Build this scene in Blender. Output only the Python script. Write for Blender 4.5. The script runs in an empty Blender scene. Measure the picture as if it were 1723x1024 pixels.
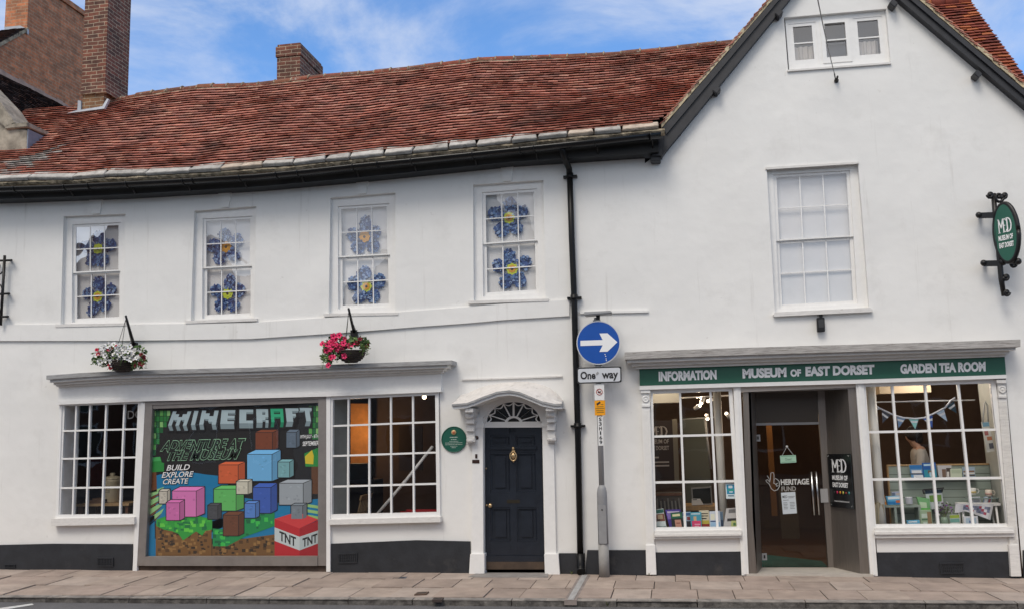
import bpy, bmesh, math, random
from mathutils import Vector, Matrix, noise
R = math.radians
sc = bpy.context.scene
col = sc.collection
random.seed(7)
rnd = random.uniform

# ------------------------------------------------------------------ camera, sky, sun, exposure
W, H, F = 1723, 1024, 1500.0
CAMD, CAMZ = 12.5, 2.0
PITCH, YAW, ROLL = R(7.877), R(-9.815), R(-1.5045)
fwd = Vector((math.sin(YAW)*math.cos(PITCH), math.cos(YAW)*math.cos(PITCH), math.sin(PITCH)))
rt0 = Vector((math.cos(YAW), -math.sin(YAW), 0)); up0 = rt0.cross(fwd)
RT = math.cos(ROLL)*rt0 + math.sin(ROLL)*up0
UP = -math.sin(ROLL)*rt0 + math.cos(ROLL)*up0
cam = bpy.data.cameras.new('camera'); camo = bpy.data.objects.new('camera', cam); col.objects.link(camo)
cam.sensor_width = 36; cam.lens = F/W*36; cam.clip_end = 3000; cam.clip_start = .05
m = Matrix((RT, UP, -fwd)).transposed().to_4x4(); m.translation = (0, -CAMD, CAMZ); camo.matrix_world = m
sc.camera = camo

SUN_EL, SUN_AZ = R(52), R(198)          # azimuth clockwise from +Y: high sun veiled by cloud, over the street
wd = bpy.data.worlds.new('World'); sc.world = wd; wd.use_nodes = True
nt = wd.node_tree; nt.nodes.clear()
def N(nt, t, **k):
    n = nt.nodes.new(t)
    for a, b in k.items():
        if a in n.inputs: n.inputs[a].default_value = b
        else: setattr(n, a, b)
    return n
L = nt.links.new
sky = N(nt, 'ShaderNodeTexSky', sky_type='NISHITA', sun_disc=False, sun_elevation=SUN_EL, sun_rotation=SUN_AZ, air_density=1.0, dust_density=.6, ozone_density=2.0)
tc = N(nt, 'ShaderNodeTexCoord'); mp = N(nt, 'ShaderNodeMapping'); mp.inputs['Scale'].default_value = (1.0, 1.0, 2.2); mp.inputs['Location'].default_value = (3.4, .2, 1.5); mp.inputs['Rotation'].default_value = (0, R(20), 0)
n1 = N(nt, 'ShaderNodeTexNoise', Scale=2.9, Detail=8.0, Roughness=.6, Distortion=.35)
rp = N(nt, 'ShaderNodeValToRGB'); rp.color_ramp.elements[0].position = .41; rp.color_ramp.elements[1].position = .68
rp.color_ramp.interpolation = 'EASE'
n2 = N(nt, 'ShaderNodeTexNoise', Scale=5.0, Detail=4.0)
cr = N(nt, 'ShaderNodeValToRGB'); cr.color_ramp.elements[0].color = (3.3, 4.0, 5.6, 1); cr.color_ramp.elements[1].color = (4.3, 4.7, 5.5, 1)
cr.color_ramp.elements[0].position = .3; cr.color_ramp.elements[1].position = .7
mx = N(nt, 'ShaderNodeMix', data_type='RGBA')
bg = N(nt, 'ShaderNodeBackground', Strength=.15); wo = N(nt, 'ShaderNodeOutputWorld')
L(tc.outputs['Generated'], mp.inputs['Vector']); L(mp.outputs[0], n1.inputs['Vector']); L(mp.outputs[0], n2.inputs['Vector'])
L(n1.outputs[0], rp.inputs[0]); L(n2.outputs[0], cr.inputs[0])
# thin cloud grows brighter and warmer round the veiled sun
dt = N(nt, 'ShaderNodeVectorMath', operation='DOT_PRODUCT'); dt.inputs[1].default_value = (math.sin(SUN_AZ)*math.cos(SUN_EL), math.cos(SUN_AZ)*math.cos(SUN_EL), math.sin(SUN_EL)); L(tc.outputs['Generated'], dt.inputs[0])
sm = N(nt, 'ShaderNodeMapRange', interpolation_type='SMOOTHSTEP'); sm.inputs[1].default_value = .1; sm.inputs[2].default_value = 1.0; L(dt.outputs['Value'], sm.inputs[0])
gl = N(nt, 'ShaderNodeMix', data_type='RGBA'); L(sm.outputs[0], gl.inputs[0]); L(cr.outputs[0], gl.inputs[6]); gl.inputs[7].default_value = (7.9, 7.4, 6.8, 1)
ad = N(nt, 'ShaderNodeMath', operation='MAXIMUM'); L(rp.outputs[0], ad.inputs[0]); L(sm.outputs[0], ad.inputs[1])
L(ad.outputs[0], mx.inputs[0]); tn = N(nt, 'ShaderNodeMix', data_type='RGBA', blend_type='MULTIPLY'); tn.inputs[0].default_value = 1; tn.inputs[7].default_value = (.80, 1.10, 1.38, 1); L(sky.outputs[0], tn.inputs[6]); L(tn.outputs[2], mx.inputs[6]); L(gl.outputs[2], mx.inputs[7])
L(mx.outputs[2], bg.inputs[0]); L(bg.outputs[0], wo.inputs[0])
sl = bpy.data.lights.new('sun', 'SUN'); sl.energy = 1.5; sl.angle = R(24); sl.color = (1, .935, .85)
so = bpy.data.objects.new('sun', sl); col.objects.link(so)
sdir = Vector((math.sin(SUN_AZ)*math.cos(SUN_EL), math.cos(SUN_AZ)*math.cos(SUN_EL), math.sin(SUN_EL)))
so.rotation_euler = sdir.to_track_quat('Z', 'Y').to_euler(); so.location = sdir*40
sc.view_settings.view_transform = 'Standard'; sc.view_settings.look = 'None'
sc.view_settings.exposure = .10; sc.view_settings.gamma = 1
sc.render.engine = 'CYCLES'
sc.cycles.max_bounces = 8; sc.cycles.transparent_max_bounces = 12; sc.cycles.caustics_reflective = False; sc.cycles.caustics_refractive = False
sc.cycles.sample_clamp_indirect = 4

# ------------------------------------------------------------------ measuring from the photograph
def ray(px, py): return fwd + RT*((px-W/2)/F) - UP*((py-H/2)/F)
C0 = Vector((0, -CAMD, CAMZ))
def U(px, py, y=0.0):                    # point on the plane y (0 = house front, negative = towards the street)
    d = ray(px, py); return C0 + d*((y+CAMD)/d.y)
def UX(px, py, x): d = ray(px, py); return C0 + d*(x/d.x)
def UZ(px, py, z): d = ray(px, py); return C0 + d*((z-CAMZ)/d.z)
def UP_(px, py, p0, n): d = ray(px, py); return C0 + d*((p0-C0).dot(n)/d.dot(n))
def S(r, g, b):
    f = lambda c: (c/255/12.92) if c/255 <= .04045 else ((c/255+.055)/1.055)**2.4
    return (f(r), f(g), f(b))
class Q:                                 # bilinear patch over four points; d lifts towards the street
    def __init__(s, a, b, c, e, y=0.0, n=None):
        f = lambda p: p if isinstance(p, Vector) else U(p[0], p[1], y)
        s.a, s.b, s.c, s.e = f(a), f(b), f(c), f(e)
        s.n = n or Vector((0, -1, 0))
        s.w = (s.b-s.a).length; s.h = (s.e-s.a).length
    def __call__(s, u, v, d=0.0):
        return (s.a*(1-u)+s.b*u)*(1-v) + (s.e*(1-u)+s.c*u)*v + s.n*d

# ------------------------------------------------------------------ mesh collecting
class MB:
    def __init__(s): s.v = []; s.f = []; s.m = []; s.s = []
    def face(s, pts, m=0, sm=False):
        i = len(s.v); s.v += [Vector(p) for p in pts]; s.f.append(tuple(range(i, i+len(pts)))); s.m.append(m); s.s.append(sm)
    def hexa(s, b, t, m=0, sm=False):
        i = len(s.v); s.v += [Vector(p) for p in b]+[Vector(p) for p in t]; n = len(b)
        fs = [tuple(range(i+n-1, i-1, -1)), tuple(range(i+n, i+2*n))] + [(i+k, i+(k+1) % n, i+n+(k+1) % n, i+n+k) for k in range(n)]
        for f in fs: s.f.append(f); s.m.append(m); s.s.append(sm and len(f) == 4)
    def box(s, x0, y0, z0, x1, y1, z1, m=0):
        s.hexa([(x0, y0, z0), (x1, y0, z0), (x1, y1, z0), (x0, y1, z0)], [(x0, y0, z1), (x1, y0, z1), (x1, y1, z1), (x0, y1, z1)], m)
    def q(s, Q, u0, v0, u1, v1, d0, d1, m=0):      # a bar of a patch, d0..d1 thick
        k = ((u0, v0), (u1, v0), (u1, v1), (u0, v1))
        s.hexa([Q(a, b, d0) for a, b in k], [Q(a, b, d1) for a, b in k], m)
    def pp(s, pts, y0, y1, m=0):                   # prism over photo points measured on plane y1, back to y0
        t = [U(a, b, y1) for a, b in pts]
        s.hexa([Vector((p.x, y0, p.z)) for p in t], t, m)
    def band(s, lo, hi, y0, y1, m=0):              # strip between two photo polylines
        for k in range(len(lo)-1): s.pp([hi[k], hi[k+1], lo[k+1], lo[k]], y0, y1, m)
    def tube(s, pts, r, n=8, m=0, sm=True):
        pts = [Vector(p) for p in pts]; rs = r if isinstance(r, (list, tuple)) else [r]*len(pts)
        i0 = len(s.v); t = None
        for k, p in enumerate(pts):
            t = (pts[min(k+1, len(pts)-1)]-pts[max(k-1, 0)]).normalized()
            if k == 0:
                a = t.cross(Vector((0, 0, 1)) if abs(t.z) < .9 else Vector((1, 0, 0))).normalized()
            else: a = (a - t*a.dot(t)).normalized()
            b = t.cross(a)
            for j in range(n):
                g = 2*math.pi*j/n; s.v.append(p + (a*math.cos(g)+b*math.sin(g))*rs[k])
        for k in range(len(pts)-1):
            for j in range(n):
                A = i0+k*n+j; B = i0+k*n+(j+1) % n
                s.f.append((A, B, B+n, A+n)); s.m.append(m); s.s.append(sm)
        for e in (i0, i0+(len(pts)-1)*n):
            s.f.append(tuple(range(e, e+n))); s.m.append(m); s.s.append(False)
    def lathe(s, c, prof, n=20, m=0, sm=True, ax=None, axr=None):   # prof (r, h) along ax
        ax = Vector(ax) if ax else Vector((0, 0, 1)); c = Vector(c)
        a = ax.cross(Vector((1, 0, 0)) if abs(ax.x) < .9 else Vector((0, 1, 0))).normalized(); b = ax.cross(a)
        i0 = len(s.v)
        for r, h in prof:
            for j in range(n):
                g = 2*math.pi*j/n; s.v.append(c + ax*h + (a*math.cos(g)+b*math.sin(g))*r)
        for k in range(len(prof)-1):
            for j in range(n):
                A = i0+k*n+j; B = i0+k*n+(j+1) % n
                s.f.append((A, B, B+n, A+n)); s.m.append(m); s.s.append(sm)
        for e in (i0, i0+(len(prof)-1)*n): s.f.append(tuple(range(e, e+n))); s.m.append(m); s.s.append(False)
    def ball(s, c, r, n=10, m=0, sc=(1, 1, 1)):
        k = n//2+1; c = Vector(c); i0 = len(s.v)
        for a in range(k+1):
            th = math.pi*a/k
            for j in range(n):
                g = 2*math.pi*j/n; s.v.append(c+Vector((r*sc[0]*math.sin(th)*math.cos(g), r*sc[1]*math.sin(th)*math.sin(g), r*sc[2]*math.cos(th))))
        for a in range(k):
            for j in range(n):
                A = i0+a*n+j; B = i0+a*n+(j+1) % n; s.f.append((A, B, B+n, A+n)); s.m.append(m); s.s.append(True)
    def build(s, name, mats, parent=None, fix=True, bevel=0, weld=False):
        mats = mats if isinstance(mats, (list, tuple)) else [mats]
        root = parent
        while root and root.parent: root = root.parent
        if root: off = root.location.copy()
        else:
            xs = [v.x for v in s.v]; ys = [v.y for v in s.v]
            off = Vector(((min(xs)+max(xs))/2, (min(ys)+max(ys))/2, min(v.z for v in s.v)))
        me = bpy.data.meshes.new(name)
        me.from_pydata([v-off for v in s.v], [], s.f)
        for mt in mats: me.materials.append(mt)
        me.polygons.foreach_set('material_index', s.m); me.polygons.foreach_set('use_smooth', s.s)
        if fix:
            bm = bmesh.new(); bm.from_mesh(me)
            if weld: bmesh.ops.remove_doubles(bm, verts=bm.verts, dist=1e-5)
            bmesh.ops.recalc_face_normals(bm, faces=bm.faces)
            if bevel:
                bmesh.ops.bevel(bm, geom=[e for e in bm.edges if len(e.link_faces) == 2 and e.calc_face_angle(0) > .6], offset=bevel, segments=2, affect='EDGES', clamp_overlap=True)
            bm.to_mesh(me); bm.free()
        o = bpy.data.objects.new(name, me); col.objects.link(o)
        if parent: o.parent = parent
        else: o.location = off
        return o
def tag(o, label=None, cat=None, group=None, kind=None):
    for k, v in (('label', label), ('category', cat), ('group', group), ('kind', kind)):
        if v: o[k] = v
    return o
def thing(name, label, cat, loc, group=None):
    o = bpy.data.objects.new(name, None); col.objects.link(o); o.location = Vector(loc); o.empty_display_size = .1
    return tag(o, label, cat, group)
def one(mb, name, mats, label, cat, group=None, **k): return tag(mb.build(name, mats, **k), label, cat, group)
def struct(mb, name, mats, **k): return tag(mb.build(name, mats, **k), kind='structure')

def text(body, Q, u0, v0, u1, v1, d, mt, name, parent, bold=0.0, shear=0.0, spacing=1.0):
    cu = bpy.data.curves.new('t', 'FONT'); cu.body = body; cu.offset = bold; cu.shear = shear; cu.resolution_u = 3; cu.space_character = spacing
    cu.align_x = 'CENTER'
    o = bpy.data.objects.new('t', cu); col.objects.link(o)
    dg = bpy.context.evaluated_depsgraph_get(); dg.update()
    me = o.evaluated_get(dg).to_mesh()
    vs = [v.co.copy() for v in me.vertices]; fs = [tuple(p.vertices) for p in me.polygons]
    o.evaluated_get(dg).to_mesh_clear(); bpy.data.objects.remove(o); bpy.data.curves.remove(cu)
    xs = [v.x for v in vs]; ys = [v.y for v in vs]; x0, x1, y0, y1 = min(xs), max(xs), min(ys), max(ys)
    mb = MB()
    mb.v = [Q(u0+(u1-u0)*(v.x-x0)/(x1-x0), v1+(v0-v1)*(v.y-y0)/(y1-y0), d) for v in vs]
    mb.f = fs; mb.m = [0]*len(fs); mb.s = [False]*len(fs)
    return mb.build(name, mt, parent)

# ------------------------------------------------------------------ materials
MATS = {}
def mat(name, c, rough=.6, metal=0., var=.0, vscale=6., isl=None, bump=0., bscale=40., spec=None, coat=0., stain=None, stretch=None, wave=0.):
    """var: tonal noise; isl: list of colours picked per island; stain: (colour, scale, lo, hi) blotches that belong to the surface"""
    if name in MATS: return MATS[name]
    m = bpy.data.materials.new(name); m.use_nodes = True; nt = m.node_tree; p = nt.nodes['Principled BSDF']; L = nt.links.new
    p.inputs['Roughness'].default_value = rough; p.inputs['Metallic'].default_value = metal
    if spec is not None: p.inputs['Specular IOR Level'].default_value = spec
    if coat: p.inputs['Coat Weight'].default_value = coat
    geo = N(nt, 'ShaderNodeNewGeometry'); pos = geo.outputs['Position']
    if stretch:
        mp = N(nt, 'ShaderNodeMapping'); mp.inputs['Scale'].default_value = stretch; L(pos, mp.inputs[0]); pos = mp.outputs[0]
    out = None
    if isl:
        r = N(nt, 'ShaderNodeValToRGB'); e = r.color_ramp; e.interpolation = 'CONSTANT'
        while len(e.elements) < len(isl): e.elements.new(.5)
        for k, cc in enumerate(isl): e.elements[k].position = k/len(isl); e.elements[k].color = (*cc, 1)
        L(geo.outputs['Random Per Island'], r.inputs[0]); out = r.outputs[0]
    if var:
        nz = N(nt, 'ShaderNodeTexNoise', Scale=vscale, Detail=6., Roughness=.6); L(pos, nz.inputs['Vector'])
        mr = N(nt, 'ShaderNodeMapRange'); mr.inputs[1].default_value = .3; mr.inputs[2].default_value = .7; mr.inputs[3].default_value = 1-var; mr.inputs[4].default_value = 1+var*.7
        L(nz.outputs[0], mr.inputs[0])
        mm = N(nt, 'ShaderNodeMix', data_type='RGBA', blend_type='MULTIPLY'); mm.inputs[0].default_value = 1
        if out: L(out, mm.inputs[6])
        else: mm.inputs[6].default_value = (*c, 1)
        L(mr.outputs[0], mm.inputs[7]); out = mm.outputs[2]
    for st in (stain or []):
        sc_, ss, lo, hi = st[:4]
        nz = N(nt, 'ShaderNodeTexNoise', Scale=ss, Detail=8., Roughness=.65)
        if len(st) > 5: ms = N(nt, 'ShaderNodeMapping'); ms.inputs['Scale'].default_value = st[5]; L(pos, ms.inputs[0]); L(ms.outputs[0], nz.inputs['Vector'])
        else: L(pos, nz.inputs['Vector'])
        mr = N(nt, 'ShaderNodeMapRange'); mr.inputs[1].default_value = lo; mr.inputs[2].default_value = hi; mr.inputs[4].default_value = st[4] if len(st) > 4 else 1.
        L(nz.outputs[0], mr.inputs[0])
        mm = N(nt, 'ShaderNodeMix', data_type='RGBA'); L(mr.outputs[0], mm.inputs[0])
        if out: L(out, mm.inputs[6])
        else: mm.inputs[6].default_value = (*c, 1)
        mm.inputs[7].default_value = (*sc_, 1); out = mm.outputs[2]
    if out: L(out, p.inputs['Base Color'])
    else: p.inputs['Base Color'].default_value = (*c, 1)
    if bump:
        nb = N(nt, 'ShaderNodeTexNoise', Scale=bscale, Detail=5.); L(geo.outputs['Position'], nb.inputs['Vector'])
        b = N(nt, 'ShaderNodeBump', Strength=bump, Distance=.02); L(nb.outputs[0], b.inputs['Height']); L(b.outputs[0], p.inputs['Normal'])
        if wave:
            nb2 = N(nt, 'ShaderNodeTexNoise', Scale=1.1, Detail=3.); L(geo.outputs['Position'], nb2.inputs['Vector'])
            b2 = N(nt, 'ShaderNodeBump', Strength=wave, Distance=.12); L(nb2.outputs[0], b2.inputs['Height']); L(b2.outputs[0], b.inputs['Normal'])
    MATS[name] = m; return m
def emit(name, c, s):
    m = bpy.data.materials.new(name); m.use_nodes = True; p = m.node_tree.nodes['Principled BSDF']
    p.inputs['Base Color'].default_value = (*c, 1); p.inputs['Emission Color'].default_value = (*c, 1); p.inputs['Emission Strength'].default_value = s; return m
def glassmat(name, tint=(1, 1, 1), wav=.06, boost=1.0, scale=3.):
    m = bpy.data.materials.new(name); m.use_nodes = True; nt = m.node_tree; nt.nodes.clear(); L = nt.links.new
    o = N(nt, 'ShaderNodeOutputMaterial'); t = N(nt, 'ShaderNodeBsdfTransparent'); t.inputs[0].default_value = (*tint, 1)
    g = N(nt, 'ShaderNodeBsdfAnisotropic') if False else N(nt, 'ShaderNodeBsdfGlossy', Roughness=.01); fr = N(nt, 'ShaderNodeFresnel', IOR=1.52)
    ml = N(nt, 'ShaderNodeMath', operation='MULTIPLY'); ml.inputs[1].default_value = boost; ml.use_clamp = True
    mx = N(nt, 'ShaderNodeMixShader'); geo = N(nt, 'ShaderNodeNewGeometry')
    nz = N(nt, 'ShaderNodeTexNoise', Scale=scale, Detail=1.); b = N(nt, 'ShaderNodeBump', Strength=wav, Distance=.05)
    L(geo.outputs['Position'], nz.inputs['Vector']); L(nz.outputs[0], b.inputs['Height']); L(b.outputs[0], g.inputs['Normal'])
    L(fr.outputs[0], ml.inputs[0]); L(ml.outputs[0], mx.inputs[0]); L(t.outputs[0], mx.inputs[1]); L(g.outputs[0], mx.inputs[2]); L(mx.outputs[0], o.inputs[0]); return m
def brickmat(name, c1, c2, mortar, stain=None):
    m = bpy.data.materials.new(name); m.use_nodes = True; nt = m.node_tree; p = nt.nodes['Principled BSDF']; L = nt.links.new
    p.inputs['Roughness'].default_value = .9
    geo = N(nt, 'ShaderNodeNewGeometry'); sp = N(nt, 'ShaderNodeSeparateXYZ'); ad = N(nt, 'ShaderNodeMath', operation='ADD'); cb = N(nt, 'ShaderNodeCombineXYZ')
    L(geo.outputs['Position'], sp.inputs[0]); L(sp.outputs[0], ad.inputs[0]); L(sp.outputs[1], ad.inputs[1]); L(ad.outputs[0], cb.inputs[0]); L(sp.outputs[2], cb.inputs[1])
    nw = N(nt, 'ShaderNodeTexNoise', Scale=4., Detail=2.); L(cb.outputs[0], nw.inputs['Vector'])
    va = N(nt, 'ShaderNodeVectorMath', operation='MULTIPLY_ADD'); L(nw.outputs['Color'], va.inputs[0]); va.inputs[1].default_value = (.035, .03, 0); L(cb.outputs[0], va.inputs[2])
    bt = N(nt, 'ShaderNodeTexBrick', Scale=1.); L(va.outputs[0], bt.inputs['Vector'])
    bt.inputs['Brick Width'].default_value = .225; bt.inputs['Row Height'].default_value = .072; bt.inputs['Mortar Size'].default_value = .006; bt.inputs['Bias'].default_value = -.1
    bt.inputs['Color1'].default_value = (*c1, 1); bt.inputs['Color2'].default_value = (*c2, 1); bt.inputs['Mortar'].default_value = (*mortar, 1)
    nz = N(nt, 'ShaderNodeTexNoise', Scale=5., Detail=8., Roughness=.7); L(geo.outputs['Position'], nz.inputs['Vector'])
    mr = N(nt, 'ShaderNodeMapRange'); mr.inputs[1].default_value = .3; mr.inputs[2].default_value = .7; mr.inputs[3].default_value = .5; mr.inputs[4].default_value = 1.3
    L(nz.outputs[0], mr.inputs[0]); mm = N(nt, 'ShaderNodeMix', data_type='RGBA', blend_type='MULTIPLY'); mm.inputs[0].default_value = 1
    L(bt.outputs[0], mm.inputs[6]); L(mr.outputs[0], mm.inputs[7]); L(mm.outputs[2], p.inputs['Base Color'])
    b = N(nt, 'ShaderNodeBump', Strength=.6, Distance=.01); b.invert = True; L(bt.outputs['Fac'], b.inputs['Height']); L(b.outputs[0], p.inputs['Normal']); return m

GRIME = (.42, .40, .37)
M_wall = mat('wall_paint', (.80, .79, .765), .75, var=.05, vscale=.7, bump=.2, bscale=6., wave=.26, stain=[(GRIME, 1.5, .56, .85, .38), ((.40, .36, .32), 8., .66, .78, .65), ((.34, .30, .26), 2.6, .71, .78, .35), ((.38, .35, .31), 1., .60, .80, .42, (7, 7, .45))])
M_wall2 = mat('gable_wall_paint', (.80, .785, .76), .75, var=.035, vscale=.9, bump=.22, bscale=6., stain=[((.42, .40, .38), 2.1, .60, .82, .4), ((.42, .38, .36), 7., .69, .80, .5)])
M_white = mat('white_gloss_paint', (.82, .81, .79), .4, var=.04, vscale=12., stain=[((.5, .47, .43), 14., .68, .8, .5)])
M_trim = mat('weathered_white_paint', (.72, .70, .67), .6, var=.12, vscale=9., stretch=(1, 1, 6), stain=[((.28, .25, .22), 11., .60, .75, .8)])
M_lead = mat('weathered_lead', (.34, .34, .34), .55, var=.35, vscale=7., stretch=(1, 3, 14), stain=[((.14, .12, .10), 6., .55, .7, .8)])
M_flash = mat('lead_flashing', (.42, .45, .50), .5, var=.15, vscale=10.)
M_plinth = mat('plinth_paint', (.022, .024, .029), .5, var=.3, vscale=5., bump=.15, bscale=20., stain=[((.55, .53, .5), 26., .765, .775, .9), ((.10, .09, .08), 3., .6, .8, .5)])
M_black = mat('black_paint', (.006, .006, .0065), .4, var=.3, vscale=10., spec=.25)
M_barge = mat('barge_paint', (.022, .022, .026), .5, var=.4, vscale=8., stain=[((.25, .24, .22), 18., .70, .78, .6)])
M_iron = mat('black_iron', (.014, .013, .013), .38, metal=.3)
TILES = [S(184, 124, 106), S(180, 119, 102), S(188, 125, 105), S(176, 118, 102), S(172, 116, 102), S(182, 120, 103), S(186, 128, 108), S(160, 112, 99), S(180, 122, 106), S(198, 146, 126)]
M_tile = mat('clay_tile', TILES[0], .85, isl=TILES, var=.24, vscale=1.6, bump=.3, bscale=60., stain=[((.06, .045, .038), 1.5, .54, .72, .70), ((.085, .065, .055), 5.5, .60, .74, .6), ((.40, .36, .31), 15., .68, .76, .75), ((.17, .14, .07), 5., .68, .78, .6)])
M_tileor = mat('orange_clay_tile', TILES[0], .85, isl=[S(150, 78, 48), S(128, 62, 42), S(164, 92, 52), S(116, 52, 38), S(140, 68, 48)], var=.35, vscale=5., stain=[((.05, .035, .03), 4., .58, .72, .7)])
M_tiledk = mat('dark_clay_tile', TILES[0], .9, isl=[S(74, 50, 42), S(60, 42, 38), S(86, 54, 44), S(66, 48, 44)], var=.4, vscale=4.)
M_ridge = mat('ridge_tile', TILES[0], .9, isl=[S(112, 74, 58), S(128, 82, 60), S(98, 66, 54), S(134, 70, 52)], var=.4, vscale=9., stain=[((.34, .31, .26), 13., .56, .68, .8)])
M_slab = mat('eaves_stone', (.4, .38, .34), .9, isl=[(.46, .43, .39), (.38, .36, .33), (.48, .40, .32), (.43, .41, .38)], var=.35, vscale=8., bump=.4, bscale=18., stain=[((.10, .08, .06), 9., .58, .70, .8)])
M_mortar = mat('lime_mortar', (.40, .33, .23), .95, var=.5, vscale=12., bump=.5, bscale=30., stain=[((.10, .075, .05), 9., .48, .62, .9)])
M_brick = brickmat('old_brick', S(206, 130, 90), S(160, 110, 82), S(176, 152, 124))
M_brickd = brickmat('sooty_brick', S(128, 78, 62), S(84, 60, 52), S(176, 158, 136))
M_brickp = brickmat('pale_brick', S(150, 112, 78), S(120, 84, 60), S(170, 156, 134))
M_stone = mat('weathered_stone', (.34, .30, .24), .95, var=.45, vscale=5., bump=.5, bscale=14., stain=[((.10, .09, .08), 4., .55, .7, .8)])
M_glass = glassmat('window_glass', wav=.10)
M_glassl = glassmat('shop_glass', wav=.03)
M_glassb = glassmat('reflective_old_glass', wav=.16, boost=4.0, scale=2.)
M_glasso = glassmat('old_crown_glass', wav=.10, boost=3.4, scale=2.5)
M_blind = mat('white_blind', (.9, .885, .87), .9, var=.04, vscale=3.)
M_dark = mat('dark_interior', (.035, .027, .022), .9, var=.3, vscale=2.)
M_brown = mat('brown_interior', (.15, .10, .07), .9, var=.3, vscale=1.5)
M_floor = mat('wood_floor', (.17, .09, .05), .5, var=.3, vscale=4., stretch=(1, 8, 1))
M_cream = mat('cream_interior_wall', (.5, .46, .38), .9)
M_grey = mat('grey_galvanised', (.33, .33, .335), .5, var=.08, vscale=9.)
M_greyd = mat('grey_painted_steel', (.27, .27, .275), .5, var=.1, vscale=9.)
M_steel = mat('brushed_steel', (.26, .23, .205), .42, metal=.75, var=.12, vscale=6., stretch=(8, 8, .4))
M_chrome = mat('polished_steel', (.6, .6, .6), .22, metal=1.)
M_green = mat('sign_green', S(36, 92, 74), .45, var=.05)
M_green2 = mat('plaque_green', S(8, 84, 68), .5, var=.08)
M_signwhite = mat('sign_white', (.86, .86, .86), .5)
M_blue = mat('sign_blue', S(6, 82, 172), .4)
M_orange = mat('sticker_orange', S(238, 160, 12), .5)
M_ink = mat('ink_black', (.012, .012, .014), .6)
M_door = mat('door_paint', (.016, .020, .029), .28, var=.2, vscale=8., bump=.05, bscale=30.)
M_brass = mat('brass', (.62, .44, .24), .35, metal=.9)
M_wood = mat('pale_wood', (.42, .27, .13), .55, var=.2, vscale=6., stretch=(8, 8, 1))
M_woodd = mat('brown_wood', (.14, .06, .03), .55, var=.25, vscale=6.)
M_sage = mat('sage_panel', S(148, 160, 150), .6)
M_paper = mat('paper_white', (.75, .75, .74), .7)
def plain(c, rough=.6): return mat('plain_%d_%d_%d' % tuple(int(x*999) for x in c), c, rough)

# ------------------------------------------------------------------ ground
def gz(x): return .0025-.0068*x           # the street falls gently to the right
KY = -1.88
def kz(x): return .012+.0008*(x+4)
slab_m = mat('paving_slab', (.3, .26, .23), .85, isl=[S(164, 147, 135), S(159, 143, 132), S(168, 152, 140), S(156, 140, 129), S(162, 145, 134), S(172, 157, 146)], var=.22, vscale=3., bump=.4, bscale=50., stain=[((.15, .125, .11), 2.0, .54, .78, .55), ((.09, .075, .065), 24., .68, .74, .65), ((.5, .46, .42), 38., .74, .77, .7)])
joint_m = mat('paving_joint', (.085, .07, .06), .95)
g = MB(); X0, X1 = -14., 8.
for i in range(24):
    a, b = X0+(X1-X0)*i/24, X0+(X1-X0)*(i+1)/24
    g.face([(a, .6, gz(a)-.012), (b, .6, gz(b)-.012), (b, 0, gz(b)-.012), (a, 0, gz(a)-.012)], 1); g.face([(a, 0, gz(a)-.012), (b, 0, gz(b)-.012), (b, KY, kz(b)-.012), (a, KY, kz(a)-.012)], 1)
rows = [0.02, -.52, -1.12, -1.745]
def pz(x, y): t = min(1, max(0, -y/(-KY))); return gz(x)*(1-t)+kz(x)*t
for ri in range(3):
    x = X0+rnd(0, .5)
    while x < X1:
        w = rnd(.40, .64); a, b = x, x+w-.011
        ya, yb = rows[ri]-.005, rows[ri+1]+.005
        if not (-1.12 < x+w/2 < -.80 and False):
            dz = rnd(-.006, .006); tl = rnd(-.006, .006)
            pts = [(a, ya, pz(a, ya)+dz), (b, ya, pz(b, ya)+dz+tl), (b, yb, pz(b, yb)+dz+tl), (a, yb, pz(a, yb)+dz)]
            g.hexa([Vector(p)-Vector((0, 0, .04)) for p in pts], pts, 0)
        x += w
struct(g, 'pavement', [slab_m, joint_m])
kerb_m = mat('kerb_stone', (.25, .24, .23), .9, isl=[S(142, 136, 130), S(132, 127, 122), S(150, 143, 136)], var=.35, vscale=6., bump=.7, bscale=22., stain=[((.05, .045, .04), 5., .52, .7, .75)])
k = MB(); x = X0
while x < X1:
    w = rnd(.8, 1.25); a, b = x, x+w-.012; j = rnd(-.012, .012); y0, y1 = -1.75, KY+j*.6
    n = 9
    for i in range(n):
        p, q = a+(b-a)*i/n, a+(b-a)*(i+1)/n; e0 = rnd(-.01, .01); 
        def kf(t): return y1+.010*noise.noise((t*3.1, 1.7, 0))+.006*noise.noise((t*11., 4.2, 0))
        k.hexa([(p, y0, kz(p)-.3), (q, y0, kz(q)-.3), (q, kf(q)-.012, kz(q)-.3), (p, kf(p)-.012, kz(p)-.3)],
               [(p, y0, kz(p)), (q, y0, kz(q)), (q, kf(q)+.012, kz(q)-.002), (p, kf(p)+.012, kz(p)-.002)], 0)
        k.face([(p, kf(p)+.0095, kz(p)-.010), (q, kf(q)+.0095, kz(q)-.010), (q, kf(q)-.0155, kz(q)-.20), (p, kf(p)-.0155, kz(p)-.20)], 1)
    x += w
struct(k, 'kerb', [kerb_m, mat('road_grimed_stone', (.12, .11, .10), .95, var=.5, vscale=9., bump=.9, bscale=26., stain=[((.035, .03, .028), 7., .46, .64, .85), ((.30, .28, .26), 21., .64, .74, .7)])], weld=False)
ro = MB(); ro.face([(-120, 40, -.058), (120, 40, -.058), (120, -120, -.058), (-120, -120, -.058)])
M_asph = mat('asphalt', (.125, .122, .125), .9, var=.18, vscale=2., bump=.6, bscale=160., stain=[((.05, .05, .05), 1.5, .55, .75, .5), ((.3, .3, .29), 90., .66, .72, .7)])
struct(ro, 'road', M_asph)
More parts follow.
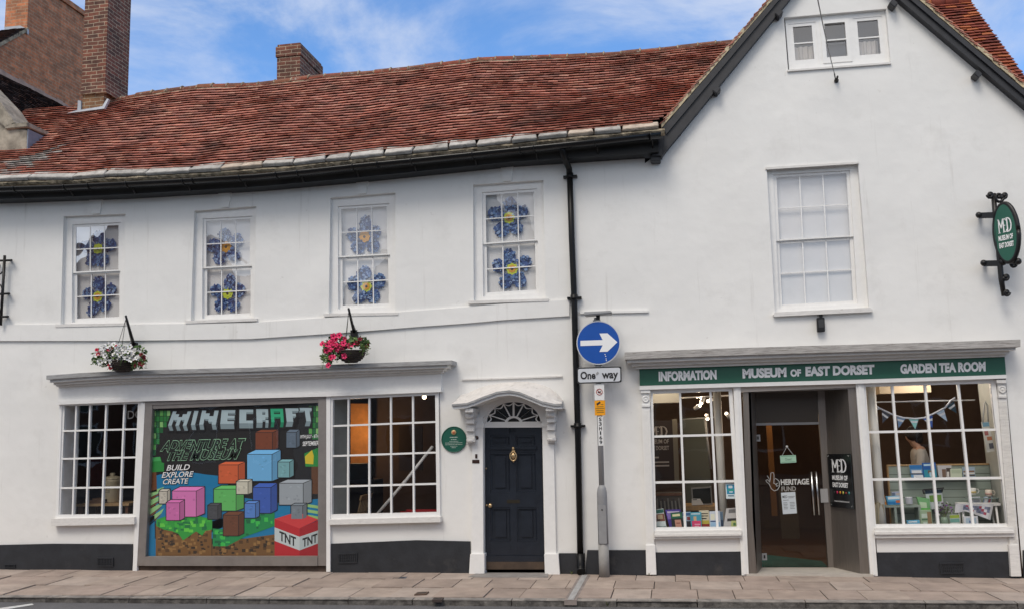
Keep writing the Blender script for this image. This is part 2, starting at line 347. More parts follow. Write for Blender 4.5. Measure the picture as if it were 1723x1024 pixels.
rm = MB(); zz = -.054
rm.face([UZ(-30, 1026, zz), UZ(54, 1014.3, zz), UZ(57, 1016.4, zz), UZ(-20, 1029, zz)])
struct(rm, 'road_marking', mat('road_paint', (.6, .6, .58), .8, var=.25, vscale=20.))
fp = MB(); fp.box(-60, -40, -.3, 60, -16.2, .0); struct(fp, 'far_pavement', mat('far_paving', (.25, .24, .23), .9, var=.2))
# drainage channel across the pavement, small covers let into the slabs
dc = MB(); zc = .012
a0, a1 = U(975, 962, -.12).x, U(993, 962, -.12).x
dc.hexa([(a0, -.12, pz(a0, -.12)-.05), (a1, -.12, pz(a1, -.12)-.05), (a1, -1.9, pz(a1, -1.9)-.05), (a0, -1.9, pz(a0, -1.9)-.05)],
        [(a0, -.12, pz(a0, -.12)+.006), (a1, -.12, pz(a1, -.12)+.006), (a1, -1.9, pz(a1, -1.9)+.006), (a0, -1.9, pz(a0, -1.9)+.006)])
b0, b1 = a0+.035, a1-.035
dc.face([(b0, -.12, pz(b0, -.12)+.010), (b1, -.12, pz(b1, -.12)+.010), (b1, -1.9, pz(b1, -1.9)+.010), (b0, -1.9, pz(b0, -1.9)+.010)], 1)
struct(dc, 'drain_channel', [mat('channel_edge', (.25, .21, .19), .9, var=.3), mat('channel_concrete', (.36, .35, .34), .85, var=.25, vscale=5., stretch=(4, 1, 1))], fix=False)
def cover(px, lab, cmat):
    mb = MB(); zq = pz(U(px[0][0], px[0][1]).x, -1)+.008
    pts = [UZ(a, b, zq) for a, b in px]; mb.hexa([p-Vector((0, 0, .03)) for p in pts], pts)
    c = sum(pts, Vector())/4
    for i in range(3):
        t = .25+.25*i; p = pts[0].lerp(pts[3], t); q_ = pts[1].lerp(pts[2], t); o_ = Vector((0, .006, .003))
        mb.face([p.lerp(q_, .12)-o_, p.lerp(q_, .88)-o_, p.lerp(q_, .88)+Vector((0, .006, .003)), p.lerp(q_, .12)+Vector((0, .006, .003))], 1)
    one(mb, 'ground_cover', [cmat, M_iron], lab, 'cover', 'small covers in the pavement')
cover([(702, 995), (722, 994), (717, 998), (697, 999)], 'small brown metal cover set in the slabs before the bow window', mat('rusty_cover', (.10, .06, .04), .7, var=.3))
cover([(730, 1004), (747, 1004), (744, 1008), (727, 1008)], 'dark broken cover set in the slabs close to the kerb', mat('dark_cover', (.05, .035, .03), .7, var=.3))
cover([(660, 970), (686, 969), (681, 973), (656, 974)], 'blue grey metal cover beside the black plinth', mat('blue_cover', (.12, .13, .16), .6, var=.3))
# ------------------------------------------------------------------ roofs
def tiles(mb, Sf, A, B, jit=1.0, m=0, gauge=.098, width=.165, lift=.048, skip=None):
    """plain clay tiles over the sheet Sf(a, b), a = 0..A metres along, b = 0..B metres up; every tile its own wedge"""
    rowsn = int(B/gauge)
    for r in range(rowsn):
        x = -width*(r % 2)*.5 + rnd(-.01, .01); wob = 0
        b0 = r*gauge
        while x < A:
            a0, a1 = max(0, x+.003), min(A, x+width-.003)
            x += width
            if a1-a0 < .02 or (skip and skip((a0+a1)/2, b0)): continue
            j0 = rnd(-.012, .012)*jit; bb0 = max(0, b0+j0*.6+.012*noise.noise((a0*1.3, r*.9, 5.))); bb1 = min(B, b0+gauge*1.4)
            p0, p1, p2, p3 = Sf(a0, bb0), Sf(a1, bb0), Sf(a1, bb1), Sf(a0, bb1)
            n = (p1-p0).cross(p3-p0).normalized()
            if n.z < 0: n = -n
            l0 = lift+rnd(-.004, .006)*jit; l1 = lift+rnd(-.004, .006)*jit
            q0, q1 = p0+n*l0, p1+n*l1; q2, q3 = p2+n*.004, p3+n*.004
            th = .014; mm = m(p0) if callable(m) else m
            mb.hexa([q0-n*th, q1-n*th, p2-n*.004, p3-n*.004], [q0, q1, q2, q3], mm)
def poly3(pts, x):                        # piecewise linear over points sorted by x
    for k in range(len(pts)-1):
        a, b = pts[k], pts[k+1]
        if x <= b.x or k == len(pts)-2:
            t = (x-a.x)/(b.x-a.x); return a.lerp(b, t)
EY, RY = -.42, 2.0
eave = [U(a, b, EY) for a, b in [(-140, 308), (0, 303), (100, 300), (200, 295), (300, 290), (430, 281), (515, 274), (598, 264), (700, 255), (860, 238), (960, 228), (1118, 213)]]
ridge = [U(a, b, RY) for a, b in [(20, 186), (131, 178), (165, 176), (219, 163), (300, 151), (342, 146), (430, 143), (547, 129), (635, 122), (693, 116), (776, 105), (811, 100), (860, 99), (960, 96), (1047, 91), (1150, 80), (1232, 71), (1300, 64)]]
RX0, RX1 = eave[0].x, ridge[-1].x
def roofS(a, b):
    x = RX0+a; e = poly3(eave, x); r = poly3(ridge, x); t = b/ROOFL
    p = e.lerp(r, t)
    s = math.sin(t*math.pi)
    p.z += -.05*s + .05*noise.noise((x*.55, t*2.2, 3.)) * (s*.9+.1) + .012*noise.noise((x*2.3, t*9, 8.))
    return p
ROOFL = 3.25

# ================================================================== the long house on the left
house = thing('town_house', 'long white rendered house with wavy red tile roof, arched door and wide bow shop window', 'house', (-5, 0, 0))
PB = [(-150, 966), (0, 966), (222, 967), (555, 972), (790, 970), (815, 972)]
outer = PB + [(814, 711), (817, 699), (824, 688), (835, 680), (849, 675), (863, 673.5), (878, 675), (892, 680), (903, 688), (910, 699), (912, 711), (917, 972), (1000, 975), (1092, 978), (1086.5, 651), (1085, 275), (1085, 240), (860, 255), (598, 280), (430, 296), (200, 312), (-150, 325)]
WIN = [dict(op=[(107, 364), (211, 360), (207, 544), (102, 546)], sash=[(121.5, 378), (203, 374), (202, 538), (121, 542)], key=(161, 331)),
       dict(op=[(327, 355), (431, 347), (427, 536), (321, 540)], sash=[(341, 368), (424.5, 363.5), (424, 532), (340, 536)], key=(378, 319)),
       dict(op=[(556, 333), (665, 324), (665, 526), (553, 528)], sash=[(568.5, 347.5), (655, 342), (658, 516), (569, 520)], key=(609, 296)),
       dict(op=[(796, 311), (914, 303), (918, 503), (797, 507)], sash=[(811, 324), (903, 317), (907, 493), (813, 499)], key=(853, 275))]
def fillwall(name, outer, holes, parent, mt, depth=.22, th=.0):
    bm = bmesh.new(); loops = []
    for lp in [outer]+holes:
        vs = [bm.verts.new(U(a, b, 0)-parent.location) for a, b in lp]
        for i in range(len(vs)): bm.edges.new((vs[i], vs[(i+1) % len(vs)]))
        loops.append(vs)
    bmesh.ops.triangle_fill(bm, edges=bm.edges[:], use_beauty=True, use_dissolve=False)
    for f in bm.faces:
        if f.normal.y > 0: f.normal_flip()
    for vs in loops[1:]+([loops[0]] if parent.name.startswith('town') else []):
        bk = [bm.verts.new(v.co+Vector((0, depth, 0))) for v in vs]
        for i in range(len(vs)):
            j = (i+1) % len(vs)
            if vs is loops[0] and not 5 <= i <= 16: continue
            bm.faces.new((vs[i], vs[j], bk[j], bk[i]))
    me = bpy.data.meshes.new(name); bm.to_mesh(me); bm.free(); me.materials.append(mt)
    o = bpy.data.objects.new(name, me); col.objects.link(o); o.parent = parent; return o
BAY = [(103, 678), (740, 658), (741, 868), (551, 872), (550, 958), (231, 957), (229, 871), (97, 872)]
fillwall('wall', outer, [w['op'] for w in WIN]+[BAY], house, M_wall)

def sash(parent, name, w, cols, rws, y0=.07, own=None, gm=None, blind=.12, mid=True, fw=.05, bw=.016, gap=None):
    """box sash in an opening: surround board, two sashes with glazing bars, glass, a pale blind behind"""
    op = Q(*w['op'], y=y0); sa = Q(*w['sash'], y=y0)
    mb = MB()
    k = [(0, 0), (1, 0), (1, 1), (0, 1)]; O = [op(*p) for p in k]; I = [sa(*p) for p in k]
    yb = Vector((0, .06, 0))
    for i in range(4):
        j = (i+1) % 4; mb.hexa([O[i]+yb, O[j]+yb, I[j]+yb, I[i]+yb], [O[i], O[j], I[j], I[i]])
    f = mb.build(name, M_white, parent)
    s = MB(); fu, fv = fw/sa.w, fw/sa.h
    tops = (0, .5) if mid else (0, 1)
    for a, b, dz in ([(0, .5, -.022), (.5, 1, -.052)] if mid else [(0, 1, -.022)]):
        top = fv*.8; bot = fv*(1.25 if b == 1 else .42); tp = fv*.42 if a else top
        s.q(sa, 0, a, fu, b, dz-.03, dz); s.q(sa, 1-fu, a, 1, b, dz-.03, dz)
        s.q(sa, fu, a, 1-fu, a+tp, dz-.028, dz-.002+(.008 if a else 0)); s.q(sa, fu, b-bot, 1-fu, b, dz-.028, dz+.003)
        a2, b2 = a+tp, b-bot; bu, bv = bw/sa.w/2, bw/sa.h/2
        for c in range(1, cols):
            u = fu+(1-2*fu)*c/cols; s.q(sa, u-bu, a2, u+bu, b2, dz-.026, dz-.006)
        for r in range(1, rws):
            v = a2+(b2-a2)*r/rws
            for c in range(cols):
                u0 = fu+(1-2*fu)*c/cols+(bu if c else 0); u1 = fu+(1-2*fu)*(c+1)/cols-(bu if c < cols-1 else 0)
                s.q(sa, u0, v-bv, u1, v+bv, dz-.026, dz-.007)
    s.build('sash', M_white, f)
    g = MB()
    for a, b, dz in ([(0, .5, -.030), (.5, 1, -.060)] if mid else [(0, 1, -.03)]):
        g.face([sa(fu*.5, a+.01, dz), sa(1-fu*.5, a+.01, dz), sa(1-fu*.5, b-.01, dz), sa(fu*.5, b-.01, dz)])
    g.build('glass', gm or M_glass, f, fix=False)
    if blind:
        b = MB(); b.face([sa(-.05, -.05, -blind), sa(1.05, -.05, -blind), sa(1.05, 1.05, -blind), sa(-.05, 1.05, -blind)])
        b.build('blind', M_blind, f, fix=False)
    return f, sa
windows = []
for i, w in enumerate(WIN):
    f, sa = sash(house, 'window', w, 3, 2, gm=M_glasso); windows.append(sa)
    op = w['op']; s = MB()
    s.pp([(op[3][0]-9, op[3][1]-1), (op[2][0]+5, op[2][1]-1), (op[2][0]+5, op[2][1]+3.5), (op[3][0]-9, op[3][1]+4)], .03, -.045)
    s.build('sill', M_trim, f)
    kx, ky = w['key']; kb = (op[0][1]+op[1][1])/2
    kk = MB(); kk.pp([(kx-12, ky), (kx+12, ky-1), (kx+6.5, kb-3), (kx-6.5, kb-2)], 0, -.03); kk.build('keystone', M_wall, f)

# string course, plinth, vents
s = MB()
lo = [(-150, 573), (210, 572.5), (420, 569.5), (550, 561), (620, 556), (700, 549.5), (790, 543), (850, 537.5), (958, 531)]
s.band(lo, [(a, b-27) for a, b in lo], 0, -.035)
s.pp([(976, 523.5), (1091, 521), (1091, 525), (976, 527.5)], 0, -.03)
s.build('string_course', M_wall, house, weld=True)
p = MB()
p.band([(-150, 964), (0, 962), (86, 963), (222, 963)], [(-150, 917), (0, 916), (86, 914), (222, 914.5)], 0, -.03)
p.build('plinth', M_plinth, house, weld=True); p = MB()
p.band([(557, 968), (690, 968), (791, 968)], [(557, 914), (700, 908), (791, 910)], 0, -.03)
p.build('plinth', M_plinth, house, weld=True); p = MB()
p.band([(941, 968), (984, 969)], [(941, 930), (984, 930)], 0, -.03)
p.band([(984, 969), (1093, 972)], [(988, 925), (1093, 925)], 0, -.055)
p.build('plinth', M_plinth, house, weld=True)
def vent(q, y, parent, n=9):
    mb = MB(); qq = Q(*q, y=y)
    for t in ((0, 0, 1, .12), (0, .88, 1, 1), (0, .12, .05, .88), (.95, .12, 1, .88)): mb.q(qq, *t, -.02, .012)
    mb.q(qq, .05, .12, .95, .88, -.02, -.012, 1)
    for k in range(n): mb.q(qq, .07+.88*k/n, .12, .07+.88*k/n+.045, .88, -.012, .006)
    for k in (1, 2): mb.q(qq, .05, .12+.25*k, .95, .12+.25*k+.05, -.012, .004)
    return mb.build('air_vent', [M_plinth, M_ink], parent)
vent([(164, 937), (191, 937), (191, 952), (164, 952)], -.035, house)
vent([(8, 949), (26, 949), (26, 954), (8, 954)], -.035, house, 6)
vent([(569, 930), (601, 929), (601, 946), (569, 947)], -.035, house)

# eaves: fascia, gutter with brackets, downpipe
fa = [(-150, 339), (0, 335.5), (200, 328), (430, 314.5), (598, 299.5), (860, 272.5), (1108, 256)]
gt = [(-150, 320), (0, 316), (100, 313), (200, 308), (300, 303), (430, 295), (515, 287), (598, 278), (700, 268), (860, 251.5), (960, 241), (1112, 225)]
s = MB(); s.band(fa, [(a, b-27) for a, b in fa], .0, -.27); s.build('fascia_board', M_black, house, weld=True)
s = MB(); pr = .072; gp = [U(a, b, -.44) for a, b in gt]; n = 8
ring = []
for k, p_ in enumerate(gp):
    rr = [p_+Vector((0, -math.cos(math.pi*j/n)*pr, -math.sin(math.pi*j/n)*pr)) for j in range(n+1)]
    ri = [p_+Vector((0, math.cos(math.pi*j/n)*(pr-.008), -math.sin(math.pi*j/n)*(pr-.008))) for j in range(n+1)]
    ring.append(rr+ri)
for k in range(len(gp)-1):
    for j in range(len(ring[0])):
        jj = (j+1) % len(ring[0]); s.face([ring[k][j], ring[k][jj], ring[k+1][jj], ring[k+1][j]], 0, j != n)
s.face(ring[0]); s.face(ring[-1])
gut = s.build('gutter', mat('gutter_paint', (.008, .008, .0085), .25, var=.2, spec=.35), house, weld=True)
xs = [28, 112, 216, 310, 405, 502, 595, 693, 796, 900, 1004, 1098]
for px in xs:
    pc = poly3(gp, U(px, 290, -.44).x); b = MB()
    b.tube([pc+Vector((0, -math.cos(math.pi*j/8)*(pr+.006), -math.sin(math.pi*j/8)*(pr+.006))) for j in range(9)], .009, 6)
    b.tube([pc+Vector((0, pr, -.02)), pc+Vector((.015, .10, -.07)), pc+Vector((.02, .17, -.14))], .010, 6)
    b.build('gutter_bracket', M_iron, gut)
for px in (155, 330, 470, 640, 880):                                # pipe joints
    pc = poly3(gp, U(px, 290, -.44).x); b = MB()
    for dx in (0,):
        b.tube([pc+Vector((-.03, -math.cos(math.pi*j/8)*(pr+.004), -math.sin(math.pi*j/8)*(pr+.004))) for j in range(9)], .012, 6)
    b.build('gutter_joint', M_black, gut)
d = MB()
P = lambda a, b, y=-.075: U(a, b, y)
d.tube([P(945, 246, -.40), P(946.5, 254, -.40), P(949, 264, -.33), P(954, 276, -.18), P(957.5, 284, -.085), P(958.5, 296)], .044, 12)
d.tube([P(958.5, 290), P(962, 400), P(966, 500), P(969, 612), P(972, 714), P(976.5, 935)], .043, 12)
dp = d.build('downpipe', M_black, house)
for a, b in [(959, 295), (966, 499), (972, 714)]:
    c = MB(); c.lathe(P(a, b), [(.046, -.045), (.062, -.04), (.062, -.012), (.052, -.005), (.052, .02), (.046, .03)], 14, ax=(-.02, 0, 1))
    cc = P(a, b); c.box(cc.x-.10, -.075, cc.z-.03, cc.x+.10, -.0, cc.z+.0)
    c.build('pipe_collar', M_black, dp)
c = MB(); c.tube([P(976.5, 930), P(977, 950), P(977.5, 957, -.10), P(977.5, 962, -.16)], [.052, .054, .054, .056], 12); c.build('pipe_shoe', M_black, dp)

# roof
mb = MB()
_p, _q = U(1113, 217, -.12), U(1404, -118, -.12)
def beyond(p, o=0.): return p.x > _p.x+(p.z-_p.z)*(_q.x-_p.x)/(_q.z-_p.z)+o
RS = lambda a, b: roofS(a, .10+b*(ROOFL-.10)/ROOFL)
lx = U(30, 265, -.2)
def lime(p): return 2 if rnd(0, 1) < .75*math.exp(-((p.x-lx.x-.0)/.45)**2-((p.z-lx.z-.05-(p.x-lx.x)*.5)/.22)**2) or (p.x < lx.x and p.z < lx.z+.1 and rnd(0, 1) < .5) else 0
tiles(mb, RS, RX1-RX0, ROOFL, m=lime, skip=lambda a, b: beyond(RS(a, b), -.03))
n = 60
for i in range(n):
    for j in range(6):
        A = RX1-RX0
        if beyond(roofS(A*(i+.5)/n, ROOFL*j/6), -.02): continue
        mb.face([roofS(A*i/n, ROOFL*j/6)-Vector((0, 0, .02)), roofS(A*(i+1)/n, ROOFL*j/6)-Vector((0, 0, .02)), roofS(A*(i+1)/n, ROOFL*(j+1)/6)-Vector((0, 0, .02)), roofS(A*i/n, ROOFL*(j+1)/6)-Vector((0, 0, .02))], 1)
# back slope
mb.face([ridge[0]+Vector((0, 0, -.05)), ridge[-1]+Vector((0, 0, -.05)), ridge[-1]+Vector((0, 3.5, -3.2)), ridge[0]+Vector((0, 3.5, -3.2))], 1)
roof = mb.build('roof', [M_tile, M_dark, mat('limewashed_tile', (.5, .46, .42), .9, isl=[(.52, .48, .44), (.40, .34, .31), (.58, .55, .51)], var=.4, vscale=12.)], house, fix=True)
mb = MB(); x = RX0
while x < eave[-1].x-.1:
    far = x < U(430, 280, EY).x
    w = rnd(.32, .62) if not far else rnd(.5, .8); a, b = x-RX0, min(x+w-(.012 if not far else -.004), eave[-1].x)-RX0; j = rnd(-.012, .012)
    p0, p1, p2, p3 = roofS(a, -.02+j), roofS(b-rnd(0, .015), -.02+rnd(-.015, .015)), roofS(b-rnd(-.02, .045), .15+rnd(-.03, .03)), roofS(a+rnd(-.01, .045), .15+rnd(-.03, .03))
    nn = (p1-p0).cross(p3-p0).normalized(); nn = nn if nn.z > 0 else -nn
    mb.hexa([p0-nn*.02, p1-nn*.02, p2-nn*.01, p3-nn*.01], [p0+nn*(.022+rnd(0, .02)), p1+nn*(.022+rnd(0, .02)), p2+nn*(.03+rnd(0, .012)), p3+nn*(.03+rnd(0, .012))], 0)
    x += w
mb.build('eaves_slabs', M_slab, roof, bevel=.008)
mb = MB(); nm = 260; pv = None
for i in range(nm+1):                                               # rough bedding mortar under the slabs
    x0 = RX0+(eave[-1].x-RX0)*i/nm; a = roofS(x0-RX0, 0); nz = noise.noise((x0*5., 0, 2.)); n2_ = noise.noise((x0*13., 3., 2.))
    col_ = [a+Vector((0, .15, -.02)), a+Vector((0, .012+.014*nz, -.022)), a+Vector((0, .004+.016*n2_, -.05)), a+Vector((0, .03+.014*nz, -.078-.016*n2_)), a+Vector((0, .15, -.085))]
    if pv:
        for q_ in range(4): mb.face([pv[q_], col_[q_], col_[q_+1], pv[q_+1]])
    pv = col_
mb.build('eaves_mortar', M_mortar, roof)
mb = MB(); x = ridge[1].x
while x < U(1236, 70, RY).x:                                        # half-round ridge tiles
    w = rnd(.29, .33); a = poly3(ridge, x); b = poly3(ridge, x+w); n = 8; r = .115+rnd(-.006, .006); z = Vector((0, 0, -.06+rnd(-.008, .008)))
    up = [(Vector((0, -math.cos(math.pi*j/n)*r, math.sin(math.pi*j/n)*r*.85))+z) for j in range(n+1)]
    ga = (b-a).normalized()*.006
    for j in range(n): mb.face([a+up[j]+ga, b+up[j]-ga, b+up[j+1]-ga, a+up[j+1]+ga], 0, True)
    mb.face([a+u_+ga for u_ in up]); mb.face([b+u_-ga for u_ in up])
    mb.tube([b+u_*.97 for u_ in up], .016, 6, 1)                     # mortar joint
    x += w
for i in range(60):                                                 # mortar bed under the ridge
    xa = ridge[1].x+(ridge[-2].x-ridge[1].x)*i/60; xb = ridge[1].x+(ridge[-2].x-ridge[1].x)*(i+1)/60
    a, b = poly3(ridge, xa), poly3(ridge, xb); d0 = rnd(-.125, -.112)
    mb.hexa([a+Vector((0, d0, -.12)), b+Vector((0, d0, -.12)), b+Vector((0, .1, -.12)), a+Vector((0, .1, -.12))], [a+Vector((0, -.10, -.04)), b+Vector((0, -.10, -.04)), b+Vector((0, .1, -.04)), a+Vector((0, .1, -.04))], 1)
mb.build('ridge_tiles', [M_ridge, M_mortar], roof)
# tall chimney on the ridge
CY0, CY1 = 1.62, 2.32
def chim(pxl, pxr, py0, py1, y0, y1): a, b = U(pxl, py1, y0), U(pxr, py0, y0); return a.x, y0, a.z, b.x, y1, b.z
mb = MB()
xl, xr = U(136.5, 160, CY0).x, U(176, 160, CY0).x
zt = U(150, -130, CY0).z; z1 = U(150, 150, CY0).z; z0 = U(150, 200, CY0).z
mb.box(xl, CY0, z1, xr, CY1, zt)
mb.hexa([(xl-.01, CY0-.03, z1-.10), (xr+.04, CY0-.03, z1-.10), (xr+.04, CY1+.05, z1-.10), (xl-.01, CY1+.05, z1-.10)], [(xl, CY0-.001, z1+.12), (xr+.001, CY0-.001, z1+.12), (xr+.001, CY1+.001, z1+.12), (xl, CY1+.001, z1+.12)])
mb.box(xl+.02, CY0+.02, z0-.3, xr-.03, CY1+.02, z1-.10, 1)
ch = mb.build('chimney', [M_brickd, M_brickp], roof)
mb = MB()
f0 = [U(128, 186, CY0-.06), U(172, 179, CY0-.06), U(180, 166, CY0-.02), U(183, 167, CY0-.02), U(175, 183, CY0-.08), U(112, 191, CY0-.06)]
mb.hexa([p+Vector((0, .05, 0)) for p in f0], f0)
f1 = [U(131, 169, CY0), U(136, 170, CY0), U(136, 187, CY0), U(130, 187, CY0)]; mb.hexa([p+Vector((0, .05, 0)) for p in f1], f1)
mb.build('flashing', M_flash, ch)
# small chimney behind the ridge
y0, y1 = 2.5, 3.55
mb = MB(); xl, xr = U(466, 110, y0).x, U(505, 110, y0).x; zc, zt = U(466, 97, y0).z, U(466, 80, y0).z
mb.box(xl, y0, 5.6, xr, y1, zc); mb.box(xl-.02, y0-.02, zc, xr+.02, y1+.02, zt); mb.box(xl+.005, y0+.005, zt, xr-.005, y1-.005, zt+.05)
mb.build('chimney', [M_brickd], roof)

# bow shop window: cornice, fascia, two glazed sides; the poster case sits between them
s = MB()
tp = [(78, 631), (130, 627), (193, 623.6), (260, 621.5), (420, 617.5), (600, 611), (760, 605.5)]
s.band([(a, b+7) for a, b in tp], tp, 0, -.30, 0)
s.build('cornice_lead', M_lead, house, weld=True)
s = MB()
t2 = [(84, 637), (130, 633.5), (193, 630), (260, 628), (420, 624), (600, 617.5), (753, 612)]
s.band([(a, b+6) for a, b in t2], t2, 0, -.25); t3 = [(90, 641), (193, 634.5), (260, 632.5), (420, 629), (600, 622), (748, 616.5)]
s.band([(a, b+6) for a, b in t3], t3, 0, -.18)
t4 = [(94, 645), (193, 639.5), (420, 633), (600, 627), (745, 621)]; s.band([(a, b+5) for a, b in t4], t4, 0, -.12)
s.build('cornice', M_trim, house, weld=True)
s = MB(); f1 = [(97, 648), (193, 643), (420, 637), (600, 631), (743, 625)]; f2 = [(97, 677), (235, 671.5), (420, 666), (600, 662), (742, 656.5)]
s.band(f2, f1, .0, -.05); s.build('fascia_panel', M_white, house, weld=True)
s = MB(); s.band([(95, 680), (235, 674.5), (420, 669.5), (552, 666), (742, 658.5)], [(95, 674.5), (235, 669.5), (420, 664.5), (552, 660.5), (742, 653)], .0, -.10); s.build('head_moulding', M_white, house, weld=True)
def grid(name, q, us, vs, parent, y, fw=(.05, .05, .05, .07), bw=.026, glass=None, fm=None, th=.06, gy=.02):
    """fixed shop window: frame, glazing bars at us / vs, one sheet of glass"""
    qq = Q(*q, y=y); mb = MB(); l, r, t, b = fw[0]/qq.w, fw[1]/qq.w, fw[2]/qq.h, fw[3]/qq.h
    mb.q(qq, 0, 0, l, 1, -th, .01); mb.q(qq, 1-r, 0, 1, 1, -th, .01); mb.q(qq, l, 0, 1-r, t, -th, .008); mb.q(qq, l, 1-b, 1-r, 1, -th, .012)
    bu, bv = bw/qq.w/2, bw/qq.h/2; U_ = [l]+list(us)+[1-r]
    for u in us: mb.q(qq, u-bu, t, u+bu, 1-b, -th+.012, -.004)
    for v in vs:
        for i in range(len(U_)-1): mb.q(qq, U_[i]+(bu if i else 0), v-bv, U_[i+1]-(bu if i < len(U_)-2 else 0), v+bv, -th+.013, -.006)
    f = mb.build(name, fm or M_white, parent)
    g = MB(); g.face([qq(l*.6, t*.6, -gy-.01), qq(1-r*.6, t*.6, -gy-.01), qq(1-r*.6, 1-b*.6, -gy-.01), qq(l*.6, 1-b*.6, -gy-.01)]); g.build('glass', glass or M_glassl, f, fix=False)
    return f, qq
f, qa = grid('shop_window', [(100, 677), (238, 672.5), (229, 872), (94, 873)], [.205, .375, .572, .792], [.245, .485, .735], house, -.03)
s = MB(); s.pp([(86, 872), (226, 869), (226, 881), (86, 884)], .0, -.11); s.build('sill', M_trim, f)
s = MB(); s.pp([(103, 680), (109, 680), (101, 871), (95, 871)], .35, -.02); s.build('jamb', M_white, f)
f, qb = grid('shop_window', [(555, 666), (738, 657.5), (741, 869), (553, 873)], [.172, .366, .564, .765], [.245, .490, .738], house, -.03)
s = MB(); s.pp([(553, 873.5), (741, 868.5), (741, 877.5), (553, 882)], .0, -.11); s.build('sill', M_trim, f)
for q_ in ([(237, 676), (244, 676), (230, 960), (223, 960)], [(549, 666), (555.5, 666), (555.5, 961), (549, 961)]):
    s = MB(); s.pp(q_, .0, -.06); s.build('corner_post', M_white, house)
# metal display case holding the poster
cs = MB(); qc = Q((243, 675.5), (549, 663.5), (549, 951), (229.5, 951), y=-.055)
cs.q(qc, 0, 0, 1, .022, -.10, .004); cs.q(qc, 0, .022, .047, 1, -.10, .0); cs.q(qc, .957, .022, 1, 1, -.10, .0); cs.q(qc, .047, .945, .957, 1, -.10, .014); cs.q(qc, .047, .022, .957, .045, -.09, -.012)
case = cs.build('display_case', mat('case_metal', (.33, .30, .28), .4, metal=.6, var=.12, vscale=6.), house, bevel=.003)
g = MB(); g.face([qc(.04, .04, -.03), qc(.965, .04, -.03), qc(.965, .95, -.03), qc(.04, .95, -.03)]); g.build('glass', M_glassl, case, fix=False)
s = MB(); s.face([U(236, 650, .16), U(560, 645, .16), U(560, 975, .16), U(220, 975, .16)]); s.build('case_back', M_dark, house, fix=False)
s = MB(); s.pp([(226, 948), (552, 948), (552, 972), (226, 972)], .1, -.005); s.build('brick_footing', mat('dirty_footing', (.10, .07, .055), .9, var=.4), house)

# door, surround, fanlight and hood
Dq = Q((814, 718), (911, 717.5), (916, 944), (815, 944), y=.07); mb = MB()
mb.q(Dq, 0, 0, 1, 1, -.06, -.034)
for t in ((0, 0, .11, 1), (.89, 0, 1, 1), (.445, .04, .555, .965)): mb.q(Dq, *t, -.036, 0)
for v0, v1 in ((0, .06), (.15, .19), (.49, .60), (.855, .955)):
    mb.q(Dq, .11, v0, .445, v1, -.036, -.001); mb.q(Dq, .555, v0, .89, v1, -.036, -.001)
for u0, u1 in ((.11, .445), (.555, .89)):
    for v0, v1 in ((.06, .15), (.19, .49), (.60, .855)):
        a, b = .028, .014
        for (ua, va, ub, vb) in ((u0, v0, u1, v0+b), (u0, v1-b, u1, v1), (u0, v0+b, u0+a, v1-b), (u1-a, v0+b, u1, v1-b)):          # sloping mouldings
            k4 = ((ua, va), (ub, va), (ub, vb), (ua, vb)); ins = lambda u, v: -.034 if (u0+a*.9 < u < u1-a*.9 and v0+b*.9 < v < v1-b*.9) else -.006
            mb.hexa([Dq(u, v, -.036) for u, v in k4], [Dq(u, v, -.010 if (u in (u0, u1) or v in (v0, v1)) else -.033) for u, v in k4])
        mb.q(Dq, u0+.075, v0+.03, u1-.075, v1-.035, -.036, -.016)
mb.q(Dq, .09, .15, .91, .168, 0, .024); mb.q(Dq, .01, .955, .99, .998, -.001, .036)
door = mb.build('front_door', M_door, house, bevel=.006)
k = MB(); c = Dq(.515, .20, .012)
k.lathe(c+Vector((0, 0, .035)), [(.018, 0), (.03, .01), (.02, .02)], 12, ax=(0, -1, 0)); k.ball(c+Vector((0, -.015, .075)), .022, 10)
k.tube([c+Vector((math.sin(2*math.pi*i/16)*.045, -.03, -.035+math.cos(2*math.pi*i/16)*.062)) for i in range(17)], .011, 8); k.ball(c+Vector((0, -.028, -.03)), .033, 10, sc=(1, .4, 1.2)); k.ball(c+Vector((0, -.025, -.105)), .014, 8)
k.build('knocker', M_brass, door)
k = MB(); c = Dq(.115, .585, 0); k.lathe(c, [(.02, 0), (.022, .004), (.011, .008), (.011, .03), (.027, .042), (.030, .055), (.022, .066), (.006, .069)], 14, ax=(0, -1, 0)); k.build('door_knob', M_brass, door); k = MB(); c2 = Dq(.045, .585, 0); k.lathe(c2, [(.013, 0), (.013, .01), (.005, .012)], 10, ax=(0, -1, 0)); k.build('keyhole_cover', M_brass, door); k = MB(); c3 = Dq(.04, .31, 0); k.lathe(c3, [(.012, 0), (.012, .008), (.004, .01)], 10, ax=(0, -1, 0)); k.build('lock_cylinder', M_brass, door)
k = MB(); k.q(Dq, .39, .545, .61, .57, -.001, .004); k.build('letter_plate', mat('dark_brass', (.06, .05, .035), .4, metal=.7), door)
s = MB(); s.pp([(813, 944), (917, 944), (918, 957), (812, 957)], .12, .035); s.build('threshold', mat('old_oak_sill', (.07, .045, .03), .8, var=.4), house)
fr = MB()
for q_ in ([(795, 700), (812.5, 700), (813.5, 932), (793, 932)], [(912.5, 700), (931, 700), (936, 932), (917, 932)]): fr.pp(q_, .09, -.05)
for q_ in ([(791, 931), (815, 931), (815, 966), (789, 966)], [(915.5, 931), (939.5, 931), (942, 966), (917, 966)]): fr.pp(q_, .09, -.085)
for q_ in ([(793, 711), (814, 710.5), (814, 719), (793, 719)], [(911, 709.5), (933, 708.5), (933, 717), (911, 717)]): fr.pp(q_, .05, -.07)
fr.build('door_pilaster', M_white, house, bevel=.004)
